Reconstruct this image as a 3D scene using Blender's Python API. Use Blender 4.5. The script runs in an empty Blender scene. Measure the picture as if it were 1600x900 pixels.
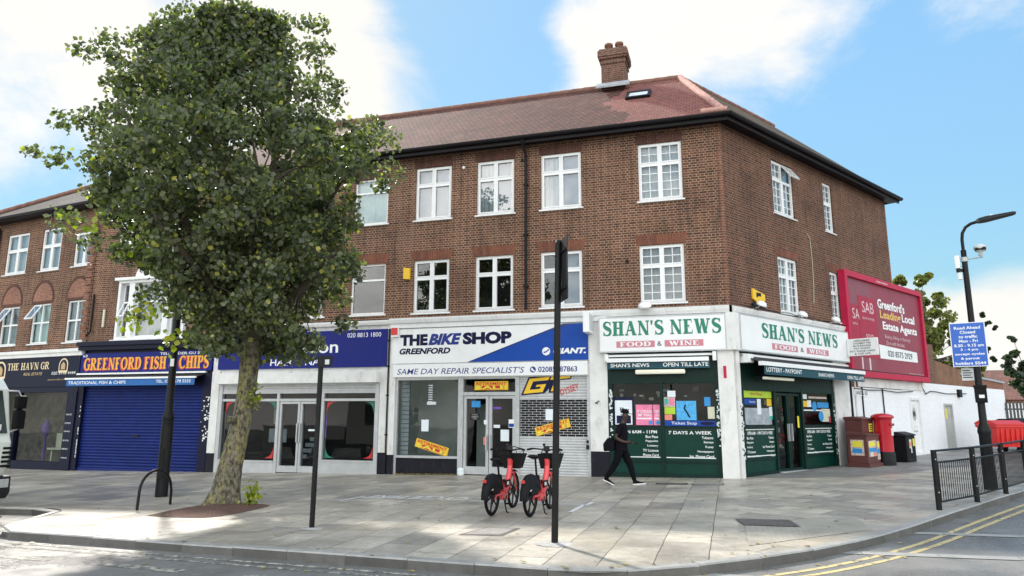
import bpy, bmesh, math, random
from math import radians as rad, sin, cos, pi, atan2, sqrt, hypot
from mathutils import Vector, Matrix
import numpy as np

SC = bpy.context.scene
COL = SC.collection
RNG = random.Random(7)

# ------------------------------------------------------------------ camera
TILT, ROLL, FPX, EYE = rad(10.385), rad(.177), 1090.6, 1.6
ct, st = cos(TILT), sin(TILT)
M0 = Matrix(((1, 0, 0), (0, st, -ct), (0, ct, st)))
RC = Matrix(((cos(ROLL), -sin(ROLL), 0), (sin(ROLL), cos(ROLL), 0), (0, 0, 1))) @ M0
cd = bpy.data.cameras.new('camera')
cam = bpy.data.objects.new('camera', cd)
COL.objects.link(cam)
right, down, fwd = RC[0], RC[1], RC[2]
cam.matrix_world = Matrix(((right[0], -down[0], -fwd[0], 0), (right[1], -down[1], -fwd[1], 0),
                           (right[2], -down[2], -fwd[2], EYE), (0, 0, 0, 1)))
cd.sensor_width = 36
cd.lens = 36 * FPX / 1600
cd.clip_start, cd.clip_end = .05, 2000
SC.camera = cam

# ------------------------------------------------------------------ light, sky, exposure
SUN_AZ, SUN_EL = rad(-27), rad(41)          # azimuth from +Y towards +X
SUN_STRENGTH, SKY_STRENGTH, EXPOSURE = 2.0, .12, 1.5
SKY_EVEN = 1.36                      # thin haze evens the brightness of the clear sky
CLOUD_BRIGHT = 3.15, 11.5            # towards the sun; behind the camera, raised for fill light
SC.view_settings.view_transform = 'Standard'
SC.view_settings.look = 'None'
SC.view_settings.exposure = EXPOSURE
SC.view_settings.gamma = 1
SC.view_settings.use_curve_mapping = False
SDIR = Vector((sin(SUN_AZ) * cos(SUN_EL), cos(SUN_AZ) * cos(SUN_EL), sin(SUN_EL)))
sd = bpy.data.lights.new('sun', 'SUN')
sd.energy, sd.angle, sd.color = SUN_STRENGTH, rad(2.5), (1, .94, .85)
sun = bpy.data.objects.new('sun', sd)
COL.objects.link(sun)
sun.rotation_euler = SDIR.to_track_quat('Z', 'Y').to_euler()
sun.location = (0, 0, 60)


def pixdir(x, y):
    return (RC.transposed() @ Vector(((x - 800) / FPX, (y - 450) / FPX, 1))).normalized()


world = bpy.data.worlds.new('World')
SC.world = world
world.use_nodes = True
nt = world.node_tree
nt.nodes.clear()


def N(nt, t, **kw):
    n = nt.nodes.new(t)
    for k, v in kw.items():
        if k == 'inp':
            for a, b in v.items():
                n.inputs[a].default_value = b
        else:
            setattr(n, k, v)
    return n


def L(nt, a, b):
    nt.links.new(a, b)


def mathn(nt, op, a, b=None, c=None, clamp=False):
    n = nt.nodes.new('ShaderNodeMath')
    n.operation = op
    n.use_clamp = clamp
    for i, v in enumerate((a, b, c)):
        if v is None:
            continue
        if isinstance(v, (int, float)):
            n.inputs[i].default_value = v
        else:
            nt.links.new(v, n.inputs[i])
    return n.outputs[0]


def mixc(nt, fac, a, b, blend='MIX'):
    n = nt.nodes.new('ShaderNodeMix')
    n.data_type = 'RGBA'
    n.blend_type = blend
    for i, v in ((0, fac), (6, a), (7, b)):
        if isinstance(v, (int, float)):
            n.inputs[i].default_value = v
        elif isinstance(v, (tuple, list)):
            n.inputs[i].default_value = tuple(v) if len(v) == 4 else tuple(v) + (1,)
        else:
            nt.links.new(v, n.inputs[i])
    return n.outputs[2]


def sky_world():
    sky = N(nt, 'ShaderNodeTexSky', sky_type='NISHITA', sun_disc=False, sun_elevation=SUN_EL,
            sun_rotation=SUN_AZ, air_density=1.0, dust_density=.2, ozone_density=2.0)
    tc = N(nt, 'ShaderNodeTexCoord')
    d = tc.outputs['Generated']
    # warped direction for ragged cloud edges
    nz = N(nt, 'ShaderNodeTexNoise', inp={'Scale': 4.2, 'Detail': 10, 'Roughness': .64, 'Distortion': .35})
    sep = N(nt, 'ShaderNodeSeparateXYZ')
    L(nt, d, sep.inputs[0])
    mp = N(nt, 'ShaderNodeMapping', inp={'Scale': (1, 1, 1.7)})
    L(nt, d, mp.inputs[0])
    L(nt, mp.outputs[0], nz.inputs['Vector'])
    nb = N(nt, 'ShaderNodeTexNoise', inp={'Scale': 1.6, 'Detail': 4, 'Roughness': .5})
    mp2 = N(nt, 'ShaderNodeMapping', inp={'Location': (4.3, 1.7, 2.2), 'Scale': (1, 1, 2.0)})
    L(nt, d, mp2.inputs[0])
    L(nt, mp2.outputs[0], nb.inputs['Vector'])
    # cloud banks by direction
    acc = None
    banks = [((250, -60), 26, .50), ((60, 120), 17, .34), ((560, 130), 9, .42), ((640, 150), 6, .32), ((455, 60), 9, .4),
             ((960, 70), 8, .50), ((1100, 25), 8.5, .52), ((880, 120), 6.5, .42), ((1230, -20), 8, .42),
             ((1195, 165), 5.5, .30), ((1280, 90), 4.5, .24), ((1010, 10), 9, .34),
             ((1575, 560), 9, .5), ((1590, 500), 4.5, .3), ((1400, 520), 6, .22), ((1540, 40), 4.5, .28), ((740, 120), 10, -.42), ((700, 30), 13, -.34), ((250, 10), 4, -.3), ((30, 260), 7, -.25),
             ((1420, 250), 11, -.4), ((1560, 330), 8, -.35), ((1300, 330), 8, -.3)]
    for (px, py), ang, w in banks:
        v = pixdir(px, py)
        dt = N(nt, 'ShaderNodeVectorMath', operation='DOT_PRODUCT', inp={1: v})
        L(nt, d, dt.inputs[0])
        mr = N(nt, 'ShaderNodeMapRange', interpolation_type='SMOOTHSTEP',
               inp={1: cos(rad(ang)), 2: 1.0, 3: 0, 4: w})
        L(nt, dt.outputs['Value'], mr.inputs[0])
        acc = mr.outputs[0] if acc is None else mathn(nt, 'ADD', acc, mr.outputs[0])
    # unseen cloud added behind the camera to fill the shaded fronts
    back = N(nt, 'ShaderNodeMapRange', interpolation_type='SMOOTHSTEP', inp={1: .35, 2: -.4, 3: 0, 4: .42})
    L(nt, sep.outputs[1], back.inputs[0])
    acc = mathn(nt, 'ADD', mathn(nt, 'ADD', acc, .11), back.outputs[0])
    n1 = mathn(nt, 'MULTIPLY', mathn(nt, 'SUBTRACT', nz.outputs[0], .5), 2.1)
    n2 = mathn(nt, 'MULTIPLY', mathn(nt, 'SUBTRACT', nb.outputs[0], .5), .5)
    s = mathn(nt, 'ADD', mathn(nt, 'ADD', acc, n1), n2)
    m = N(nt, 'ShaderNodeMapRange', interpolation_type='SMOOTHSTEP', inp={1: .05, 2: .95, 3: 0, 4: 1})
    L(nt, s, m.inputs[0])
    # clouds: white, greyer where thick
    cs = N(nt, 'ShaderNodeMapRange', inp={1: .3, 2: 1.0, 3: 1.0, 4: .82})
    L(nt, nb.outputs[0], cs.inputs[0])
    cb = N(nt, 'ShaderNodeVectorMath', operation='SCALE', inp={0: (1.03, 1.0, .95)})
    fb = N(nt, 'ShaderNodeMapRange', interpolation_type='SMOOTHSTEP', inp={1: .3, 2: -.5, 3: CLOUD_BRIGHT[0], 4: CLOUD_BRIGHT[1]})
    L(nt, sep.outputs[1], fb.inputs[0])
    L(nt, mathn(nt, 'MULTIPLY', cs.outputs[0], fb.outputs[0]), cb.inputs['Scale'])
    bw = N(nt, 'ShaderNodeRGBToBW')
    L(nt, sky.outputs[0], bw.inputs[0])
    k = mathn(nt, 'MULTIPLY', mathn(nt, 'POWER', mathn(nt, 'MAXIMUM', bw.outputs[0], .05), -.75), SKY_EVEN)
    sv = N(nt, 'ShaderNodeVectorMath', operation='SCALE')
    L(nt, sky.outputs[0], sv.inputs[0])
    L(nt, k, sv.inputs['Scale'])
    tint = mixc(nt, 1.0, sv.outputs[0], (.88, 1.04, .93), 'MULTIPLY')
    out = mixc(nt, m.outputs[0], tint, cb.outputs[0])
    bg = N(nt, 'ShaderNodeBackground', inp={'Strength': SKY_STRENGTH})
    L(nt, out, bg.inputs[0])
    wo = N(nt, 'ShaderNodeOutputWorld')
    L(nt, bg.outputs[0], wo.inputs[0])


sky_world()


# ------------------------------------------------------------------ materials
def newmat(name):
    m = bpy.data.materials.new(name)
    m.use_nodes = True
    t = m.node_tree
    b = t.nodes['Principled BSDF']
    return m, t, b


def mat(name, c, rough=.6, metal=0, var=.12, scale=3., bump=0, bscale=40, spec=.5, dirt=0, dirtc=(.12, .1, .08), coat=0):
    """painted or plain surface with slight tonal variation, optional grime blotches"""
    m, t, b = newmat(name)
    tc = N(t, 'ShaderNodeTexCoord')
    nz = N(t, 'ShaderNodeTexNoise', inp={'Scale': scale, 'Detail': 6, 'Roughness': .6})
    L(t, tc.outputs['Object'], nz.inputs['Vector'])
    lo = tuple(x * (1 - var) for x in c) + (1,)
    hi = tuple(min(1, x * (1 + var)) for x in c) + (1,)
    mr = N(t, 'ShaderNodeMapRange', inp={1: .3, 2: .7})
    L(t, nz.outputs[0], mr.inputs[0])
    col = mixc(t, mr.outputs[0], lo, hi)
    if dirt:
        n2 = N(t, 'ShaderNodeTexNoise', inp={'Scale': scale * 2.3, 'Detail': 9, 'Roughness': .7})
        mp = N(t, 'ShaderNodeMapping', inp={'Scale': (1, 1, .35), 'Location': (3.1, .7, 1.9)})
        L(t, tc.outputs['Object'], mp.inputs[0])
        L(t, mp.outputs[0], n2.inputs['Vector'])
        m2 = N(t, 'ShaderNodeMapRange', interpolation_type='SMOOTHSTEP', inp={1: .5, 2: .75, 3: 0, 4: dirt})
        L(t, n2.outputs[0], m2.inputs[0])
        col = mixc(t, m2.outputs[0], col, dirtc)
    L(t, col, b.inputs['Base Color'])
    b.inputs['Roughness'].default_value = rough
    b.inputs['Metallic'].default_value = metal
    b.inputs['Specular IOR Level'].default_value = spec
    b.inputs['Coat Weight'].default_value = coat
    if bump:
        n3 = N(t, 'ShaderNodeTexNoise', inp={'Scale': bscale, 'Detail': 5})
        L(t, tc.outputs['Object'], n3.inputs['Vector'])
        bp = N(t, 'ShaderNodeBump', inp={'Strength': bump, 'Distance': .01})
        L(t, n3.outputs[0], bp.inputs['Height'])
        L(t, bp.outputs[0], b.inputs['Normal'])
    return m


def brickmat(name, c1, c2, mortar, w=.225, h=.075, gap=.010, squash=.5, freq=2, vert=False, rough=.85, var=.5, bump=.5,
             patch=None, patchamt=.0, offset=.5, tile=False, streak=0, fine=.21):
    m, t, b = newmat(name)
    tc = N(t, 'ShaderNodeTexCoord')
    sp = N(t, 'ShaderNodeSeparateXYZ')
    L(t, tc.outputs['Object'], sp.inputs[0])
    xs = mathn(t, 'ADD', sp.outputs[0], sp.outputs[1]) if not tile else sp.outputs[0]
    zs = sp.outputs[2] if not tile else mathn(t, 'MULTIPLY', sp.outputs[2], 1.6)
    cb = N(t, 'ShaderNodeCombineXYZ')
    L(t, (zs if vert else xs), cb.inputs[0])
    L(t, (xs if vert else zs), cb.inputs[1])
    br = N(t, 'ShaderNodeTexBrick', offset=offset, squash=squash, squash_frequency=freq,
           inp={'Color1': c1 + (1,), 'Color2': c2 + (1,), 'Mortar': mortar + (1,), 'Scale': 1, 'Mortar Size': gap,
                'Mortar Smooth': .1, 'Bias': 0., 'Brick Width': w, 'Row Height': h})
    L(t, cb.outputs[0], br.inputs['Vector'])
    nz = N(t, 'ShaderNodeTexNoise', inp={'Scale': .55, 'Detail': 8, 'Roughness': .7})
    L(t, tc.outputs['Object'], nz.inputs['Vector'])
    mr = N(t, 'ShaderNodeMapRange', inp={1: .3, 2: .7, 3: 1 - var * .5, 4: 1 + var * .5})
    L(t, nz.outputs[0], mr.inputs[0])
    n9 = N(t, 'ShaderNodeTexNoise', inp={'Scale': 9, 'Detail': 3, 'Roughness': .6})
    L(t, tc.outputs['Object'], n9.inputs['Vector'])
    mr9 = N(t, 'ShaderNodeMapRange', inp={1: .3, 2: .7, 3: 1 - fine, 4: 1 + fine})
    L(t, n9.outputs[0], mr9.inputs[0])
    v = N(t, 'ShaderNodeVectorMath', operation='SCALE')
    L(t, br.outputs[0], v.inputs[0])
    L(t, mathn(t, 'MULTIPLY', mr.outputs[0], mr9.outputs[0]), v.inputs['Scale'])
    col = v.outputs[0]
    if patch:
        n2 = N(t, 'ShaderNodeTexNoise', inp={'Scale': 1.3, 'Detail': 10, 'Roughness': .72})
        mp = N(t, 'ShaderNodeMapping', inp={'Location': (7, 3, 1)})
        L(t, tc.outputs['Object'], mp.inputs[0])
        L(t, mp.outputs[0], n2.inputs['Vector'])
        m2 = N(t, 'ShaderNodeMapRange', interpolation_type='SMOOTHSTEP', inp={1: .52, 2: .72, 3: 0, 4: patchamt})
        L(t, n2.outputs[0], m2.inputs[0])
        col = mixc(t, m2.outputs[0], col, patch)
    if streak:
        n4 = N(t, 'ShaderNodeTexNoise', inp={'Scale': 2.6, 'Detail': 6, 'Roughness': .62})
        mp4 = N(t, 'ShaderNodeMapping', inp={'Location': (2, 8, 3), 'Scale': (1, 1, .13)})
        L(t, tc.outputs['Object'], mp4.inputs[0])
        L(t, mp4.outputs[0], n4.inputs['Vector'])
        m4 = N(t, 'ShaderNodeMapRange', interpolation_type='SMOOTHSTEP', inp={1: .52, 2: .74, 3: 0, 4: streak})
        L(t, n4.outputs[0], m4.inputs[0])
        col = mixc(t, m4.outputs[0], col, (.045, .032, .026))
        m5 = N(t, 'ShaderNodeMapRange', interpolation_type='SMOOTHSTEP', inp={1: .48, 2: .28, 3: 0, 4: streak * .5})
        L(t, n4.outputs[0], m5.inputs[0])
        col = mixc(t, m5.outputs[0], col, (.26, .17, .12))
    L(t, col, b.inputs['Base Color'])
    b.inputs['Roughness'].default_value = rough
    b.inputs['Specular IOR Level'].default_value = .3
    if bump:
        bp = N(t, 'ShaderNodeBump', inp={'Strength': bump, 'Distance': .012}, invert=True)
        L(t, br.outputs['Fac'], bp.inputs['Height'])
        L(t, bp.outputs[0], b.inputs['Normal'])
    return m


def glassmat(name, tint=(.8, .86, .85), minr=.05, rough=.01, k=1.3):
    m, t, b = newmat(name)
    t.nodes.remove(b)
    fr = N(t, 'ShaderNodeFresnel', inp={'IOR': 1.5})
    f = mathn(t, 'ADD', mathn(t, 'MULTIPLY', fr.outputs[0], k), minr, clamp=True)
    tr = N(t, 'ShaderNodeBsdfTransparent', inp={0: tint + (1,)})
    gl = N(t, 'ShaderNodeBsdfGlossy', inp={0: (1, 1, 1, 1), 'Roughness': rough})
    tcn = N(t, 'ShaderNodeTexCoord')
    nz = N(t, 'ShaderNodeTexNoise', inp={'Scale': 1.4, 'Detail': 2})
    L(t, tcn.outputs['Object'], nz.inputs['Vector'])
    bp = N(t, 'ShaderNodeBump', inp={'Strength': .04, 'Distance': .05})
    L(t, nz.outputs[0], bp.inputs['Height'])
    L(t, bp.outputs[0], gl.inputs['Normal'])
    mx = N(t, 'ShaderNodeMixShader')
    L(t, f, mx.inputs[0])
    L(t, tr.outputs[0], mx.inputs[1])
    L(t, gl.outputs[0], mx.inputs[2])
    L(t, mx.outputs[0], t.nodes['Material Output'].inputs[0])
    return m


def leafmat(name, dark, light, yellow, yfrac=.06, transl=.35):
    m, t, b = newmat(name)
    t.nodes.remove(b)
    geo = N(t, 'ShaderNodeNewGeometry')
    r = geo.outputs['Random Per Island']
    cr = N(t, 'ShaderNodeValToRGB')
    e = cr.color_ramp.elements
    e[0].position, e[0].color = 0, dark + (1,)
    e[1].position, e[1].color = 1 - yfrac, light + (1,)
    x = e.new(min(.999, 1 - yfrac * .6))
    x.color = yellow + (1,)
    L(t, r, cr.inputs[0])
    df = N(t, 'ShaderNodeBsdfPrincipled', inp={'Roughness': .36, 'Specular IOR Level': .55})
    L(t, cr.outputs[0], df.inputs['Base Color'])
    tl = N(t, 'ShaderNodeBsdfTranslucent')
    tcol = mixc(t, 1.0, cr.outputs[0], (1.5, 1.9, .7), 'MULTIPLY')
    L(t, tcol, tl.inputs[0])
    mx = N(t, 'ShaderNodeMixShader', inp={0: transl})
    L(t, df.outputs[0], mx.inputs[1])
    L(t, tl.outputs[0], mx.inputs[2])
    L(t, mx.outputs[0], t.nodes['Material Output'].inputs[0])
    return m


MT = {}
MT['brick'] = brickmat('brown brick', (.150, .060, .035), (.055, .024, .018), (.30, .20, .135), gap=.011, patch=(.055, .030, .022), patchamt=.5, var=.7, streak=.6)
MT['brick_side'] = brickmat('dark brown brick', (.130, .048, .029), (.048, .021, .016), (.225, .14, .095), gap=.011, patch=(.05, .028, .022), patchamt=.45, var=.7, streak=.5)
MT['brick_red'] = brickmat('red gauged brick', (.30, .105, .055), (.20, .07, .042), (.30, .21, .15), vert=True, squash=1, w=.24, h=.075, offset=0)
MT['brick_quoin'] = brickmat('red quoin brick', (.20, .075, .045), (.13, .05, .035), (.25, .17, .12))
MT['brick_white'] = brickmat('white painted brick', (.84, .86, .88), (.83, .85, .87), (.77, .79, .82), squash=1, gap=.008, var=.12, bump=.4,
                             patch=(.66, .65, .62), patchamt=.3, rough=.6, fine=.05)
MT['brick_parapet'] = brickmat('orange red brick', (.28, .10, .055), (.20, .07, .045), (.25, .17, .13))
MT['brick_chimney'] = brickmat('chimney brick', (.16, .065, .045), (.10, .045, .035), (.24, .17, .13), patch=(.10, .085, .06), patchamt=.5)
MT['tile_old'] = brickmat('weathered clay tile', (.150, .056, .039), (.086, .037, .028), (.022, .015, .014), w=.17, h=.17, gap=.016, squash=1, tile=True, patch=(.19, .13, .10), patchamt=.35, bump=.8)
MT['tile_grey'] = brickmat('grey brown tile', (.085, .066, .056), (.056, .046, .040), (.028, .024, .021), w=.17, h=.17, gap=.012, squash=1, tile=True, patch=(.2, .18, .14), patchamt=.5, bump=.8)
MT['tile_new'] = brickmat('new red clay tile', (.25, .095, .075), (.185, .072, .060), (.08, .035, .03), w=.17, h=.17, gap=.010, squash=1, tile=True, var=.25, bump=.8)
MT['tile_moss'] = brickmat('mossy brown tile', (.16, .11, .06), (.11, .075, .045), (.04, .03, .02), w=.17, h=.17, gap=.014, squash=1, tile=True, bump=.8)
MT['ridge_pink'] = mat('pink ridge tile', (.50, .27, .22), .8, var=.25, scale=6, dirt=.5)
MT['ridge_old'] = mat('old ridge tile', (.20, .10, .075), .85, var=.3, scale=5)
MT['lead'] = mat('grey lead flashing', (.35, .37, .39), .5, var=.2)
MT['gutter'] = mat('black gutter paint', (.010, .008, .010), .5, spec=.2)
MT['upvc'] = mat('white window plastic', (.80, .81, .81), .3, var=.04)
MT['white'] = mat('white paint', (.76, .77, .77), .5, var=.06, dirt=.35, dirtc=(.35, .32, .28))
MT['white_dirty'] = mat('grimy white paint', (.72, .72, .70), .6, var=.1, scale=2.2, dirt=.5, dirtc=(.30, .27, .24))
MT['white_clean'] = mat('clean white board', (.80, .81, .81), .4, var=.05, scale=1.2, dirt=.22, dirtc=(.45, .43, .39))
MT['black_base'] = mat('black painted plinth', (.009, .009, .016), .5, var=.3, spec=.2, dirt=.18, dirtc=(.09, .09, .09))
MT['black'] = mat('black paint', (.008, .008, .009), .45, var=.25, spec=.2)
MT['black_pole'] = mat('black pole enamel', (.007, .007, .008), .42, var=.3, spec=.22, dirt=.15, dirtc=(.05, .046, .042))
MT['rubber'] = mat('black rubber', (.008, .008, .009), .8, spec=.1)
MT['plastic_black'] = mat('black plastic', (.008, .008, .009), .55, spec=.14)
MT['plastic_grey'] = mat('dark grey plastic', (.022, .022, .025), .55, spec=.2)
MT['steel'] = mat('brushed aluminium', (.46, .47, .48), .42, metal=.35, var=.12, scale=8)
MT['steel_lt'] = mat('pale aluminium', (.47, .48, .49), .45, metal=.2, var=.1)
MT['shutter_steel'] = mat('galvanised shutter slat', (.52, .53, .54), .45, metal=.15, var=.12, dirt=.25, dirtc=(.25, .24, .22))
MT['shutter_blue'] = mat('deep blue shutter paint', (.004, .017, .135), .5, var=.18, scale=2.5, spec=.25, dirt=.12, dirtc=(.05, .05, .12))
MT['blue_sign'] = mat('royal blue sign', (.007, .014, .165), .5, var=.06, spec=.2)
MT['blue_bright'] = mat('bright blue vinyl', (.006, .060, .34), .5, var=.05, spec=.25)
MT['blue_deep'] = mat('deep blue edge', (.01, .025, .16), .4, var=.05)
MT['blue_text'] = mat('blue lettering', (.010, .026, .20), .45, var=.03)
MT['navy_text'] = mat('navy lettering', (.006, .008, .045), .5, var=.03, spec=.2)
MT['navy'] = mat('navy shop paint', (.005, .006, .024), .5, var=.15, spec=.2)
MT['awning_blue'] = mat('blue awning cloth', (.014, .115, .36), .7, var=.1)
MT['green_dark'] = mat('bottle green shop paint', (.002, .020, .015), .45, var=.2, spec=.2, dirt=.12, dirtc=(.04, .05, .04))
MT['green_panel'] = mat('green panel paint', (.001, .036, .025), .45, var=.15, spec=.2)
MT['green_text'] = mat('emerald lettering', (.0, .19, .11), .4, var=.05)
MT['teal'] = mat('teal awning cloth', (.002, .055, .080), .65, var=.12)
MT['pink_bar'] = mat('dusty pink bar', (.56, .20, .25), .5, var=.06)
MT['white_text'] = mat('white lettering', (.82, .83, .83), .5, var=.02)
MT['cream_text'] = mat('cream lettering', (.75, .60, .36), .45, var=.05)
MT['gold'] = mat('dull gold', (.48, .33, .15), .4, var=.1)
MT['yellow_text'] = mat('golden yellow lettering', (.80, .40, .02), .45, var=.05)
MT['yellow'] = mat('bright yellow', (.80, .50, .02), .5, var=.05)
MT['lemon'] = mat('lemon yellow', (.78, .68, .05), .5, var=.05)
MT['lime'] = mat('lime green poster', (.42, .62, .03), .5, var=.05)
MT['red'] = mat('red vinyl', (.55, .02, .02), .45, var=.06)
MT['red_box'] = mat('post box red', (.46, .008, .022), .22, var=.08, coat=.4)
MT['red_bin'] = mat('red bin plastic', (.60, .02, .018), .4, var=.08)
MT['red_alarm'] = mat('alarm red', (.62, .03, .03), .4)
MT['coral'] = mat('coral bicycle paint', (.66, .060, .068), .3, var=.05, coat=.3)
MT['magenta'] = mat('crimson billboard frame', (.46, .012, .055), .45, var=.08, spec=.25)
MT['maroon'] = mat('billboard maroon', (.27, .050, .078), .45, var=.12, scale=1.2, spec=.2)
MT['maroon_dark'] = mat('billboard shade red', (.24, .075, .10), .45, var=.1, spec=.2)
MT['maroon_board'] = mat('billboard red board', (.36, .022, .055), .45, var=.08, spec=.2)
MT['pinkish'] = mat('billboard pink lettering', (.72, .50, .53), .4)
MT['yellow_bb'] = mat('billboard yellow lettering', (.80, .52, .12), .4)
MT['brown_box'] = mat('maroon brown cabinet', (.10, .030, .026), .5, var=.15, dirt=.2)
MT['poster_pink'] = mat('pink poster', (.78, .20, .36), .5, var=.2, scale=12)
MT['poster_blue'] = mat('sky blue poster', (.06, .38, .72), .5, var=.25, scale=14)
MT['poster_mix'] = mat('printed flyer', (.55, .45, .40), .5, var=.6, scale=26)
MT['poster_cyan'] = mat('cyan sticker', (.02, .26, .62), .5, var=.1)
MT['salmon'] = mat('salmon card', (.80, .25, .20), .5)
MT['paper'] = mat('white paper', (.74, .80, .84), .6, var=.08)
MT['cream'] = mat('cream card', (.62, .62, .48), .6)
MT['purple'] = mat('purple display', (.16, .07, .40), .5)
MT['turq'] = mat('turquoise sticker', (.02, .45, .36), .5)
MT['tube'] = mat('tube light cover', (.82, .80, .66), .3, var=.03)
MT['net'] = mat('net curtain', (.60, .64, .69), .9, var=.08, scale=9)
MT['net_dull'] = mat('grey net curtain', (.34, .38, .42), .9, var=.25, scale=7)
MT['sky_panel'] = mat('blue grey sky reflection', (.36, .41, .53), .8, var=.05)  # sky reflection in the panes put into the panel colour
MT['curtain_aqua'] = mat('pale aqua curtain', (.62, .78, .78), .9, var=.06)
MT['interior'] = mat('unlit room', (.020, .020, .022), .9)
MT['interior_pale'] = mat('empty shop wall', (.42, .46, .43), .8, var=.12, scale=1.5)
MT['interior_mid'] = mat('shop back wall', (.16, .14, .115), .8, var=.7, scale=3)
MT['floor_in'] = mat('shop floor', (.08, .075, .07), .6)


def barkmat():
    m, t, b = newmat('mossy tree bark')
    tc = N(t, 'ShaderNodeTexCoord')
    mp = N(t, 'ShaderNodeMapping', inp={'Scale': (1, 1, .55)})
    L(t, tc.outputs['Object'], mp.inputs[0])
    n1 = N(t, 'ShaderNodeTexNoise', inp={'Scale': 17, 'Detail': 10, 'Roughness': .72})
    L(t, mp.outputs[0], n1.inputs['Vector'])
    r1 = N(t, 'ShaderNodeMapRange', inp={1: .40, 2: .62})
    L(t, n1.outputs[0], r1.inputs[0])
    col = mixc(t, r1.outputs[0], (.035, .027, .019), (.235, .215, .155))
    for sc, lo, hi, c, loc in ((2.4, .46, .60, (.30, .26, .03), 3), (3.6, .55, .68, (.10, .15, .03), 8)):
        n2 = N(t, 'ShaderNodeTexNoise', inp={'Scale': sc, 'Detail': 9, 'Roughness': .75})
        m2 = N(t, 'ShaderNodeMapping', inp={'Location': (loc, 1, 2), 'Scale': (1, 1, .6)})
        L(t, tc.outputs['Object'], m2.inputs[0])
        L(t, m2.outputs[0], n2.inputs['Vector'])
        r2 = N(t, 'ShaderNodeMapRange', interpolation_type='SMOOTHSTEP', inp={1: lo, 2: hi, 3: 0, 4: .8})
        L(t, n2.outputs[0], r2.inputs[0])
        col = mixc(t, mathn(t, 'MULTIPLY', r2.outputs[0], r1.outputs[0]), col, c)
    L(t, col, b.inputs['Base Color'])
    b.inputs['Roughness'].default_value = .9
    bp = N(t, 'ShaderNodeBump', inp={'Strength': 1, 'Distance': .04})
    L(t, n1.outputs[0], bp.inputs['Height'])
    L(t, bp.outputs[0], b.inputs['Normal'])
    return m


MT['bark'] = barkmat()
MT['twig'] = mat('grey brown twig', (.07, .055, .04), .9)
MT['leaf'] = leafmat('lime tree leaf', (.040, .050, .036), (.19, .205, .11), (.40, .37, .08), .06, .44)
MT['leaf_pale'] = leafmat('olive green leaf', (.085, .105, .030), (.22, .23, .075), (.34, .28, .05), .12, .4)
MT['leaf_dark'] = leafmat('dark green leaf', (.022, .042, .022), (.05, .08, .034), (.09, .11, .03), .05, .3)
MT['leaf_lime'] = leafmat('fresh and sunlit yellow green leaf', (.16, .22, .02), (.34, .36, .03), (.45, .40, .04), .2, .4)
MT['soil'] = mat('brown soil and chippings', (.105, .055, .040), .95, var=.5, scale=22, bump=1, bscale=60)
MT['skin'] = mat('dark brown skin', (.045, .022, .015), .5, var=.08)
MT['tee'] = mat('black cotton tee', (.008, .006, .011), .9, spec=.08)
MT['jeans'] = mat('black denim', (.006, .006, .008), .9, spec=.08)
MT['bag'] = mat('black nylon bag', (.006, .006, .009), .8, spec=.1)
MT['sole'] = mat('white shoe sole', (.72, .72, .72), .6)
MT['lorry_white'] = mat('white lorry paint', (.72, .76, .72), .25, var=.04, coat=.4)
MT['screen_dark'] = mat('dark windscreen', (.03, .045, .045), .06, var=.2)
MT['granite'] = None
MT['glass'] = glassmat('window glass')
MT['glass_sky'] = glassmat('upper window glass', minr=.12)
MT['glass_dark'] = glassmat('shop glass', tint=(.66, .70, .70), minr=.0, k=.45)
MT['render_brown'] = mat('brown rendered brick', (.20, .105, .06), .9, var=.35, scale=1.8, dirt=.4)
MT['fence'] = mat('dark palisade steel', (.05, .052, .055), .6)
MT['house_tile'] = brickmat('orange roof tile', (.20, .10, .08), (.15, .08, .065), (.06, .04, .035), w=.3, h=.3, squash=1, tile=True)
MT['road_sign_blue'] = mat('traffic sign blue', (.008, .105, .50), .3, var=.03)
MT['grey_label'] = mat('pale grey label', (.55, .57, .58), .5)
MT['leaf_litter'] = leafmat('fallen leaf', (.10, .055, .02), (.42, .34, .06), (.5, .42, .08), .2, .1)


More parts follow.
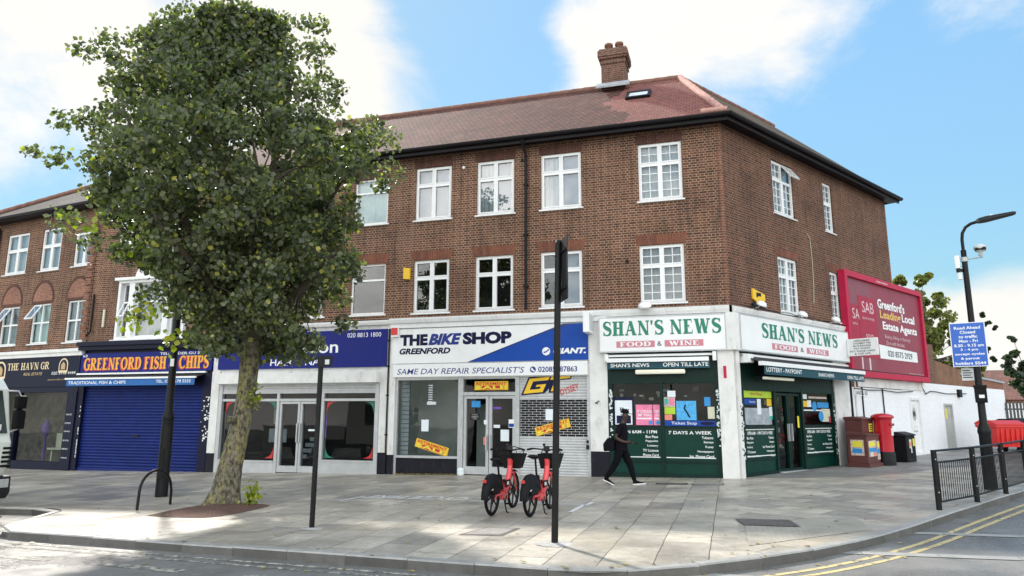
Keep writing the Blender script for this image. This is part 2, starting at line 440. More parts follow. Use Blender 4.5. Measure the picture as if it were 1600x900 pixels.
def slabmat(name, ang, w=.9, h=.6, wet=True):
    m, t, b = newmat(name)
    tc = N(t, 'ShaderNodeTexCoord')
    mp = N(t, 'ShaderNodeMapping', inp={'Rotation': (0, 0, -ang), 'Location': (.31, .22, 0)})
    L(t, tc.outputs['Object'], mp.inputs[0])
    # slight wobble so that joints are not ruler straight
    wn = N(t, 'ShaderNodeTexNoise', inp={'Scale': 1.1, 'Detail': 2})
    L(t, tc.outputs['Object'], wn.inputs['Vector'])
    off = N(t, 'ShaderNodeVectorMath', operation='SCALE', inp={'Scale': .05})
    L(t, wn.outputs['Color'], off.inputs[0])
    ad = N(t, 'ShaderNodeVectorMath', operation='ADD')
    L(t, mp.outputs[0], ad.inputs[0])
    L(t, off.outputs[0], ad.inputs[1])
    br = N(t, 'ShaderNodeTexBrick', offset=.5, squash=1,
           inp={'Color1': (.47, .425, .345, 1), 'Color2': (.27, .248, .212, 1), 'Mortar': (.065, .06, .05, 1), 'Scale': 1,
                'Mortar Size': .008, 'Mortar Smooth': .3, 'Bias': 0, 'Brick Width': w, 'Row Height': h})
    # swap so that long joints run away from the shops
    sp = N(t, 'ShaderNodeSeparateXYZ')
    L(t, ad.outputs[0], sp.inputs[0])
    cb = N(t, 'ShaderNodeCombineXYZ')
    L(t, sp.outputs[1], cb.inputs[0])
    L(t, sp.outputs[0], cb.inputs[1])
    L(t, cb.outputs[0], br.inputs['Vector'])
    n1 = N(t, 'ShaderNodeTexNoise', inp={'Scale': .8, 'Detail': 9, 'Roughness': .72})
    L(t, tc.outputs['Object'], n1.inputs['Vector'])
    r1 = N(t, 'ShaderNodeMapRange', inp={1: .3, 2: .7, 3: .66, 4: 1.3})
    L(t, n1.outputs[0], r1.inputs[0])
    n2 = N(t, 'ShaderNodeTexNoise', inp={'Scale': 60, 'Detail': 3, 'Roughness': .7})
    L(t, tc.outputs['Object'], n2.inputs['Vector'])
    r2 = N(t, 'ShaderNodeMapRange', inp={1: .3, 2: .7, 3: .72, 4: 1.28})
    L(t, n2.outputs[0], r2.inputs[0])
    v = N(t, 'ShaderNodeVectorMath', operation='SCALE')
    L(t, br.outputs[0], v.inputs[0])
    n8 = N(t, 'ShaderNodeTexNoise', inp={'Scale': 7, 'Detail': 8, 'Roughness': .75})
    L(t, tc.outputs['Object'], n8.inputs['Vector'])
    r8 = N(t, 'ShaderNodeMapRange', inp={1: .3, 2: .7, 3: .78, 4: 1.22})
    L(t, n8.outputs[0], r8.inputs[0])
    L(t, mathn(t, 'MULTIPLY', mathn(t, 'MULTIPLY', r1.outputs[0], r2.outputs[0]), r8.outputs[0]), v.inputs['Scale'])
    # warm and pinkish stained slabs
    n3 = N(t, 'ShaderNodeTexNoise', inp={'Scale': .55, 'Detail': 4, 'Roughness': .6})
    mp3 = N(t, 'ShaderNodeMapping', inp={'Location': (9, 2, 0)})
    L(t, tc.outputs['Object'], mp3.inputs[0])
    L(t, mp3.outputs[0], n3.inputs['Vector'])
    r3 = N(t, 'ShaderNodeMapRange', interpolation_type='SMOOTHSTEP', inp={1: .5, 2: .7, 3: 0, 4: .5})
    L(t, n3.outputs[0], r3.inputs[0])
    col = mixc(t, r3.outputs[0], v.outputs[0], (.40, .34, .24))
    # dark chewing gum spots
    vo = N(t, 'ShaderNodeTexVoronoi', inp={'Scale': 3.4, 'Randomness': 1})
    L(t, tc.outputs['Object'], vo.inputs['Vector'])
    r4 = N(t, 'ShaderNodeMapRange', interpolation_type='SMOOTHSTEP', inp={1: .05, 2: .09, 3: .75, 4: 0})
    L(t, vo.outputs['Distance'], r4.inputs[0])
    col = mixc(t, r4.outputs[0], col, (.07, .068, .065))
    n7 = N(t, 'ShaderNodeTexNoise', inp={'Scale': 1.7, 'Detail': 9, 'Roughness': .7, 'Distortion': .6})
    mp7 = N(t, 'ShaderNodeMapping', inp={'Location': (3, 4, 0), 'Scale': (.5, 1.1, 1)})
    L(t, tc.outputs['Object'], mp7.inputs[0])
    L(t, mp7.outputs[0], n7.inputs['Vector'])
    r7 = N(t, 'ShaderNodeMapRange', interpolation_type='SMOOTHSTEP', inp={1: .54, 2: .70, 3: 0, 4: .6})
    L(t, n7.outputs[0], r7.inputs[0])
    col = mixc(t, r7.outputs[0], col, (.19, .172, .145))
    L(t, col, b.inputs['Base Color'])
    # damp film: smooth in blotches
    n5 = N(t, 'ShaderNodeTexNoise', inp={'Scale': .9, 'Detail': 7, 'Roughness': .65})
    mp5 = N(t, 'ShaderNodeMapping', inp={'Location': (1.5, 5.2, 0), 'Scale': (.7, 1.3, 1)})
    L(t, tc.outputs['Object'], mp5.inputs[0])
    L(t, mp5.outputs[0], n5.inputs['Vector'])
    r5 = N(t, 'ShaderNodeMapRange', interpolation_type='SMOOTHSTEP', inp={1: .40, 2: .62, 3: .62, 4: .30})
    L(t, n5.outputs[0], r5.inputs[0])
    L(t, r5.outputs[0], b.inputs['Roughness'])
    b.inputs['Specular IOR Level'].default_value = .5
    bp = N(t, 'ShaderNodeBump', inp={'Strength': .5, 'Distance': .008}, invert=True)
    L(t, br.outputs['Fac'], bp.inputs['Height'])
    bp2 = N(t, 'ShaderNodeBump', inp={'Strength': .25, 'Distance': .004})
    L(t, n2.outputs[0], bp2.inputs['Height'])
    L(t, bp.outputs[0], bp2.inputs['Normal'])
    L(t, bp2.outputs[0], b.inputs['Normal'])
    return m


def asphaltmat(name, base=(.155, .150, .140), wet=.22, dry=.7):
    m, t, b = newmat(name)
    tc = N(t, 'ShaderNodeTexCoord')
    n1 = N(t, 'ShaderNodeTexNoise', inp={'Scale': .5, 'Detail': 8, 'Roughness': .7})
    L(t, tc.outputs['Object'], n1.inputs['Vector'])
    r1 = N(t, 'ShaderNodeMapRange', inp={1: .3, 2: .7, 3: .65, 4: 1.35})
    L(t, n1.outputs[0], r1.inputs[0])
    vo = N(t, 'ShaderNodeTexNoise', inp={'Scale': 85, 'Detail': 3, 'Roughness': .75})
    L(t, tc.outputs['Object'], vo.inputs['Vector'])
    r2 = N(t, 'ShaderNodeMapRange', inp={1: .32, 2: .68, 3: .5, 4: 1.6})
    L(t, vo.outputs[0], r2.inputs[0])
    v = N(t, 'ShaderNodeVectorMath', operation='SCALE', inp={0: base})
    L(t, mathn(t, 'MULTIPLY', r1.outputs[0], r2.outputs[0]), v.inputs['Scale'])
    L(t, v.outputs[0], b.inputs['Base Color'])
    n5 = N(t, 'ShaderNodeTexNoise', inp={'Scale': .6, 'Detail': 6, 'Roughness': .6})
    mp5 = N(t, 'ShaderNodeMapping', inp={'Location': (2.5, 1.2, 0)})
    L(t, tc.outputs['Object'], mp5.inputs[0])
    L(t, mp5.outputs[0], n5.inputs['Vector'])
    r5 = N(t, 'ShaderNodeMapRange', interpolation_type='SMOOTHSTEP', inp={1: .42, 2: .6, 3: dry, 4: wet})
    L(t, n5.outputs[0], r5.inputs[0])
    L(t, r5.outputs[0], b.inputs['Roughness'])
    bp = N(t, 'ShaderNodeBump', inp={'Strength': .6, 'Distance': .006})
    L(t, vo.outputs[0], bp.inputs['Height'])
    L(t, bp.outputs[0], b.inputs['Normal'])
    return m


def islandmat(name, a, bcol, rough=.7):
    m, t, b = newmat(name)
    geo = N(t, 'ShaderNodeNewGeometry')
    tc = N(t, 'ShaderNodeTexCoord')
    nz = N(t, 'ShaderNodeTexNoise', inp={'Scale': 5, 'Detail': 8, 'Roughness': .7})
    L(t, tc.outputs['Object'], nz.inputs['Vector'])
    n2 = N(t, 'ShaderNodeTexNoise', inp={'Scale': 90, 'Detail': 2})
    L(t, tc.outputs['Object'], n2.inputs['Vector'])
    c = mixc(t, geo.outputs['Random Per Island'], a, bcol)
    r = N(t, 'ShaderNodeMapRange', inp={1: .3, 2: .7, 3: .75, 4: 1.2})
    L(t, nz.outputs[0], r.inputs[0])
    r2 = N(t, 'ShaderNodeMapRange', inp={1: .3, 2: .7, 3: .85, 4: 1.15})
    L(t, n2.outputs[0], r2.inputs[0])
    v = N(t, 'ShaderNodeVectorMath', operation='SCALE')
    L(t, c, v.inputs[0])
    L(t, mathn(t, 'MULTIPLY', r.outputs[0], r2.outputs[0]), v.inputs['Scale'])
    L(t, v.outputs[0], b.inputs['Base Color'])
    b.inputs['Roughness'].default_value = rough
    return m


def worn(name, c, under_alpha=.5, rough=.7):
    """road paint with worn gaps"""
    m, t, b = newmat(name)
    tc = N(t, 'ShaderNodeTexCoord')
    nz = N(t, 'ShaderNodeTexNoise', inp={'Scale': 9, 'Detail': 8, 'Roughness': .75})
    L(t, tc.outputs['Object'], nz.inputs['Vector'])
    r = N(t, 'ShaderNodeMapRange', interpolation_type='SMOOTHSTEP', inp={1: under_alpha - .06, 2: under_alpha + .06})
    L(t, nz.outputs[0], r.inputs[0])
    col = mixc(t, r.outputs[0], c, (.12, .12, .115))
    L(t, col, b.inputs['Base Color'])
    b.inputs['Roughness'].default_value = rough
    return m


# ------------------------------------------------------------------ frames and mesh builder
GX, GY = .0174, .0022
CX, CY = 5.9975, 18.9769


def G(x, y):
    return GX * (x - 6.0) + GY * (y - 18.98)


class Frame:
    """x along the facade, d outwards towards the street, z up"""
    def __init__(s, x, y, ang):
        s.o, s.a = Vector((x, y, 0)), ang
        s.u = Vector((cos(ang), sin(ang), 0))
        s.n = Vector((sin(ang), -cos(ang), 0))

    def w(s, u, d=0, z=0):
        return s.o + s.u * u + s.n * d + Vector((0, 0, z))

    def g(s, u, d=0):
        p = s.w(u, d)
        return G(p.x, p.y)


AA, AB, AH = rad(-17.14), rad(40.8), rad(-24.8)
FA = Frame(CX, CY, AA)
FB = Frame(CX, CY, AB)
p = FA.w(-22.9)
FH = Frame(p.x, p.y, AH)


def props(o, label=None, cat=None, group=None, kind=None):
    if label: o['label'] = label
    if cat: o['category'] = cat
    if group: o['group'] = group
    if kind: o['kind'] = kind
    return o


OFF = {}


def thing(name, label, cat, F, u=0., d=0., z=None, group=None, rot=0):
    o = bpy.data.objects.new(name, None)
    COL.objects.link(o)
    o.empty_display_size = .2
    q = F.w(u, d)
    if z is None: z = G(q.x, q.y)
    o.location = (q.x, q.y, z)
    o.rotation_euler = (0, 0, F.a + rot)
    OFF[o.name] = Vector((u, -d, z))
    return props(o, label, cat, group)


class MB:
    def __init__(s):
        s.v, s.f, s.m, s.sm = [], [], [], []
        s.T = None

    def add(s, vs, fs, mi=0, smooth=False):
        k = len(s.v)
        if s.T is not None:
            vs = [s.T @ Vector(q) for q in vs]
        s.v += [tuple(q) for q in vs]
        for f in fs:
            s.f.append(tuple(i + k for i in f))
            s.m.append(mi)
            s.sm.append(smooth)
        return s

    def box(s, u0, u1, d0, d1, z0, z1, mi=0):
        """u along, d outwards, z up"""
        y0, y1 = -d1, -d0
        vs = [(u0, y0, z0), (u1, y0, z0), (u1, y1, z0), (u0, y1, z0), (u0, y0, z1), (u1, y0, z1), (u1, y1, z1), (u0, y1, z1)]
        return s.add(vs, [(0, 3, 2, 1), (4, 5, 6, 7), (0, 1, 5, 4), (1, 2, 6, 5), (2, 3, 7, 6), (3, 0, 4, 7)], mi)

    def quad(s, a, b, c, d, mi=0):
        """corners as (u, d, z)"""
        return s.add([(q[0], -q[1], q[2]) for q in (a, b, c, d)], [(0, 1, 2, 3)], mi)

    def pan(s, u0, u1, z0, z1, d, mi=0):
        return s.quad((u0, d, z0), (u1, d, z0), (u1, d, z1), (u0, d, z1), mi)

    def prism(s, pts, d0, d1, mi=0):
        """outline in (u, z), extruded from d0 to d1"""
        n = len(pts)
        vs = [(q[0], -d1, q[1]) for q in pts] + [(q[0], -d0, q[1]) for q in pts]
        fs = [tuple(range(n)), tuple(range(2 * n - 1, n - 1, -1))]
        fs += [(i, i + n, (i + 1) % n + n, (i + 1) % n) for i in range(n)]
        return s.add(vs, fs, mi)

    def prof(s, pts, u0, u1, mi=0):
        """outline in (d, z), swept along u"""
        n = len(pts)
        vs = [(u0, -q[0], q[1]) for q in pts] + [(u1, -q[0], q[1]) for q in pts]
        fs = [tuple(range(n)), tuple(range(2 * n - 1, n - 1, -1))]
        fs += [(i, i + n, (i + 1) % n + n, (i + 1) % n) for i in range(n)]
        return s.add(vs, fs, mi)

    def tube(s, pts, r, n=10, mi=0, cap=True, smooth=True):
        pts = [Vector(q) for q in pts]
        rs = r if isinstance(r, (list, tuple)) else [r] * len(pts)
        vs, fs = [], []
        up = None
        for i, q in enumerate(pts):
            t = (pts[min(i + 1, len(pts) - 1)] - pts[max(i - 1, 0)]).normalized()
            if up is None:
                up = Vector((0, 0, 1)) if abs(t.z) < .9 else Vector((1, 0, 0))
            x = up.cross(t)
            if x.length < 1e-4:
                x = Vector((1, 0, 0)).cross(t)
            x.normalize()
            y = t.cross(x)
            up = y
            for k in range(n):
                a = 2 * pi * k / n
                vs.append(q + x * (cos(a) * rs[i]) + y * (sin(a) * rs[i]))
        for i in range(len(pts) - 1):
            for k in range(n):
                fs.append((i * n + k, i * n + (k + 1) % n, (i + 1) * n + (k + 1) % n, (i + 1) * n + k))
        s.add(vs, fs, mi, smooth)
        if cap:
            s.add(vs[:n], [tuple(range(n - 1, -1, -1))], mi)
            s.add(vs[-n:], [tuple(range(n))], mi)
        return s

    def lathe(s, prof, n=24, c=(0, 0, 0), mi=0, smooth=True, axis='z'):
        vs, fs = [], []
        for r, z in prof:
            for k in range(n):
                a = 2 * pi * k / n
                q = (cos(a) * r, sin(a) * r, z)
                if axis == 'y': q = (q[0], z, q[1])
                if axis == 'x': q = (z, q[0], q[1])
                vs.append((c[0] + q[0], c[1] + q[1], c[2] + q[2]))
        for i in range(len(prof) - 1):
            for k in range(n):
                fs.append((i * n + k, i * n + (k + 1) % n, (i + 1) * n + (k + 1) % n, (i + 1) * n + k))
        s.add(vs, fs, mi, smooth)
        s.add(vs[:n], [tuple(range(n))], mi)
        s.add(vs[-n:], [tuple(range(n))], mi)
        return s

    def torus(s, c, R, r, axis=(0, 1, 0), n=36, k=10, mi=0, a0=0, a1=2 * pi):
        ax = Vector(axis).normalized()
        e1 = ax.orthogonal().normalized()
        e2 = ax.cross(e1)
        vs, fs = [], []
        for i in range(n):
            a = 2 * pi * i / n
            dr = e1 * cos(a) + e2 * sin(a)
            for j in range(k):
                b = 2 * pi * j / k
                vs.append(Vector(c) + dr * (R + r * cos(b)) + ax * (r * sin(b)))
        for i in range(n):
            for j in range(k):
                fs.append((i * k + j, ((i + 1) % n) * k + j, ((i + 1) % n) * k + (j + 1) % k, i * k + (j + 1) % k))
        return s.add(vs, fs, mi, True)

    def build(s, name, mats, parent=None, off=None, bevel=0, label=None, loc=None, fix=True):
        if not isinstance(mats, (list, tuple)): mats = [mats]
        me = bpy.data.meshes.new(name)
        q = off if off is not None else (OFF.get(parent.name, Vector((0, 0, 0))) if parent else Vector((0, 0, 0)))
        q = Vector(q)
        me.from_pydata([(v[0] - q.x, v[1] - q.y, v[2] - q.z) for v in s.v], [], s.f)
        for m in mats:
            me.materials.append(MT[m] if isinstance(m, str) else m)
        me.polygons.foreach_set('material_index', s.m)
        me.polygons.foreach_set('use_smooth', s.sm)
        if fix or bevel:
            bm = bmesh.new()
            bm.from_mesh(me)
            if bevel:
                bmesh.ops.remove_doubles(bm, verts=bm.verts, dist=1e-5)
                ed = [e for e in bm.edges if len(e.link_faces) == 2 and e.calc_face_angle(0) > .6]
                bmesh.ops.bevel(bm, geom=ed, offset=bevel, segments=2, affect='EDGES', profile=.6)
            bmesh.ops.recalc_face_normals(bm, faces=bm.faces)
            bm.to_mesh(me)
            bm.free()
        me.update()
        o = bpy.data.objects.new(name, me)
        COL.objects.link(o)
        if parent:
            o.parent = parent
            OFF[o.name] = q
        if loc is not None: o.location = loc
        if label: o['label'] = label
        return o


def child_of(o, parent):
    OFF[o.name] = OFF.get(parent.name, Vector((0, 0, 0)))


# ------------------------------------------------------------------ lettering
_TC = {}


def text_polys(s, bold=0, shear=0, space=1.0):
    key = (s, bold, shear, space)
    if key not in _TC:
        cu = bpy.data.curves.new('lettering', 'FONT')
        cu.body = s
        cu.size = 1
        cu.offset = bold
        cu.shear = shear
        cu.space_character = space
        cu.resolution_u = 3
        ob = bpy.data.objects.new('lettering', cu)
        COL.objects.link(ob)
        dg = bpy.context.evaluated_depsgraph_get()
        dg.update()
        me = bpy.data.meshes.new_from_object(ob.evaluated_get(dg))
        _TC[key] = ([tuple(v.co) for v in me.vertices], [tuple(f.vertices) for f in me.polygons])
        bpy.data.objects.remove(ob)
        bpy.data.meshes.remove(me)
        bpy.data.curves.remove(cu)
    return _TC[key]


def put_text(mb, s, u0, u1, z0, z1, d, bold=0, shear=0, mi=0, slant=0, ang=0, space=1.0):
    """fit the string s into the rectangle; slant shears, ang turns about its lower left corner"""
    vs, fs = text_polys(s, bold, shear, space)
    xs = [v[0] for v in vs]
    ys = [v[1] for v in vs]
    x0, x1, y0, y1 = min(xs), max(xs), min(ys), max(ys)
    ca, sa = cos(ang), sin(ang)
    out = []
    for v in vs:
        x = (v[0] - x0) / (x1 - x0) * (u1 - u0)
        y = (v[1] - y0) / (y1 - y0) * (z1 - z0)
        x, y = x * ca - y * sa, x * sa + y * ca
        out.append((u0 + x, -d, z0 + y))
    mb.add(out, fs, mi)
    return mb


def ribbon(pts, ws):
    out = []
    n = len(pts)
    for i in range(n - 1):
        a, b = pts[i], pts[i + 1]
        def nrm(i):
            p0, p1 = pts[max(i - 1, 0)], pts[min(i + 1, n - 1)]
            dx, dy = p1[0] - p0[0], p1[1] - p0[1]
            l = hypot(dx, dy) or 1
            return -dy / l, dx / l
        na, nb = nrm(i), nrm(i + 1)
        wa, wb = ws[i] / 2, ws[i + 1] / 2
        out.append([(a[0] + na[0] * wa, a[1] + na[1] * wa), (a[0] - na[0] * wa, a[1] - na[1] * wa),
                    (b[0] - nb[0] * wb, b[1] - nb[1] * wb), (b[0] + nb[0] * wb, b[1] + nb[1] * wb)])
    return out


def serif_glyph(c, K=.19, H=.06):
    """hand drawn slab serif capital, unit height: (polygons, width)"""
    P = []
    def R(x0, x1, y0, y1): P.append([(x0, y0), (x1, y0), (x1, y1), (x0, y1)])
    def stem(x, y0=0, y1=1, w=K, foot=True, head=True):
        R(x - w / 2, x + w / 2, y0, y1)
        e = .085
        if foot: R(x - w / 2 - e, x + w / 2 + e, y0, y0 + H)
        if head: R(x - w / 2 - e, x + w / 2 + e, y1 - H, y1)
    def diag(x0, y0, x1, y1, w): P.append([(x0 - w / 2, y0), (x0 + w / 2, y0), (x1 + w / 2, y1), (x1 - w / 2, y1)])
    def arc(cx, cy, rx, ry, a0, a1, thick=K, thin=H, n=14):
        pts = [(cx + rx * cos(rad(a0 + (a1 - a0) * i / n)), cy + ry * sin(rad(a0 + (a1 - a0) * i / n))) for i in range(n + 1)]
        ws = [thin + (thick - thin) * abs(cos(rad(a0 + (a1 - a0) * i / n))) ** 1.3 for i in range(n + 1)]
        P.extend(ribbon(pts, ws))
    e, k = .085, K / 2
    if c == 'H':
        stem(e + k); stem(.72 - e + .1 - k + .1); R(e + K, .82 - e - K + .1, .47, .47 + H); return P, .92
    if c == 'I': stem(e + k); return P, K + 2 * e
    if c == 'N':
        stem(.17, w=H, foot=True); stem(.80, w=H, foot=False); diag(.17, 1, .80 - .03, 0, K); return P, .95
    if c == 'A':
        diag(.13, 0, .45, 1, H); diag(.76, 0, .45, 1, K); R(.25, .66, .30, .30 + H)
        R(.0, .27, 0, H); R(.60, .94, 0, H); return P, .94
    if c == 'V':
        diag(.45, 0, .17, 1, K); diag(.45, 0, .77, 1, H); R(.0, .34, 1 - H, 1); R(.64, .92, 1 - H, 1); return P, .92
    if c == 'W':
        diag(.40, 0, .17, 1, K); diag(.40, 0, .62, 1, H); diag(.86, 0, .62, 1, K); diag(.86, 0, 1.10, 1, H)
        R(.0, .34, 1 - H, 1); R(.96, 1.24, 1 - H, 1); return P, 1.24
    if c in 'EFL':
        stem(e + k, head=c != 'L' or True)
        x = e + K
        if c != 'L': R(x, .66, 1 - H, 1); P.append([(.60, 1), (.66, 1), (.68, .74), (.645, .74)])
        if c != 'L': R(x, .47, .48, .48 + H); R(.44, .48, .38, .64)
        if c != 'F': R(x, .70, 0, H); P.append([(.63, 0), (.70, 0), (.74, .28), (.70, .28)])
        return P, .76
    if c == 'T':
        stem(.42, head=False); R(0, .84, 1 - H, 1)
        P.append([(0, 1), (.06, 1), (.035, .72), (.0, .72)]); P.append([(.78, 1), (.84, 1), (.84, .72), (.805, .72)]); return P, .84
    if c in 'PRD':
        stem(e + k)
        if c == 'D':
            R(e + K, .42, 1 - H, 1); R(e + K, .42, 0, H); arc(.40, .5, .37, .47, -90, 90); return P, .88
        R(e + K, .46, 1 - H, 1); R(e + K, .46, .46, .46 + H); arc(.44, .745, .22, .225, -90, 90)
        if c == 'R': diag(.76, 0, .44, .50, K); R(.66, .93, 0, H); return P, .90
        return P, .74
    if c == 'O': arc(.46, .5, .37, .47, 0, 360, n=28); return P, .94
    if c in 'CG':
        arc(.48, .5, .38, .47, 48, 312, n=24)
        R(.72, .78, .66, .97)
        if c == 'G': R(.64, .64 + K * .9, .03, .44); R(.55, .90, .40, .40 + H)
        else: R(.72, .77, .03, .26)
        return P, .88
    if c == 'U':
        stem(.19, y0=.3, foot=False); stem(.76, y0=.3, w=H, foot=False); arc(.465, .31, .275, .27, 180, 360); return P, .92
    if c == 'S':
        pts = [(.62, .80), (.56, .91), (.42, .965), (.26, .95), (.15, .86), (.13, .73), (.20, .62), (.36, .53), (.53, .45), (.62, .35), (.62, .20), (.53, .09), (.37, .035), (.20, .06), (.10, .19)]
        ws = [H, H, H, .11, .15, .17, .19, .2, .19, .17, .15, .12, H, H, H]
        ws = [w * (K / .19) if w > H else w for w in ws]
        P.extend(ribbon(pts, ws)); R(.60, .66, .72, .99); R(.06, .12, .01, .29); return P, .72
    if c == "'": P.append([(.05, .68), (.14, .68), (.20, 1), (.0, 1)]); return P, .22
    if c == '&':
        arc(.36, .76, .17, .20, 0, 360, thick=.12); arc(.33, .25, .26, .22, 70, 330, thick=.16)
        P.extend(ribbon([(.22, .68), (.45, .38), (.78, .03)], [.13, .15, .13])); P.extend(ribbon([(.70, .52), (.66, .30), (.52, .12)], [.05, .06, .05]))
        return P, .84
    return P, .4


def put_serif(mb, s, u0, u1, z0, z1, d, K=.19, H=.06, mi=0, gap=.09, small=None, slant=0, dz=None):
    """serif capitals fitted into the rectangle"""
    x = 0
    items = []
    for ch in s:
        if ch == ' ': x += .42; continue
        ps, w = serif_glyph(ch, K, H)
        items.append((x, ps)); x += w + gap
    W = x - gap
    sx, sz = (u1 - u0) / W, z1 - z0
    j = 0
    for x0, ps in items:
        for q in ps:
            j += 1
            mb.add([(u0 + (x0 + a[0] + a[1] * slant) * sx, -(d + (j % 9) * .0004), z0 + a[1] * sz) for a in q], [tuple(range(len(q)))], mi)
    return mb


# ------------------------------------------------------------------ facade helpers
def wall(mb, u0, u1, z0, z1, ops, d=0., depth=.12, mi=0):
    us = sorted({u0, u1, *[o[0] for o in ops], *[o[1] for o in ops]})
    zs = sorted({z0, z1, *[o[2] for o in ops], *[o[3] for o in ops]})
    us = [u for u in us if u0 <= u <= u1]
    zs = [z for z in zs if z0 <= z <= z1]
    for i in range(len(us) - 1):
        for j in range(len(zs) - 1):
            uc, zc = (us[i] + us[i + 1]) / 2, (zs[j] + zs[j + 1]) / 2
            if any(o[0] < uc < o[1] and o[2] < zc < o[3] for o in ops): continue
            mb.pan(us[i], us[i + 1], zs[j], zs[j + 1], d, mi)
    for a, b, c, e in ops:
        mb.quad((a, d, c), (a, d - depth, c), (a, d - depth, e), (a, d, e), mi)
        mb.quad((b, d, c), (b, d - depth, c), (b, d - depth, e), (b, d, e), mi)
        mb.quad((a, d, e), (b, d, e), (b, d - depth, e), (a, d - depth, e), mi)
        mb.quad((a, d, c), (b, d, c), (b, d - depth, c), (a, d - depth, c), mi)


def frame_rect(mb, u0, u1, z0, z1, w, d0, d1, mi=0):
    mb.box(u0, u0 + w, d0, d1, z0, z1, mi)
    mb.box(u1 - w, u1, d0, d1, z0, z1, mi)
    mb.box(u0 + w, u1 - w, d0, d1, z1 - w, z1, mi)
    mb.box(u0 + w, u1 - w, d0, d1, z0, z0 + w, mi)


def curtain_mb(u0, u1, z0, z1, d, folds=9, amp=.02):
    mb = MB()
    n = folds * 4
    vs = []
    for i in range(n + 1):
        u = u0 + (u1 - u0) * i / n
        y = -d + amp * sin(2 * pi * i / 4 + .6 * sin(i)) * (1 + .3 * sin(i * .7))
        vs += [(u, y, z0), (u, y, z1)]
    mb.add(vs, [(2 * i, 2 * i + 2, 2 * i + 3, 2 * i + 1) for i in range(n)], 0, True)
    return mb


def window(parent, u0, u1, z0, z1, cols=2, trans=.66, bars=None, back=None, d=-.05, glass='glass', fw=.055, sill=True, open_light=None,
           frame='upvc', casement=True, halves=None, lintel=None):
    """white casement window: > pane, sill, curtain. bars = (cols, top rows, bottom rows) per light; open_light = (col, row, angle)"""
    f = MB()
    d0, d1 = d - .07, d
    frame_rect(f, u0, u1, z0, z1, fw, d0, d1)
    mw = .06
    edges = [u0 + fw]
    for c in range(1, cols):
        m = u0 + (u1 - u0) * c / cols
        f.box(m - mw / 2, m + mw / 2, d0, d1, z0 + fw, z1 - fw)
        edges += [m - mw / 2, m + mw / 2]
    edges += [u1 - fw]
    zt = z0 + (z1 - z0) * trans if trans else None
    rows = [(z0 + fw, z1 - fw)] if not trans else [(z0 + fw, zt - mw / 2), (zt + mw / 2, z1 - fw)]
    if trans:
        for c in range(cols):
            f.box(edges[2 * c], edges[2 * c + 1], d0, d1, zt - mw / 2, zt + mw / 2)
    for c in range(cols):
        for r, (a, b) in enumerate(rows):
            x0, x1 = edges[2 * c], edges[2 * c + 1]
            if open_light and open_light[0] == c and open_light[1] == r:
                continue
            if casement:
                frame_rect(f, x0, x1, a, b, .035, d0 + .015, d1 + .012)
            if bars:
                nb = bars[2] if (r == 0) else bars[1]
                for i in range(1, bars[0]):
                    x = x0 + (x1 - x0) * i / bars[0]
                    f.box(x - .011, x + .011, d0 + .03, d1 - .012, a, b)
                for j in range(1, nb):
                    z = a + (b - a) * j / nb
                    f.box(x0, x1, d0 + .033, d1 - .016, z - .011, z + .011)
    o = f.build('window', frame, parent)
    g = MB()
    g.pan(u0 + .02, u1 - .02, z0 + .02, z1 - .02, d0 + .025)
    g.build('pane', glass, o, fix=False)
    if sill:
        MB().prof([(d1, z0 - .06), (d1, z0 - .002), (.03, z0 - .012), (.055, z0 - .035), (.055, z0 - .06)], u0 - .06, u1 + .06).build('sill', 'white', o)
    if back:
        if isinstance(back, str): back = [(back, 0, 1)]
        for m, a, b in back:
            if m == 'sky_panel':
                mb = MB().pan(u0 + (u1 - u0) * a, u0 + (u1 - u0) * b, z0, z1, d0 - .10)  # flat panel added behind the glass to paint the reflected sky
                mb.build('sky_panel', m, o, fix=False)
            else:
                curtain_mb(u0 + (u1 - u0) * a, u0 + (u1 - u0) * b, z0, z1, d0 - .09, max(3, int(9 * (b - a)))).build('curtain', m, o, fix=False)
    if open_light:
        c, r, ang = open_light
        a, b = rows[r]
        x0, x1 = edges[2 * c], edges[2 * c + 1]
        q = MB()
        q.T = Matrix.Translation((0, -d1, b)) @ Matrix.Rotation(-ang, 4, 'X') @ Matrix.Translation((0, d1, -b))
        frame_rect(q, x0 + .004, x1 - .004, a - .02, b, .045, d1 + .002, d1 + .045)
        if bars:
            q.box((x0 + x1) / 2 - .011, (x0 + x1) / 2 + .011, d1 + .014, d1 + .034, a, b)
            q.box(x0, x1, d1 + .016, d1 + .032, (a + b) / 2 - .011, (a + b) / 2 + .011)
        cs = q.build('casement', frame, o)
        q2 = MB()
        q2.T = q.T
        q2.pan(x0 + .03, x1 - .03, a, b - .03, d1 + .024)
        q2.build('casement_pane', 'glass_sky', o, fix=False)
    return o


def poster(parent, name, m, u0, u1, z0, z1, d, ang=0, th=.003):
    mb = MB()
    ca, sa = cos(ang), sin(ang)
    uc, zc = (u0 + u1) / 2, (z0 + z1) / 2
    pts = []
    for a, b in ((u0, z0), (u1, z0), (u1, z1), (u0, z1)):
        x, y = a - uc, b - zc
        pts.append((uc + x * ca - y * sa, zc + x * sa + y * ca))
    mb.prism(pts, d, d + th)
    return mb.build(name, m, parent)


def letters(parent, s, m, u0, u1, z0, z1, d, bold=0, shear=0, ang=0, space=1.0, name='lettering', cap=True):
    mb = MB()
    put_text(mb, s, u0, u1, z0, z1, d, bold, shear, 0, 0, ang, space)
    return mb.build(name, m, parent, fix=False)


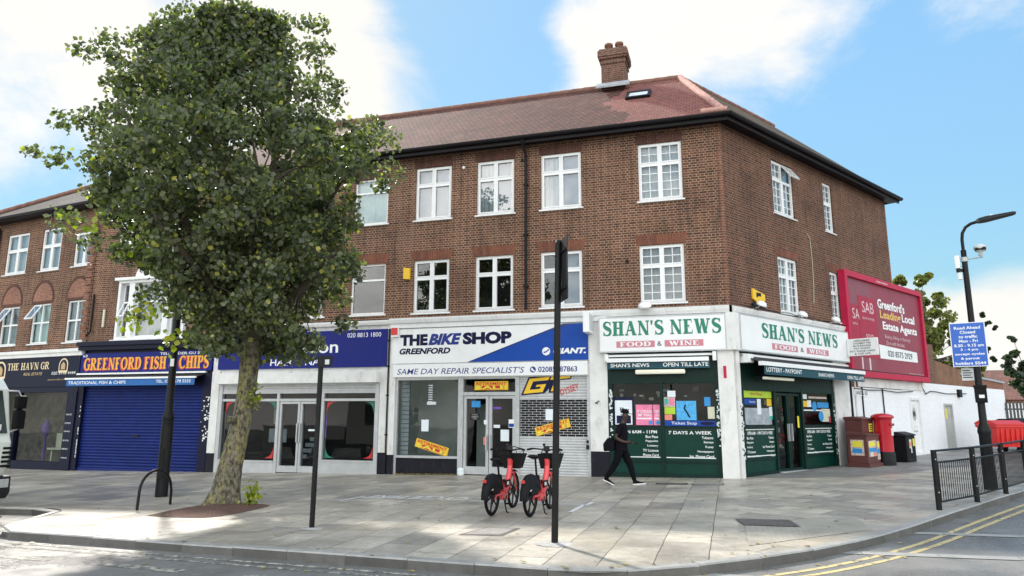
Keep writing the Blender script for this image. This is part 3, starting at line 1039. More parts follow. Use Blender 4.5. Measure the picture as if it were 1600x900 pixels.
def letters_lines(parent, lines, m, d, bold=0, name='lettering'):
    """several lines of lettering, each a part: (string, u0, u1, z0, z1)"""
    for ln in lines:
        mb = MB()
        put_text(mb, *ln, d, bold)
        mb.build(name, m, parent, fix=False)


def serif(parent, s, m, u0, u1, z0, z1, d, K=.19, H=.06, slant=0, name='lettering'):
    mb = MB()
    put_serif(mb, s, u0, u1, z0, z1, d, K, H, slant=slant)
    return mb.build(name, m, parent, fix=False)


# ================================================================== SETTING: ground, kerb, road
KERB_A = [(-40, 21.9), (-10.51, 14.93), (-9.03, 14.57), (-8.86, 13.6), (-8.78, 12.75), (-8.60, 12.2), (-8.29, 11.85), (-6.99, 11.38), (-5.06, 10.58), (-2.52, 9.60),
          (-.37, 8.72), (.55, 8.36), (1.10, 8.25), (1.95, 8.42), (2.70, 8.74)]
KERB_B = [(2.70, 8.74), (3.4, 9.05), (4.2, 9.53), (5.0, 10.12), (5.9, 10.87), (7.0, 11.9), (9.17, 13.85), (12.2, 16.5), (60, 58)]


def smooth_path(pts, it=2):
    for _ in range(it):
        out = [pts[0]]
        for a, b in zip(pts[:-1], pts[1:]):
            out += [(a[0] * .75 + b[0] * .25, a[1] * .75 + b[1] * .25), (a[0] * .25 + b[0] * .75, a[1] * .25 + b[1] * .75)]
        out.append(pts[-1])
        pts = out
    return pts


KPATH = smooth_path(KERB_A + KERB_B[1:], 2)


def offset_path(pts, d):
    out = []
    for i, q in enumerate(pts):
        a, b = pts[max(i - 1, 0)], pts[min(i + 1, len(pts) - 1)]
        dx, dy = b[0] - a[0], b[1] - a[1]
        l = hypot(dx, dy)
        out.append((q[0] + dy / l * d, q[1] - dx / l * d))     # positive = towards the road
    return out


def resample(pts, step):
    out = [pts[0]]
    acc = 0
    for a, b in zip(pts[:-1], pts[1:]):
        l = hypot(b[0] - a[0], b[1] - a[1])
        t = step - acc
        while t <= l:
            out.append((a[0] + (b[0] - a[0]) * t / l, a[1] + (b[1] - a[1]) * t / l))
            t += step
        acc = (acc + l) % step
    return out


def ground_sheet(name, pts, dz, m, kind='structure'):
    me = bpy.data.meshes.new(name)
    bm = bmesh.new()
    f = bm.faces.new([bm.verts.new((x, y, G(x, y) + dz)) for x, y in pts])
    bm.normal_update()
    bmesh.ops.triangulate(bm, faces=[f])
    bmesh.ops.recalc_face_normals(bm, faces=bm.faces)
    for f in bm.faces:
        if f.normal.z < 0: f.normal_flip()
    bm.to_mesh(me)
    bm.free()
    me.materials.append(m)
    o = bpy.data.objects.new(name, me)
    COL.objects.link(o)
    return props(o, kind=kind)


def strip(name, path, d0, d1, dz, m, kind='structure'):
    a, b = offset_path(path, d0), offset_path(path, d1)
    mb = MB()
    vs = []
    for q, r in zip(a, b):
        vs += [(q[0], q[1], G(*q) + dz), (r[0], r[1], G(*r) + dz)]
    mb.add(vs, [(2 * i, 2 * i + 1, 2 * i + 3, 2 * i + 2) for i in range(len(a) - 1)])
    o = mb.build(name, m, fix=False)
    return props(o, kind=kind)


MT['slab'] = slabmat('paving slab', AA, .95, .62)
MT['slab_side'] = slabmat('paving slab by the side street', AB, .95, .62)
MT['asphalt'] = asphaltmat('wet asphalt')
MT['asphalt_dark'] = asphaltmat('footway tarmac', (.20, .195, .18), .4, .75)
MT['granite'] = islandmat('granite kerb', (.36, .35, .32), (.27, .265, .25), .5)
MT['kerb_face'] = islandmat('shaded kerb face', (.125, .12, .11), (.075, .073, .068), .6)  # backlit shade of the front face put into a darker colour
MT['paint_faint'] = worn('almost worn away line', (.50, .46, .36), .47)
MT['paint_yellow'] = worn('worn yellow line', (.52, .42, .20), .56)
MT['paint_white'] = worn('worn white line', (.66, .66, .64), .66)
MT['setts'] = islandmat('granite sett band', (.36, .35, .32), (.27, .265, .25), .6)
MT['iron'] = mat('iron cover', (.10, .088, .078), .55, var=.35, scale=14, bump=.6, bscale=70)
MT['conc'] = mat('concrete infill', (.24, .225, .205), .8, var=.25, scale=6)
MT['conc_pale'] = mat('pale mortar patch', (.36, .35, .33), .85, var=.25, scale=8)
MT['tactile'] = mat('ribbed tactile paving', (.33, .305, .25), .7, var=.2, scale=2)

R0 = 420
props(MB().add([(x, y, G(x, y) - .12) for x in np.linspace(-R0, R0, 9) for y in np.linspace(-R0, R0, 9)],
               [(i * 9 + j, (i + 1) * 9 + j, (i + 1) * 9 + j + 1, i * 9 + j + 1) for i in range(8) for j in range(8)]).build('road', 'asphalt'), kind='structure')

kin = offset_path(KPATH, -.15)
seam = 0
ks = min(range(len(kin)), key=lambda i: hypot(kin[i][0] - 2.75, kin[i][1] - 8.9))
inner_a = [tuple(FA.w(.0, -1.2).xy), tuple(FA.w(-23.2, -1.2).xy), tuple(FH.w(-8, -1.2).xy), tuple(FH.w(-30, -1.2).xy)]
ground_sheet('pavement', kin[:ks + 1] + [(CX + .05, CY)] + inner_a, 0, MT['slab'])
inner_b = [tuple(FB.w(62, -1.5).xy), tuple(FB.w(.0, -1.5).xy)]
ground_sheet('side_pavement', [(CX + .05, CY)] + kin[ks:] + inner_b, 0, MT['slab_side'])

# kerb stones laid end to end
kb = MB()
rs = resample(KPATH, .915)
for i in range(len(rs) - 1):
    a, b = Vector(rs[i]), Vector(rs[i + 1])
    if a.length > 34: continue
    t = (b - a).normalized()
    nn = Vector((-t.y, t.x))
    a2, b2 = a + t * .005, b - t * .005
    e = RNG.uniform(-.004, .006)
    e2 = RNG.uniform(-.004, .004)
    q = []
    for pz in (-.3, None):
        for v in (a2, b2, b2 + nn * .15, a2 + nn * .15):
            q.append((v.x, v.y, G(v.x, v.y) + (pz if pz else .004 + e)))
    k0 = len(kb.v)
    # rounded nose: split the front top edge
    vs = q[:4] + [(q[4][0], q[4][1], q[4][2] - .018), (q[5][0], q[5][1], q[5][2] - .018)]
    fr = [(q[4][0] + nn.x * .016, q[4][1] + nn.y * .016, q[4][2]), (q[5][0] + nn.x * .016, q[5][1] + nn.y * .016, q[5][2])]
    vs += fr + [q[6], q[7]]
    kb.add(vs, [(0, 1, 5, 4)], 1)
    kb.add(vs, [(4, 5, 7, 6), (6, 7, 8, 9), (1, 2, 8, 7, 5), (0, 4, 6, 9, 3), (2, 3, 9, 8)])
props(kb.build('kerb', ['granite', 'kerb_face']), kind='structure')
strip('kerb_joint', KPATH, -.145, -.02, -.02, MT['asphalt_dark'])

# double yellow lines and granite bands on the road
ky = [q for q in KPATH if -9 < q[0] < 40 and q[1] < 40]
ka = [q for q in ky if q[0] < 1.6 and q[1] < 11.7]
kbp = [q for q in ky if q[0] > 1.3]
for d in (.20, .40):
    strip('yellow_line', ka, d, d + .075, -.116, MT['paint_faint'])
    strip('yellow_line', kbp, d + .12, d + .20, -.116, MT['paint_yellow'])


def band(name, a, b, w, dz, m):
    a, b = Vector(a), Vector(b)
    t = (b - a).normalized()
    nn = Vector((-t.y, t.x)) * w / 2
    return ground_sheet(name, [tuple(a - nn), tuple(b - nn), tuple(b + nn), tuple(a + nn)], dz, m)


def paved_band(name, a, b, w, dz):
    """row of pale granite stones"""
    a, b = Vector(a), Vector(b)
    t = (b - a).normalized()
    nn = Vector((-t.y, t.x)) * w / 2
    mb = MB()
    n = int((b - a).length / .9)
    for i in range(n):
        p0, p1 = a + t * (i * .9 + .004), a + t * ((i + 1) * .9 - .004)
        mb.add([(v.x, v.y, G(v.x, v.y) + dz) for v in (p0 - nn, p1 - nn, p1 + nn, p0 + nn)], [(0, 1, 2, 3)])
    return props(mb.build(name, 'setts', fix=False), kind='structure')


paved_band('stone_band', (5.72, 11.24), (24, 5.4), .22, -.114)
paved_band('stone_band', (3.75, 9.92), (22, 4.5), .22, -.112)
paved_band('stone_band', (1.9, 8.68), (9, 5.6), .26, -.112)
sb = MB()
for x0 in (-7.6, -5.4, -3.2):
    a, b = Vector((x0, 10.55 - (x0 + 7.6) * .38)), Vector((x0 + 1.3, 10.02 - (x0 + 7.6) * .38))
    nn = Vector((.05, .12)) * .6
    sb.add([(v.x, v.y, G(v.x, v.y) - .116) for v in (a - nn, b - nn, b + nn, a + nn)], [(0, 1, 2, 3)])
props(sb.build('white_line', 'paint_faint', fix=False), kind='structure')

# darker tarmac strip along the side shop
ground_sheet('tarmac_strip', [tuple(FB.w(.4, 0).xy), tuple(FB.w(.9, 1.0).xy), tuple(FB.w(3, 2.3).xy), tuple(FB.w(9, 3.2).xy), tuple(FB.w(40, 3.4).xy), tuple(FB.w(40, -.6).xy)], .004, MT['asphalt_dark'])

# ribbed tactile panel at the crossing point
tp = MB()
a, b, c = Vector((3.62, 11.28)), Vector((3.12, 9.62)), Vector((5.3, 10.72))
e1, e2 = (c - b) * 1.0, (a - b)
n = 22
for i in range(n):
    p0, p1 = b + e1 * (i / n), b + e1 * ((i + .5) / n)
    for q0, q1, z in ((p0, p1, .007), (p1, b + e1 * ((i + 1) / n), .004)):
        k = 1 - .55 * max(0, (i / n - .55))
        tp.add([(v.x, v.y, G(v.x, v.y) + z) for v in (q0, q1, q1 + e2 * k, q0 + e2 * k)], [(0, 1, 2, 3)])
props(tp.build('tactile_paving', 'tactile', fix=False), kind='structure')

# painted bay marking with upside-down lettering
bay = MB()


def gline(mb, a, b, w, dz=.005):
    a, b = Vector(a), Vector(b)
    t = (b - a).normalized()
    nn = Vector((-t.y, t.x)) * w / 2
    mb.add([(v.x, v.y, G(v.x, v.y) + dz) for v in (a - nn, b - nn, b + nn, a + nn)], [(0, 1, 2, 3)])


def GW(u, d):
    q = FA.w(u, d)
    return (q.x, q.y)


def to_A(x, y):
    q = Vector((x, y, 0)) - FA.o
    return q.dot(FA.u), q.dot(FA.n)


gline(bay, (-.85, 14.95), (1.50, 14.02), .07)
gline(bay, (1.45, 14.14), (1.06, 13.05), .09)
gline(bay, (1.62, 14.4), (1.40, 13.9), .09)
gline(bay, (-3.62, 15.25), (-3.25, 16.1), .08)
gline(bay, (-3.4, 15.9), (-1.2, 15.2), .05)
for u, d, l in ((-6.8, 6.6, .22), (-5.9, 7.3, .25), (-8.6, 6.2, .3), (-8.0, 6.5, .2), (-9.6, 5.7, .25), (-4.2, 7.2, .18)):
    gline(bay, GW(u, d), GW(u + l, d), .05)
bay.build('bay_line', 'paint_white', fix=False)['kind'] = 'structure'
tm = MB()
vs, fs = text_polys('CYCLE HIRE', .02, 0, 1.1)
xs = [v[0] for v in vs]; ys = [v[1] for v in vs]
ua, da = to_A(-.95, 15.15); ub, db = to_A(-3.15, 15.95)
out = []
for v in vs:
    x = (v[0] - min(xs)) / (max(xs) - min(xs)); y = (v[1] - min(ys)) / (max(ys) - min(ys))
    q = Vector((-.95, 15.12)).lerp(Vector((-3.15, 15.82)), x) + Vector((-.17, -.5)) * (y * 1.0) + Vector((.1, .42))
    out.append((q.x, q.y, G(q.x, q.y) + .005))
tm.add(out, fs)
tm.build('bay_lettering', 'paint_white', fix=False)['kind'] = 'structure'

# covers and grilles let into the pavement
def cover(name, pts, inner, label, m0='iron', m1='conc', h=0):
    c = sum((Vector(q) for q in pts), Vector((0, 0))) / len(pts)
    F = Frame(c.x, c.y, 0)
    t = thing(name, label, 'cover', F)
    mb = MB()
    mb.add([(q[0] - c.x, q[1] - c.y, G(*q) + .006 + h) for q in pts], [tuple(range(len(pts)))])
    mb.build('frame', m0, t, off=(0, 0, OFF[t.name].z), fix=False)
    if inner:
        mb = MB()
        mb.add([((q[0] - c.x) * inner, (q[1] - c.y) * inner, G(*q) + .010) for q in pts], [tuple(range(len(pts)))])
        mb.build('lid', m1, t, off=(0, 0, OFF[t.name].z), fix=False)
    return t


cover('manhole_cover', [(-.79, 10.82), (-.38, 11.49), (.15, 11.33), (-.14, 10.66)], .82, 'recessed manhole cover in the paving in front of the parked bicycles')
cover('access_cover', [(3.66, 11.92), (4.47, 11.70), (4.37, 11.02), (3.60, 11.26)], None, 'dark iron access cover beside the ribbed tactile paving', h=.010)
cover('ventilation_grille', [(3.62, 18.08), (4.38, 17.88), (4.28, 17.55), (3.55, 17.75)], .9, 'dark grating in the pavement nearer the walking man', 'black', 'iron')
cover('ventilation_grille', [(4.46, 17.84), (5.20, 17.62), (5.08, 17.28), (4.36, 17.50)], .9, 'paler worn grating in the pavement nearer the white corner pillar', 'iron', 'conc')

# bare soil round the tree
sv = [(-6.72, 13.40), (-6.1, 13.12), (-5.34, 12.98), (-5.0, 13.8), (-4.82, 14.72), (-5.2, 14.95), (-6.2, 15.25), (-6.6, 14.3)]
sm = MB()
cx, cy = -5.86, 14.5
rings = []
for k in range(6):
    t = 1 - k / 6
    for q in smooth_path(sv + [sv[0]], 1)[:-1]:
        x, y = cx + (q[0] - cx) * t, cy + (q[1] - cy) * t
        sm.v.append((x, y, G(x, y) + .006 + .07 * (1 - t) ** 1.2 + (RNG.uniform(-.012, .012) if 0 < k else 0)))
nr = len(smooth_path(sv + [sv[0]], 1)) - 1
for k in range(5):
    for i in range(nr):
        sm.f.append((k * nr + i, k * nr + (i + 1) % nr, (k + 1) * nr + (i + 1) % nr, (k + 1) * nr + i)); sm.m.append(0); sm.sm.append(True)
sm.f.append(tuple(5 * nr + i for i in range(nr))); sm.m.append(0); sm.sm.append(True)
props(sm.build('soil', 'soil'), kind='structure')


# ================================================================== MAIN BRICK TERRACE
def lintel(parent, u0, u1, z, h=.30, d=.012, name='arch'):
    """soldier course flat arch with splayed ends"""
    mb = MB()
    n = 17
    top = []
    for i in range(n):
        a = u0 - .05 + (u1 - u0 + .1) * i / n
        b = u0 - .05 + (u1 - u0 + .1) * (i + 1) / n - .012
        ta = (a - (u0 + u1) / 2) * 1.13 + (u0 + u1) / 2
        tb = (b - (u0 + u1) / 2) * 1.13 + (u0 + u1) / 2
        mb.prism([(a, z), (b, z), (tb, z + h), (ta, z + h)], 0, d + .002 * (i % 3))
    return mb.build(name, 'brick_red_plain', parent)


MT['brick_red_plain'] = islandmat('red rubbed brick', (.225, .082, .046), (.14, .052, .034), .85)

T = thing('brick_terrace', 'three storey brown brick corner building with white windows and hipped tiled roof', 'building', FA, 0, 0)
EZ, PZ = 10.0, 4.62
WA_up = [(-9.56, -8.32), (-7.44, -6.22), (-5.35, -4.10), (-2.38, -1.13)]
WA_lo = [(-9.55, -8.34), (-7.46, -6.24), (-5.37, -4.11), (-2.42, -1.17)]
ops = [(a, b, 7.80, 9.55) for a, b in WA_up] + [(a, b, 4.78, 6.46) for a, b in WA_lo]
ops += [(-11.78, -10.55, 7.80, 9.35), (-11.78, -10.55, 4.80, 6.44), (-14.0, -12.8, 7.8, 9.35), (-14.0, -12.8, 4.8, 6.44), (-16.3, -15.1, 7.8, 9.35), (-16.3, -15.1, 4.8, 6.44)]
w = MB()
wall(w, -16.95, -.11, PZ, EZ, ops)
w.build('wall', 'brick', T, fix=False)
w = MB()
w.box(-.11, .004, -.2, .004, PZ, EZ)
w.build('quoin', 'brick_quoin', T)
# upper floor windows of the front
for i, (a, b) in enumerate(WA_up[:3]):
    window(T, a, b, 7.80, 9.55, back=[('sky_panel', 0, 1)] if i == 0 else [('sky_panel', .0, 1), ('net', 0.0, .42 + .05 * i)], glass='glass_sky')
window(T, *WA_up[3], 7.80, 9.55, bars=(2, 2, 4), back='net', trans=.64)
for i, (a, b) in enumerate(WA_lo[:3]):
    window(T, a, b, 4.78, 6.46, back=[('sky_panel', .5, 1)] if i == 2 else None)
window(T, *WA_lo[3], 4.78, 6.46, bars=(2, 2, 4), back='net_dull', trans=.64)
for a in (-11.78, -14.0, -16.3):
    window(T, a, a + 1.23, 7.80, 9.35, cols=1, trans=.70, back='curtain_aqua', casement=False, glass='glass_sky')
    window(T, a, a + 1.23, 4.80, 6.44, cols=1, trans=.68, casement=False)
for a, b in WA_lo + [(-11.78, -10.55), (-14.0, -12.8)]:
    lintel(T, a, b, 6.47)
MT['brick_red_dim'] = islandmat('dim red brick course', (.115, .045, .032), (.07, .030, .024), .85)
for a, b in WA_up + [(-11.78, -10.55)]:
    z = 9.56 if b > -10 else 9.36
    mb = MB()
    for i in range(15):
        x = a - .06 + (b - a + .12) * i / 15
        mb.box(x, x + (b - a + .12) / 15 - .012, 0, .010, z, z + .26)
    mb.build('arch', 'brick_red_dim', T)
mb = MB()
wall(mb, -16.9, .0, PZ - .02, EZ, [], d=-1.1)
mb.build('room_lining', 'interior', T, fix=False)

# side elevation
TB_OFF = None
S = T       # the side wing belongs to the same building: its parts are written in the side frame


def sideT(mb):
    """side-frame coordinates (v, -d, z) -> front-frame local coordinates"""
    mb.T = Matrix.Rotation(AB - AA, 4, 'Z')
    return mb


WB = [(2.78, 4.08, 7.83, 9.55, 2), (6.18, 6.84, 7.84, 9.58, 1), (2.78, 3.98, 4.70, 6.45, 2), (6.20, 6.82, 4.74, 6.43, 1)]
mb = sideT(MB())
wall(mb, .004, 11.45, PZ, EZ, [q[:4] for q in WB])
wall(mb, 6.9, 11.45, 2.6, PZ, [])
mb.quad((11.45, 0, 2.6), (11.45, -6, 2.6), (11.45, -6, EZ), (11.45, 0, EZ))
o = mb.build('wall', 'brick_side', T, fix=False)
# brick texture needs coordinates along the side wall: give the mesh its own frame
o.data.transform(Matrix.Rotation(-(AB - AA), 4, 'Z'))
o.rotation_euler = (0, 0, AB - AA)
mb = MB()
mb.box(11.33, 11.455, -.3, .006, 2.62, EZ)
q = mb.build('quoin', 'brick_quoin', T, off=(0, 0, 0))
q.rotation_euler = (0, 0, AB - AA)
mb = sideT(MB())
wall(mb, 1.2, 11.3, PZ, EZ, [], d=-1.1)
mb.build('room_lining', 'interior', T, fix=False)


class SideHolder:
    """builds parts in side-wall coordinates under the terrace by turning the finished mesh"""
    pass


def side_part(fn):
    before = set(bpy.data.objects)
    fn()
    for o in set(bpy.data.objects) - before:
        if o.parent is T:
            o.rotation_euler = (0, 0, AB - AA)


OFF0 = OFF[T.name].copy()
OFF[T.name] = Vector((0, 0, OFF0.z))
T.location = FA.w(0, 0, OFF0.z)
side_part(lambda: window(T, 2.78, 4.08, 7.83, 9.55, bars=(2, 2, 4), back='net', open_light=(1, 1, .62)))
side_part(lambda: window(T, 6.18, 6.84, 7.84, 9.58, cols=1, trans=.58, bars=(2, 3, 4), back='net'))
side_part(lambda: window(T, 2.78, 3.98, 4.70, 6.45, bars=(2, 2, 4), back='net'))
side_part(lambda: window(T, 6.20, 6.82, 4.74, 6.43, cols=1, trans=.58, bars=(2, 3, 4), back='net_dull'))
for a, b in ((2.78, 3.98), (6.2, 6.82)):
    side_part(lambda: lintel(T, a, b, 6.46, h=.24))

# roof ------------------------------------------------
RD, RZ, OV, GZ = 3.5, 13.25, .42, 10.06      # ridge setback and height, eaves overhang and height
RE = (-1.24, RD)                             # ridge end (u, inward)
cb_ = cos(AB - AA); sb_ = sin(AB - AA)


def sideP(v, d, z):
    """side-frame point in front-frame (u, d, z)"""
    x, y = v * cb_ + d * sb_, v * sb_ - d * cb_
    return (x, -y, z)


half = (pi - (AB - AA)) / 2
ec = (OV / sin(half) * cos(half) * 1.0, OV)             # eaves corner, front frame (u, d)
ECu = OV / math.tan(half)
EC = (ECu, OV, GZ)
RIDGE = (RE[0], -RD, RZ)
UL = -22.9
mb = MB()
TS = -3.05                                   # where the re-laid tiles begin


def roof_pt(u, t):
    """t = 0 eaves, 1 ridge on the front slope"""
    return (u, OV + (-RD - OV) * t, GZ + (RZ - GZ) * t)


jr = random.Random(3)
JOIN = []
for i in range(17):
    u_ = TS + .18 - .75 * (i / 17) + .34 * sin(i * .55) + jr.uniform(-.13, .13)
    JOIN += [(u_, i / 17), (u_, (i + 1) / 17)]
JP = [roof_pt(*q) for q in JOIN]
mb.add([(q[0], -q[1], q[2]) for q in [roof_pt(-16.95, 0)] + JP + [roof_pt(-16.95, 1)]], [tuple(range(len(JP) + 2))])
mb.build('roof', 'tile_old', T, fix=False, label='weathered brown tiles')
mb = MB()
mb.add([(q[0], -q[1], q[2]) for q in JP + [RIDGE, EC]], [tuple(range(len(JP) + 2))])
mb.build('roof', 'tile_new', T, fix=False, label='newly laid red tiles')
# side slope and hidden back slopes
mb = MB()
S_far = sideP(11.9, OV, GZ)
S_rdg = sideP(8.6, -2.9, RZ)
mb.add([(q[0], -q[1], q[2]) for q in (EC, S_far, S_rdg, RIDGE)], [(0, 1, 2, 3)])
mb.add([(q[0], -q[1], q[2]) for q in (S_far, sideP(11.9, -6.3, GZ), S_rdg)], [(0, 1, 2)])
mb.build('roof', 'tile_moss', T, fix=False, label='mossy tiles above the side wall')
mb = MB()
mb.add([(q[0], -q[1], q[2]) for q in (RIDGE, (-16.95, -RD, RZ), (-16.95, -7.4, GZ), (-1.5, -7.4, GZ))], [(0, 1, 2, 3)])
mb.add([(q[0], -q[1], q[2]) for q in (RIDGE, S_rdg, sideP(11.9, -6.3, GZ), (-1.5, -7.4, GZ))], [(0, 1, 2, 3)])
mb.build('roof', 'tile_grey', T, fix=False, label='rear slope')


def ridge_tiles(name, a, b, m, r=.13, step=.42, parent=None):
    a, b = Vector((a[0], -a[1], a[2])), Vector((b[0], -b[1], b[2]))
    mb = MB()
    n = max(1, int((b - a).length / step))
    for i in range(n):
        q0, q1 = a.lerp(b, i / n), a.lerp(b, (i + 1.04) / n)
        mb.tube([q0, q1], [r * 1.05, r * .93], 10)
    return mb.build(name, m, parent)


ridge_tiles('hip_tiles', RIDGE, (EC[0] - .12, EC[1] - .05, EC[2] + .08), 'ridge_pink', .115, parent=T)
ridge_tiles('ridge_tiles', (-16.95, -RD, RZ), RIDGE, 'ridge_old', .11, parent=T)
ridge_tiles('hip_tiles', (EC[0] - .75, EC[1] - .02, GZ + .12), (EC[0] - .05, EC[1] - .02, GZ + .12), 'ridge_pink', .085, parent=T)
ridge_tiles('ridge_tiles', RIDGE, S_rdg, 'ridge_old', .10, parent=T)
# soffit, fascia and gutter
mb = MB()
mb.prof([(0, EZ - .05), (OV - .05, EZ - .08), (OV - .05, EZ + .02), (0, EZ + .06)], -16.95, .0)
mb.prof([(OV - .05, EZ - .14), (OV - .02, EZ - .14), (OV - .02, GZ), (OV - .05, GZ)], -16.95, ECu)
mb.T = Matrix.Rotation(AB - AA, 4, 'Z')
mb.prof([(0, EZ - .05), (OV - .05, EZ - .08), (OV - .05, EZ + .02), (0, EZ + .06)], .0, 11.85)
mb.prof([(OV - .05, EZ - .14), (OV - .02, EZ - .14), (OV - .02, GZ), (OV - .05, GZ)], -ECu, 11.85)
mb.prof([(-6, EZ - .05), (OV, EZ - .05), (OV, GZ), (-6, GZ)], 11.86, 11.9)
mb.T = None
mb.prism([(0, EZ - .06), (ECu - .03, EZ - .06), (ECu - .03, EZ), (0, EZ)], 0, OV - .06)
mb.build('eaves', 'gutter', T)
mb = MB()
gp_ = [(OV - .02 + .075 + .075 * cos(a), GZ - .02 + .075 * sin(a)) for a in np.linspace(pi, 2 * pi, 7)] + [(OV + .13, GZ + .0), (OV - .02, GZ + .0)]
mb.prof(gp_, -16.95, ECu + .06)
mb.T = Matrix.Rotation(AB - AA, 4, 'Z')
mb.prof(gp_, -ECu - .06, 11.9)
mb.T = None
mb.build('gutter', 'gutter', T)
mb = MB()
mb.tube([(-5.82, -OV - .04, GZ - .1), (-5.82, -OV + .02, GZ - .22), (-5.82, -.08, EZ - .42), (-5.82, -.07, EZ - .6), (-5.82, -.07, PZ + .1)], .045, 10)
for z in (5.4, 7.0, 8.6): mb.box(-5.89, -5.75, 0, .12, z, z + .06)
mb.build('downpipe', 'gutter', T)
# chimney
mb = MB()
CXu, CYd = -3.5, -RD
for hw, dd, z0, z1 in ((.42, .42, RZ - .9, 13.95), (.46, .46, 13.95, 14.03), (.43, .43, 14.03, 14.12), (.50, .50, 14.12, 14.20), (.53, .53, 14.20, 14.42), (.49, .49, 14.42, 14.5)):
    mb.box(CXu - hw, CXu + hw, CYd - dd, CYd + dd, z0, z1)
ch = mb.build('chimney', 'brick_chimney', T)
mb = MB()
for x in (-.2, .18):
    mb.lathe([(.13, 14.5), (.12, 14.6), (.12, 14.80), (.155, 14.82), (.155, 14.90), (.10, 14.91)], 14, (CXu + x, -CYd, 0))
mb.build('chimney_pots', 'brick_quoin', ch)
mb = MB()
mb.prof([(CYd + .42, 13.05), (CYd + .44, 13.22), (CYd + .75, 12.96), (CYd + .74, 12.90)], CXu - .58, CXu + .58)
mb.build('flashing', 'lead', ch)
# skylight in the new tiles
mb = MB()
t0, t1 = .585, .70
A0, A1, B0, B1 = roof_pt(-2.86, t0), roof_pt(-2.20, t0), roof_pt(-2.86, t1), roof_pt(-2.20, t1)
nv = Vector((0, -(RZ - GZ), RD + OV)).normalized()
def up(q, h): return (q[0], -q[1] + nv.y * h, q[2] + nv.z * h)
def slab_on_roof(mb, u0, u1, t0, t1, h0, h1):
    q = [roof_pt(u0, t0), roof_pt(u1, t0), roof_pt(u1, t1), roof_pt(u0, t1)]
    mb.add([up(x, h0) for x in q] + [up(x, h1) for x in q], [(0, 1, 2, 3), (4, 5, 6, 7), (0, 1, 5, 4), (1, 2, 6, 5), (2, 3, 7, 6), (3, 0, 4, 7)])
slab_on_roof(mb, -2.93, -2.84, t0 - .02, t1 + .02, 0, .09)
slab_on_roof(mb, -2.22, -2.13, t0 - .02, t1 + .02, 0, .09)
slab_on_roof(mb, -2.84, -2.22, t0 - .02, t0 + .005, 0, .09)
slab_on_roof(mb, -2.84, -2.22, t1 - .005, t1 + .02, 0, .09)
sk = mb.build('skylight', 'gutter', T)
mb = MB()
slab_on_roof(mb, -2.84, -2.22, t0 + .005, t1 - .005, .01, .06)
mb.build('pane', mat('skylight glass', (.75, .78, .8), .08, var=.05), sk)
# loose cables and vents on the brickwork
mb = MB()
mb.T = Matrix.Rotation(AB - AA, 4, 'Z')
mb.tube([(4.75, -.015, 7.5), (4.95, -.015, 7.35), (5.0, -.015, 6.6), (4.98, -.015, 5.9), (4.9, -.015, 5.2)], .009, 5)
mb.build('cable', 'cream', T)
mb = MB()
for u, z in ((-5.95, 9.46), (-2.78, 6.02)):
    mb.lathe([(.055, -.03), (.055, .012)], 12, (u, 0, z), axis='y')
mb.lathe([(.05, -.03), (.05, .015)], 10, (-7.9, 0, 9.42), axis='y', mi=1)
mb.build('vent', ['black', 'white'], T)


# ================================================================== FISH SHOP HOUSE (middle) and the house at the end of the row
T2 = thing('shop_house', 'narrow brown brick house above the fish shop with a white pedimented bay window', 'building', FA, -20, 0)
BAY = (-21.28, -18.25, 4.25, 6.42)
mb = MB()
wall(mb, -22.88, -16.952, 3.9, 9.75, [BAY, (-21.66, -20.70, 7.40, 8.75), (-19.2, -18.2, 7.4, 8.75)])
mb.build('wall', 'brick', T2, fix=False)
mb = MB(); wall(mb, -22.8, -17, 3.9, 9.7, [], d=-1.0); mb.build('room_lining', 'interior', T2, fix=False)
window(T2, -21.66, -20.70, 7.40, 8.75, bars=(2, 2, 3), back='net_dull')
window(T2, -19.2, -18.2, 7.40, 8.75, bars=(2, 2, 3), back='net_dull')
mb = MB()
a, b, c, e = BAY
frame_rect(mb, a, b, c, e, .10, -.1, .14)
for u in (-20.68, -19.1): mb.box(u - .12, u + .12, -.1, .12, c + .1, e - .1)
mb.box(a - .12, b + .12, 0, .24, e, e + .10)
mb.box(a - .1, b + .1, 0, .22, c - .10, c)
arc = [(-19.765 + .72 * cos(t), e + .10 + .50 * sin(t)) for t in np.linspace(0, pi, 16)]
mb.prism(arc, 0, .2)
mb.prism([(-19.765 + .80 * cos(t), e + .10 + .58 * sin(t)) for t in np.linspace(0, pi, 16)], 0, .14)
bw = mb.build('bay_window', 'white', T2)
mb = MB()
for x0, x1 in ((a + .1, -20.80), (-20.56, -19.22), (-18.98, b - .1)):
    frame_rect(mb, x0, x1, c + .1, e - .1, .05, -.09, -.03)
    mb.box(x0 + .05, x1 - .05, -.09, -.03, c + 1.35, c + 1.41)
mb.build('casement', 'upvc', bw)
mb = MB(); mb.pan(a + .1, b - .1, c + .1, e - .1, -.06); mb.build('pane', 'glass_sky', bw, fix=False)
mb = MB(); mb.T = Matrix.Translation((0, .02, c + 1.36)) @ Matrix.Rotation(-.45, 4, 'X') @ Matrix.Translation((0, -.02, -(c + 1.36)))
frame_rect(mb, -21.10, -20.84, c + .75, c + 1.36, .04, -.02, .03); mb.build('open_casement', 'upvc', bw)
curtain_mb(a + .1, b - .1, c + .1, e - .1, -.3, 16).build('curtain', 'net_dull', bw, fix=False)
mb = MB()
mb.quad((-22.9, OV, 9.76), (-16.95, OV, 9.76), (-16.95, -RD, 12.9), (-22.9, -RD, 12.9))
mb.quad((-22.9, -RD, 12.9), (-16.95, -RD, 12.9), (-16.95, -7.4, 9.76), (-22.9, -7.4, 9.76))
mb.build('roof', 'tile_grey', T2, fix=False)
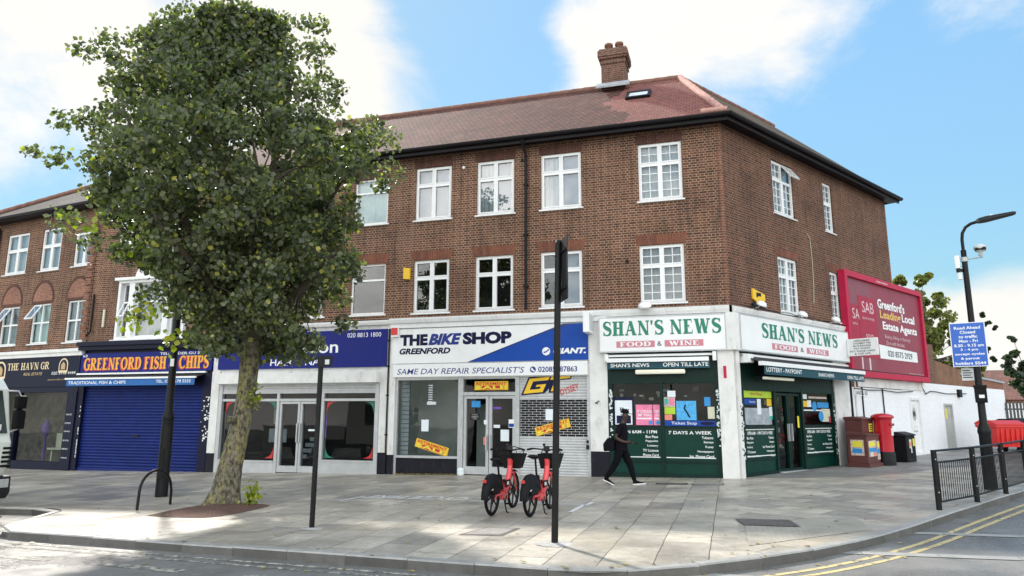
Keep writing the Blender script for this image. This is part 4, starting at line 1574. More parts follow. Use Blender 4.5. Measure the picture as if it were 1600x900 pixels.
mb = MB(); mb.prof([(0, 9.62), (OV, 9.60), (OV, 9.74), (0, 9.76)], -22.9, -16.95)
mb.prof([(OV, 9.64), (OV + .12, 9.66), (OV + .13, 9.75), (OV, 9.75)], -22.9, -16.95); mb.build('gutter', 'gutter', T2)
mb = MB()
for i in range(18): mb.box(-23.0, -22.72, 0, .05 + .012 * (i % 2), 4.35 + i * .29, 4.35 + i * .29 + .25)
mb.build('quoin', 'brick_quoin', T2)
mb = MB(); mb.tube([(-22.5, -.05, 6.0), (-22.5, -.05, 5.2), (-22.45, -.09, 4.6), (-22.62, -.10, 4.45)], .03, 8)
mb.tube([(-21.95, -.03, 5.4), (-21.95, -.03, 4.75)], .045, 8, 1)
mb.build('pipe', ['gutter', 'cream'], T2)

T3 = thing('end_house', 'brown brick house at the end of the row with herringbone arches over its middle windows', 'building', FH, -2.7, 0)
mb = MB()
up3 = [(-5.42, -4.0, 7.19, 8.86), (-3.12, -1.90, 7.17, 8.86), (-1.07, .06, 7.19, 8.50)]
lo3 = [(-5.15, -4.02, 4.29, 5.82), (-3.18, -2.06, 4.29, 5.83), (-1.06, .0, 4.27, 5.84)]
wall(mb, -9.2, .24, 3.85, 9.5, up3 + lo3)
mb.build('wall', 'brick', T3, fix=False)
mb = MB(); wall(mb, -9.2, .2, 3.85, 9.5, [], d=-1.0); mb.build('room_lining', 'interior', T3, fix=False)
for i, (a, b, c, e) in enumerate(up3): window(T3, a, b, c, e, back='net', glass='glass_sky', trans=.58 if i < 2 else None)
for i, (a, b, c, e) in enumerate(lo3):
    window(T3, a, b, c, e, cols=2, trans=.52, casement=False, back=[('net_dull', 0, 1)] if i != 1 else 'curtain_aqua', open_light=(0, 1, .55) if i < 2 else None)
for a, b, c, e in lo3:
    m = (a + b) / 2
    mb = MB(); mb.prism([(m + .60 * cos(t), e + .12 + .72 * sin(t)) for t in np.linspace(0, pi, 18)], 0, .010)
    mb.build('arch_panel', brickmat('herringbone brick', (.26, .095, .06), (.17, .06, .04), (.30, .2, .15), squash=1, w=.16, h=.055), T3)
    mb = MB()
    for i in range(18):
        t0_, t1_ = pi * i / 18, pi * (i + .9) / 18
        mb.prism([(m + r * cos(t), e + .12 + r * 1.18 * sin(t)) for r, t in ((.60, t0_), (.69, t0_), (.69, t1_), (.60, t1_))], 0, .02)
    mb.prism([(m - .66, e + .02), (m + .66, e + .02), (m + .66, e + .12), (m - .66, e + .12)], 0, .018)
    mb.build('arch', 'brick_red_dim', T3)
mb = MB()
mb.add([(q[0], -q[1], q[2]) for q in ((-8.4, OV, 9.5), (.25, OV, 9.5), (.25, -4.2, 12.6), (-4.2, -4.2, 12.6))], [(0, 1, 2, 3)])
mb.add([(q[0], -q[1], q[2]) for q in ((-8.4, OV, 9.5), (-4.2, -4.2, 12.6), (-8.4, -8.8, 9.5))], [(0, 1, 2)])
mb.add([(q[0], -q[1], q[2]) for q in ((-8.4, -8.8, 9.5), (-4.2, -4.2, 12.6), (.25, -4.2, 12.6), (.25, -8.8, 9.5))], [(0, 1, 2, 3)])
mb.build('roof', 'tile_grey', T3, fix=False)
ridge_tiles('hip_tiles', (-8.4, OV, 9.56), (-4.2, -4.2, 12.66), 'ridge_old', .11, parent=T3)
ridge_tiles('ridge_tiles', (-4.2, -4.2, 12.64), (.25, -4.2, 12.64), 'ridge_old', .11, parent=T3)
mb = MB(); mb.prof([(0, 9.36), (OV, 9.34), (OV, 9.48), (0, 9.5)], -8.4, .25)
mb.prof([(OV, 9.37), (OV + .12, 9.40), (OV + .13, 9.49), (OV, 9.49)], -8.4, .25); mb.build('gutter', 'gutter', T3)
mb = MB(); mb.tube([(-5.9, -.3, 9.4), (-5.9, -.07, 9.1), (-5.9, -.07, 4.2)], .045, 8); mb.build('downpipe', 'gutter', T3)


# ================================================================== SHOPFRONTS AND SIGNS
def interior(parent, u0, u1, z0, z1, depth, m='interior', back='interior', d=-.12, name='shop_interior'):
    mb = MB()
    mb.pan(u0, u1, z0, z1, d - depth, 1)
    for u in (u0, u1): mb.quad((u, d, z0), (u, d - depth, z0), (u, d - depth, z1), (u, d, z1))
    mb.quad((u0, d, z1), (u1, d, z1), (u1, d - depth, z1), (u0, d - depth, z1))
    mb.quad((u0, d, z0), (u1, d, z0), (u1, d - depth, z0), (u0, d - depth, z0), 2)
    return mb.build(name, [m, back, 'floor_in'], parent, fix=False)


def panes(parent, rects, d, glass='glass_dark'):
    for u0, u1, z0, z1 in rects:
        mb = MB(); mb.pan(u0, u1, z0, z1, d)
        mb.build('pane', glass, parent, fix=False)


def pilaster(parent, u0, u1, zb, zt, split=.62, d0=-.3, d1=.07, base='black_base', top='white_dirty'):
    mb = MB()
    mb.box(u0, u1, d0, d1 - .003, split, zt, 0)
    p_ = mb.build('pilaster', top, parent)
    MB().box(u0, u1, d0, d1, zb, split).build('plinth', base, p_)
    return p_


def roller(parent, u0, u1, z0, z1, d, m, pitch=.075, depth=.022, name='shutter'):
    mb = MB()
    n = int((z1 - z0) / pitch)
    pts = []
    for i in range(n):
        z = z0 + (z1 - z0) * i / n
        p = (z1 - z0) / n
        pts += [(d, z), (d + depth * .8, z + p * .25), (d + depth, z + p * .5), (d + depth * .8, z + p * .78), (d, z + p * .92)]
    pts.append((d, z1))
    vs, fs = [], []
    for q in pts: vs += [(u0, -q[0], q[1]), (u1, -q[0], q[1])]
    fs = [(2 * i, 2 * i + 1, 2 * i + 3, 2 * i + 2) for i in range(len(pts) - 1)]
    mb.add(vs, fs)
    return mb.build(name, m, parent, fix=False)


def sale_sticker(parent, uc, zc, wd, ht, d, ang=0):
    """yellow RETIREMENT SALE strip"""
    s = poster(parent, 'sale_sticker', 'yellow', uc - wd / 2, uc + wd / 2, zc - ht / 2, zc + ht / 2, d, ang)
    ca, sa = cos(ang), sin(ang)
    def at(x, y): return uc + x * ca - y * sa, zc + x * sa + y * ca
    mb = MB()
    x, y = at(-wd * .45, ht * .06)
    put_text(mb, 'RETIREMENT', x, x + wd * .9, y, y + ht * .34, d + .006, .02, ang=ang)
    # lower half: red band with yellow word
    q = [at(-wd * .34, -ht * .44), at(wd * .40, -ht * .44), at(wd * .40, 0), at(-wd * .34, 0)]
    mb.prism(q, d + .0035, d + .005)
    mb.build('lettering', 'red', s, fix=False)
    mb = MB()
    x, y = at(-wd * .46, -ht * .40)
    put_text(mb, 'SALE', x, x + wd * .92, y, y + ht * .38, d + .008, .03, ang=ang)
    mb.build('lettering', 'lemon', s, fix=False)
    return s


# ---- estate agent at the end of the row (angled frame) -------------------------------------------------
zb = FH.g(-2, 0)
S = thing('estate_agent_shop', 'navy painted shopfront with wide glass window beside the parked lorry', 'shop', FH, -2.3, 0, group=None)
mb = MB()
mb.box(-8.9, .16, -.3, .05, 2.42, 2.60); mb.box(-8.9, .16, -.3, .02, 2.60, 3.9)
mb.box(-.36, .16, -.3, .08, zb - .1, 2.42); mb.box(-8.9, -8.4, -.3, .08, zb - .1, 2.42)
mb.box(-3.3, -.36, -.25, .03, zb - .1, -.10)
mb.box(-6.0, -5.9, -.2, .02, zb, 2.42)
for u in (-4.8, -3.42): mb.box(u, u + .07, -.2, .02, zb, 2.42)
mb.build('frame', 'navy', S)
mb = MB(); mb.box(-8.9, .24, -.02, .16, 3.88, 4.0); mb.box(-8.9, .24, -.02, .11, 3.74, 3.88); mb.build('cornice', 'white_dirty', S)
panes(S, [(-3.35, -.36, -.10, 2.42), (-4.73, -3.42, zb, 2.42), (-8.4, -4.8, zb, 2.42)], -.08)
interior(S, -8.4, -.36, zb + .02, 2.42, 2.6, 'interior', 'interior_mid')
mb = MB()
mb.box(-4.5, -4.42, -.04, .0, .6, 1.5); mb.build('door_handle', 'steel', S)
mb = MB(); mb.lathe([(.2, zb), (.05, zb + .05), (.04, .75), (.10, .85), (.17, 1.0), (.15, 1.2), (.06, 1.3), (.09, 1.42)], 14, (-2.8, .85, 0)); mb.build('display_stand', 'purple', S)
mb = MB(); mb.box(-2.4, -.9, -1.5, -.7, .28, .35); mb.box(-2.3, -2.22, -1.4, -.8, zb, .28); mb.box(-1.1, -1.02, -1.4, -.8, zb, .28); mb.box(-2.2, -1.3, -1.0, -.9, .35, .9); mb.build('desk', 'cream', S)
mb = MB()
for i in range(5): mb.box(-1.9 + i * .28, -1.7 + i * .28, -2.3, -2.28, 1.0, 1.5)
for i in range(4): mb.box(-3.2 + i * .5, -2.9 + i * .5, -2.4, -2.38, 1.6, 2.0)
mb.build('property_card', 'paper', S)
letters_lines(S, [(s, -.30, .02, z, z + .05) for s, z in (('SALES', 1.58), ('LETTINGS', 1.27), ('HMO', .98), ('BLOCKS', .66), ('RENT', .36), ('FINANCE', .05))], 'white_text', .083)

S = thing('estate_agent_sign', 'navy fascia sign with cream serif lettering and an arched house emblem', 'shop sign', FH, -2.5, .03, z=2.62)
mb = MB(); mb.box(-8.8, .14, .022, .07, 2.62, 3.72); mb.build('panel', 'navy', S)
serif(S, 'THE HAVN GR', 'cream_text', -4.18, -1.62, 3.28, 3.55, .072, K=.20, H=.09)
letters(S, 'REAL ESTATE', 'gold', -3.12, -1.98, 3.06, 3.17, .072, .01, .2)
letters(S, '020 3996 4444', 'white_text', -1.42, -.05, 3.06, 3.17, .072)
letters(S, 'greenford@thehavn.co.uk', 'gold', -1.60, -.12, 2.84, 2.91, .072)


def emblem(uc, zc, r):
    mb = MB()
    pts = [(uc + r * cos(t), zc + r * sin(t)) for t in np.linspace(0, pi, 14)] + [(uc - r, zc - r * .9), (uc + r, zc - r * .9)]
    mb.prism(pts, .071, .074)
    mb.prism([(uc - r * .8, zc - r * 1.12), (uc, zc - r * .95), (uc + r * .8, zc - r * 1.12), (uc + r * 1.0, zc - r * .9), (uc, zc - r * .75), (uc - r, zc - r * .9)], .0745, .077)
    e = mb.build('emblem', 'cream_text', S)
    mb = MB(); k = .80
    mb.prism([(uc + k * r * cos(t), zc + k * r * sin(t)) for t in np.linspace(0, pi, 14)] + [(uc - r * k, zc - r * .72), (uc + r * k, zc - r * .72)], .076, .0785)
    mb.build('emblem_field', 'navy', e)
    mb = MB(); mb.prism([(uc - r * .45, zc - r * .6), (uc + r * .45, zc - r * .6), (uc + r * .45, zc + r * .1), (uc, zc + r * .5), (uc - r * .45, zc + r * .1)], .0795, .082)
    mb.build('emblem_house', 'gold', e)


emblem(-.78, 3.40, .26); emblem(-4.62, 3.30, .34)

# ---- fish shop ----------------------------------------------------------------------------------------
zb = FA.g(-20)
S = thing('fish_shop', 'shopfront closed by a deep blue roller shutter', 'shop', FA, -19.8, 0)
for a, b in ((-22.88, -22.5), (-17.28, -16.95)): MB().box(a, b, -.3, .05, zb - .15, 3.0).build('pilaster', 'navy', S)
mb = MB(); mb.box(-22.88, -16.95, -.3, -.02, 2.60, 3.9); mb.build('fascia', 'navy', S)
mb = MB(); mb.box(-22.8, -17.0, -.02, .30, 4.05, 4.20); mb.box(-22.8, -17.0, -.02, .20, 3.9, 4.05); mb.build('cornice', 'navy', S)
roller(S, -22.5, -17.28, zb - .05, 2.62, -.08, 'shutter_blue', .10, .03)
mb = MB(); mb.box(-20.2, -19.9, -.06, -.03, .84, .90); mb.build('shutter_lock', 'black', S)
mb = MB(); mb.box(-22.5, -17.28, -.1, -.02, zb - .1, zb + .07); mb.build('shutter_bar', 'shutter_blue', S)
mb = MB()
for i in range(34):
    u = RNG.uniform(-17.26, -16.97); z = RNG.uniform(.7, 2.2)
    mb.box(u, u + RNG.uniform(.02, .08), .0505, .054, z, z + RNG.uniform(.02, .08))
for i in range(20):
    z = RNG.uniform(0, 2.0); mb.box(-22.56, -22.53, .0505, .054, z, z + .05)
mb.build('sticker_residue', 'white_text', S)['kind'] = 'stuff'

S = thing('fish_shop_sign', 'royal blue fascia sign with fat golden lettering above the blue shutter', 'shop sign', FA, -19.9, .02, z=3.1)
mb = MB(); mb.box(-22.76, -16.98, -.018, .06, 3.10, 3.80); mb.build('panel', 'blue_sign', S)
mb = MB(); put_serif(mb, 'GREENFORD FISH & CHIPS', -22.58, -17.1, 3.19, 3.62, .066, .24, .10); mb.build('lettering', 'yellow_text', S, fix=False)
mb = MB(); put_serif(mb, 'GREENFORD FISH & CHIPS', -22.61, -17.13, 3.165, 3.60, .0615, .30, .15); mb.build('lettering_shadow', 'red', S, fix=False)
letters_lines(S, [('63', -22.68, -22.48, 3.66, 3.75), ('TEL: ORDER GU 555', -19.2, -17.3, 3.67, 3.76)], 'white_text', .0625, .015)

S = thing('fish_shop_awning', 'closed blue awning with white rails under the fish shop sign', 'awning', FA, -20, .2, z=2.55)
mb = MB(); mb.box(-22.86, -17.2, -.015, .10, 3.02, 3.08); mb.box(-22.95, -17.25, .42, .48, 2.83, 2.89); mb.build('rail', 'white_clean', S)
mb = MB(); mb.prof([(-.0, 3.01), (.44, 2.88), (.44, 2.86), (0, 2.97)], -22.85, -17.25); mb.build('canopy', 'plastic_grey', S)
mb = MB(); mb.box(-22.88, -17.3, .44, .452, 2.60, 2.83); mb.build('valance', 'awning_blue', S)
letters_lines(S, [('TRADITIONAL FISH & CHIPS', -22.80, -20.2, 2.66, 2.77), ('TEL: 020 8578 5555', -18.9, -17.45, 2.68, 2.78)], 'white_text', .454, .005)

# ---- hair and nails salon ------------------------------------------------------------------------------
zb = FA.g(-13.6)
S = thing('hair_salon', 'hair salon shopfront with aluminium doors and dark windows with red and green corner stickers', 'shop', FA, -13.5, 0)
pilaster(S, -16.93, -16.62, zb - .15, 3.05, .35, -.3, .05); pilaster(S, -10.58, -10.30, zb - .15, 4.35, .48, -.3, .05)
mb = MB(); mb.box(-16.95, -10.30, -.3, .0, 2.60, 4.42); mb.build('fascia', 'white_dirty', S)
mb = MB(); mb.prof([(0, 4.42), (.10, 4.44), (.13, 4.52), (.13, 4.56), (0, 4.60)], -16.95, -10.28); mb.build('cornice', 'white_dirty', S)
mb = MB(); mb.box(-16.62, -10.58, -.02, .28, 2.62, 2.95); mb.build('shutter_box', 'white_dirty', S)
roller(S, -16.5, -10.72, 2.36, 2.62, -.02, 'shutter_steel', .07, .018)
mb = MB()
mb.box(-16.62, -16.48, -.25, .03, zb - .1, 2.62); mb.box(-10.74, -10.60, -.25, .03, zb - .1, 2.62)
mb.box(-16.48, -10.74, -.2, .0, 2.30, 2.38); mb.box(-16.48, -10.74, -.2, .0, 2.05, 2.13)
for u in (-14.28, -12.62): mb.box(u - .05, u + .05, -.2, .01, zb - .1, 2.30)
mb.box(-16.48, -14.33, -.25, .02, zb - .1, .10); mb.box(-12.57, -10.74, -.25, .02, zb - .1, .17)
mb.box(-16.48, -14.33, -.2, .04, .10, .15); mb.box(-12.57, -10.74, -.2, .04, .17, .22)
mb.build('frame', 'steel_lt', S)
for a, b in ((-14.22, -13.46), (-13.44, -12.68)):
    mb = MB(); frame_rect(mb, a, b, zb + .02, 2.04, .075, -.16, -.02); mb.box(a + .075, b - .075, -.16, -.02, zb + .095, zb + .22)
    dr = mb.build('door', 'steel_lt', S)
    x = b - .06 if a < -14 else a + .02
    mb = MB(); mb.box(x, x + .04, -.02, .05, .75, 1.35); mb.build('door_handle', 'steel', dr)
    mb = MB(); mb.pan(a + .07, b - .07, zb + .2, 1.98, -.09); mb.build('door_pane', 'glass_dark', dr, fix=False)
panes(S, [(-16.48, -14.33, .15, 2.06), (-12.57, -10.74, .22, 2.06), (-16.48, -10.74, 2.13, 2.31)], -.08)
interior(S, -16.48, -10.74, zb + .03, 2.4, 2.2)
for (u, z, su, sz, m) in ((-16.36, 2.03, 1, -1, 'red'), (-14.42, 2.03, -1, -1, 'green_text'), (-14.42, .22, -1, 1, 'red'), (-12.50, 2.03, 1, -1, 'red'), (-12.50, .28, 1, 1, 'green_text'), (-10.82, 2.03, -1, -1, 'green_text'), (-10.82, .28, -1, 1, 'red')):
    mb = MB()
    mb.prism([(u, z), (u + su * .33, z), (u + su * .20, z + sz * .035), (u + su * .12, z + sz * .08), (u + su * .06, z + sz * .16), (u + su * .02, z + sz * .27), (u, z + sz * .38)], -.078, -.075)
    mb.build('corner_sticker', m, S)
mb = MB(); mb.box(-12.52, -12.49, -.078, -.075, .9, 1.6); mb.build('strip_sticker', 'purple', S)
mb = MB()
mb.box(-14.9, -14.65, -.7, -.68, 1.3, 1.8); mb.box(-15.2, -14.5, -.9, -.88, .7, 1.15)
for i in range(4): mb.box(-14.0 + .1 * i, -13.6 + .1 * i, -.8 - .1 * i, -.75 - .1 * i, .2 + .18 * i, .33 + .18 * i)
mb.build('price_list', 'net_dull', S)
poster(S, 'door_label', 'paper', -13.15, -12.88, 1.10, 1.16, -.085)
mb = MB(); mb.tube([(-10.30, -.07, 4.3), (-10.30, -.07, .45)], .022, 8)
for z in (1.0, 2.2, 3.1, 3.9): mb.box(-10.34, -10.26, .05, .10, z, z + .04)
mb.build('downpipe', 'gutter', S)

S = thing('salon_sign', 'royal blue fascia sign with white lettering half hidden by the tree', 'shop sign', FA, -13.4, .02, z=3.1)
mb = MB(); mb.box(-16.7, -10.36, .002, .09, 3.11, 4.30); mb.build('panel', 'blue_sign', S)
letters(S, '020 8813 1800', 'white_text', -11.78, -10.58, 4.06, 4.20, .092)
letters(S, 'Sensation', 'white_text', -14.9, -12.10, 3.58, 3.99, .092, .015)
letters(S, 'HAIR & NAILS', 'white_text', -14.62, -12.3, 3.20, 3.42, .092, .01)

# ---- bicycle shop --------------------------------------------------------------------------------------
zb = FA.g(-7)
S = thing('bicycle_shop', 'bicycle shop front with empty window, glazed double doors and half lowered steel shutter', 'shop', FA, -7, 0)
pilaster(S, -10.26, -10.06, zb - .15, 4.35, .42, -.3, .05); pilaster(S, -3.93, -3.42, zb - .15, 4.40, .63, -.3, .05)
mb = MB(); mb.box(-10.28, -3.42, -.3, .0, 2.74, 4.42); mb.build('fascia', 'white_dirty', S)
mb = MB(); mb.prof([(0, 4.28), (.10, 4.30), (.10, 4.42), (.15, 4.46), (.18, 4.56), (.18, 4.60), (0, 4.63)], -10.28, -3.4); mb.build('cornice', 'white', S)
mb = MB()
mb.box(-10.06, -9.98, -.25, .0, zb - .1, 2.74); mb.box(-7.96, -7.80, -.25, .02, zb - .1, 2.74); mb.box(-6.16, -6.04, -.25, .02, zb - .1, 2.74)
MB().box(-4.02, -3.93, -.25, .02, zb - .1, 2.74).build('shutter_guide', 'steel', S)
mb.box(-9.98, -7.96, -.22, .03, .34, .41); mb.box(-9.98, -7.96, -.2, .0, 2.68, 2.74)
mb.box(-7.80, -6.16, -.2, .01, 2.20, 2.30); mb.box(-7.80, -6.16, -.2, .0, 2.69, 2.74)
mb.build('frame', 'steel', S)
mb = MB(); mb.box(-9.98, -7.96, -.25, -.01, zb - .1, .34); mb.build('stall_riser', 'black_base', S)
for a, b in ((-7.79, -7.0), (-6.98, -6.17)):
    mb = MB(); frame_rect(mb, a, b, zb + .02, 2.19, .085, -.16, -.02); mb.box(a + .085, b - .085, -.16, -.02, zb + .105, zb + .24)
    dr = mb.build('door', 'steel_lt', S)
    x = b - .07 if a < -7.5 else a + .03
    mb = MB(); mb.box(x, x + .045, -.02, .06, .62, 1.05); mb.build('door_handle', 'steel', dr)
    mb = MB(); mb.pan(a + .08, b - .08, zb + .22, 2.12, -.09); mb.build('door_pane', 'glass_dark', dr, fix=False)
panes(S, [(-9.98, -7.96, .41, 2.68), (-7.80, -6.16, 2.30, 2.69)], -.09)
mb = MB()
mb.pan(-9.98, -8.05, zb, 2.7, -1.6, 0); mb.quad((-8.0, -.2, zb), (-8.0, -1.6, zb), (-8.0, -1.6, 2.7), (-8.0, -.2, 2.7))
mb.quad((-9.98, -.1, zb), (-9.98, -1.6, zb), (-9.98, -1.6, 2.7), (-9.98, -.1, 2.7)); mb.quad((-9.98, -.1, 2.7), (-8.0, -.1, 2.7), (-8.0, -1.6, 2.7), (-9.98, -1.6, 2.7))
mb.quad((-9.98, -.1, .2), (-8.0, -.1, .2), (-8.0, -1.6, .2), (-9.98, -1.6, .2))
mb.build('window_interior', 'interior_pale', S, fix=False)
mb = MB()
for i in range(17): mb.box(-9.97, -9.72, -.32, -.30, .42 + i * .135, .42 + i * .135 + .115)
mb.build('slatwall', 'net', S)
interior(S, -7.95, -6.05, zb + .02, 2.7, 2.5)
mb = MB(); mb.box(-7.65, -7.2, -.9, -.8, zb, 1.95); mb.build('display_panel', 'interior_pale', S)
mb = MB()
for i in range(8): mb.box(-8.98, -8.84, -.083, -.08, 2.50 - i * .07, 2.53 - i * .07)
mb.box(-9.02, -8.72, -.083, -.08, 1.93, 2.02)
mb.build('opening_hours', 'net', S)
poster(S, 'notice', 'paper', -9.19, -8.95, 1.13, 1.48, -.083); sale_sticker(S, -8.83, .66, 1.10, .26, -.083, -.27)
sale_sticker(S, -6.94, 2.49, 1.06, .26, -.083)
poster(S, 'door_poster', 'poster_cyan', -7.56, -7.28, 1.85, 2.04, -.083); poster(S, 'door_poster', 'black', -7.60, -7.30, 1.48, 1.66, -.083)
letters_lines(S, [('COLOUR', -7.55, -7.35, 1.62, 1.64), ('OPEN 7', -7.56, -7.34, 1.55, 1.58), ('CALL', -7.52, -7.38, 1.50, 1.52)], 'white_text', -.078)
poster(S, 'door_poster', 'paper', -7.14, -7.04, 1.35, 1.48, -.015); poster(S, 'door_poster', 'paper', -6.86, -6.66, 1.25, 1.34, -.083)
poster(S, 'door_poster', 'paper', -6.64, -6.38, .87, 1.2, -.083); poster(S, 'door_poster', 'white_text', -6.37, -6.20, 1.26, 1.5, -.015)
poster(S, 'door_poster', 'blue_bright', -6.36, -6.21, 1.28, 1.38, -.011); poster(S, 'door_poster', 'salmon', -7.15, -7.02, .76, .98, -.014)
poster(S, 'door_poster', 'purple', -6.90, -6.62, 1.80, 1.86, -.083)
# shutter over the right bay: solid top, open grille, solid foot
roller(S, -6.04, -4.02, 2.07, 2.74, -.06, 'shutter_steel', .075, .016)
roller(S, -6.04, -4.02, zb + .0, 1.02, -.06, 'shutter_steel', .075, .016)
mb = MB()
nr_ = 15
for i in range(nr_ + 1):
    z = 1.02 + i * (1.05 / nr_)
    mb.box(-6.04, -4.02, -.055, -.045, z - .006, z + .006)
for i in range(nr_):
    z = 1.02 + i * (1.05 / nr_)
    for k in range(9):
        u = -6.0 + (k + .5 * (i % 2)) * .23
        if u < -4.04: mb.box(u, u + .012, -.056, -.047, z + .006, z + .064)
mb.build('grille', 'shutter_steel', S)
interior(S, -6.04, -4.02, .9, 2.2, .8)
mb = MB(); mb.box(-6.04, -4.02, -.09, -.03, zb - .06, zb + .02); mb.build('shutter_bar', 'plastic_grey', S)
mb = MB(); mb.box(-4.06, -3.98, -.02, .06, .68, .80); mb.box(-4.05, -3.99, -.02, .05, .85, .93); mb.build('shutter_lock', 'black', S)
poster(S, 'notice', 'paper', -5.26, -5.02, 1.48, 1.80, -.043); sale_sticker(S, -5.05, 1.28, 1.05, .25, -.04, .27)
# slanted block logo and red word sprayed on the solid top of the shutter
GT = [[(0, 0), (1.02, 0), (1.20, .52), (.78, .52), (.72, .34), (.55, .34), (.52, .26), (.84, .26)], ]
lg = MB()
def sl(pts, mi, d, sx=.92, x0=-5.93, z0=2.24):
    lg.prism([(x0 + (x + y * .42) * sx, z0 + y * .86 + x * .075) for x, y in pts], d, d + .003, mi)
sl([(-.06, -.05), (.72, -.05), (.80, .11), (.86, -.05), (1.04, -.05), (1.04, .36), (1.40, .36), (1.40, .57), (-.06, .57)], 1, -.040)
G1 = [[(0, 0), (.16, 0), (.16, .51), (0, .51)], [(.16, .40), (.66, .40), (.66, .51), (.16, .51)], [(.16, 0), (.64, 0), (.64, .12), (.16, .12)], [(.50, .12), (.64, .12), (.64, .27), (.50, .27)], [(.33, .20), (.50, .20), (.50, .27), (.33, .27)],
      [(.72, .40), (1.36, .40), (1.36, .51), (.72, .51)], [(.90, .0), (1.06, .0), (1.06, .40), (.90, .40)]]
for i, q in enumerate(G1): sl(q, 0, -.036 + .0005 * i)
lg.build('shutter_logo', ['yellow', 'navy_text'], S)
letters(S, 'ODYSSEY', 'red', -4.92, -4.20, 2.14, 2.32, -.036, .01, .1, .32)
mb = MB(); mb.box(-3.78, -3.70, .068, .074, 1.95, 1.99); mb.box(-3.72, -3.66, .068, .074, 2.0, 2.03); mb.build('scrawl', 'black', S)
mb = MB(); mb.box(-7.9, -7.72, -.0, .16, zb - .02, zb + .2); mb.build('crumpled_bag', 'paper', S, bevel=.04)

S = thing('bicycle_shop_sign', 'white fascia sign with a slanted bright blue corner above the bicycle shop', 'shop sign', FA, -7.1, .02, z=3.2)
mb = MB(); mb.box(-10.18, -3.94, .002, .07, 3.19, 4.27); mb.build('panel', 'white_clean', S)
mb = MB(); mb.prism([(-7.62, 3.195), (-3.95, 3.195), (-3.95, 4.262), (-4.62, 4.262)], .071, .074); bl = mb.build('blue_field', 'blue_bright', S)
mb = MB(); mb.prism([(-7.66, 3.20), (-7.55, 3.20), (-4.55, 4.262), (-4.68, 4.262)], .0745, .077); mb.prism([(-4.9, 4.13), (-4.3, 4.262), (-4.62, 4.262)], .0745, .0765); mb.build('blue_edge', 'blue_deep', bl)
letters(S, 'THE', 'navy_text', -9.92, -8.98, 3.74, 4.09, .074, .06)
letters(S, 'BIKE', 'blue_text', -8.96, -7.86, 3.74, 4.09, .074, .055, .28)
letters(S, 'SHOP', 'navy_text', -7.82, -6.26, 3.73, 4.10, .074, .06)
letters(S, 'GREENFORD', 'navy_text', -9.93, -8.22, 3.47, 3.66, .074, .045, .22)
letters(S, 'GIANT.', 'white_text', -4.98, -4.02, 3.38, 3.55, .080, .05, .25)
mb = MB(); mb.prism([(-5.20 + .12 * cos(t), 3.465 + .12 * sin(t)) for t in np.linspace(0, 2 * pi, 24)[:-1]], .0775, .080); em = mb.build('emblem', 'white_text', S)
mb = MB(); mb.prism([(-5.27, 3.41), (-5.20, 3.43), (-5.10, 3.50), (-5.13, 3.53), (-5.2, 3.47), (-5.28, 3.45)], .081, .083); mb.build('emblem_mark', 'blue_bright', em)

S = thing('repair_sign', 'narrow white sign reading same day repair above the bicycle shop doors', 'shop sign', FA, -7.1, .02, z=2.78)
mb = MB(); mb.box(-10.12, -3.98, .002, .09, 2.77, 3.165); mb.build('panel', 'white_clean', S)
letters(S, "SAME DAY REPAIR SPECIALIST'S", 'blue_text', -9.98, -5.86, 2.85, 3.03, .092, .003, .22)
letters(S, '02085787863', 'blue_text', -5.44, -4.28, 2.86, 3.02, .092, .02)
mb = MB(); mb.prism([(-5.60 + .09 * cos(t), 2.94 + .09 * sin(t)) for t in np.linspace(0, 2 * pi, 20)[:-1]], .091, .0935); ph = mb.build('telephone_mark', 'blue_text', S)
mb = MB(); mb.prism([(-5.65, 2.97), (-5.62, 3.0), (-5.60, 2.96), (-5.57, 2.92), (-5.54, 2.91), (-5.56, 2.87), (-5.62, 2.90), (-5.66, 2.94)], .0945, .096); mb.build('handset', 'white_text', ph)

S = thing('alarm_box', 'small red and white alarm box at the corner of the bicycle shop sign', 'alarm box', FA, -10.08, .08, z=4.02)
mb = MB(); mb.box(-10.2, -9.96, .08, .17, 4.02, 4.32); mb.build('case', 'white_clean', S, bevel=.01)
mb = MB(); mb.box(-10.19, -9.97, .171, .176, 4.08, 4.31); mb.build('cover', 'red_alarm', S)

S = thing('alarm_box', 'yellow alarm box on the bricks beside the middle windows', 'alarm box', FA, -9.77, .0, z=5.86)
mb = MB(); mb.prism([(-9.88, 5.88), (-9.66, 5.86), (-9.66, 6.22), (-9.88, 6.25)], 0.001, .09); mb.build('case', 'yellow', S, bevel=.008)

S = thing('projecting_sign', 'white box sign sticking out between the bicycle shop and the newsagent', 'shop sign', FA, -3.86, .2, z=3.92)
mb = MB(); mb.box(-3.97, -3.79, .12, .72, 3.92, 4.50); mb.build('box', 'white_clean', S, bevel=.012)
mb = MB(); mb.quad((-3.787, .17, 3.98), (-3.787, .67, 3.98), (-3.787, .67, 4.44), (-3.787, .17, 4.44)); mb.build('faded_face', 'grey_label', S, fix=False)
mb = MB(); mb.box(-3.92, -3.84, .0, .12, 4.0, 4.1); mb.box(-3.92, -3.84, .0, .12, 4.32, 4.42); mb.build('bracket', 'steel', S)

S = thing('letting_board', 'pink and white agent board poking out behind the tree', 'sign', FA, -12.5, .3, z=5.45)
mb = MB(); mb.box(-12.78, -12.28, .55, .575, 5.52, 5.70); mb.build('lower_board', 'white_text', S)
mb = MB(); mb.box(-12.78, -12.28, .55, .575, 5.702, 5.90); mb.build('upper_board', 'magenta', S)
mb = MB(); mb.tube([(-12.5, .0, 5.6), (-12.5, -.56, 5.6)], .02, 6); mb.build('bracket', 'steel', S)

# ---- newsagent, front ----------------------------------------------------------------------------------
zb = FA.g(-2)


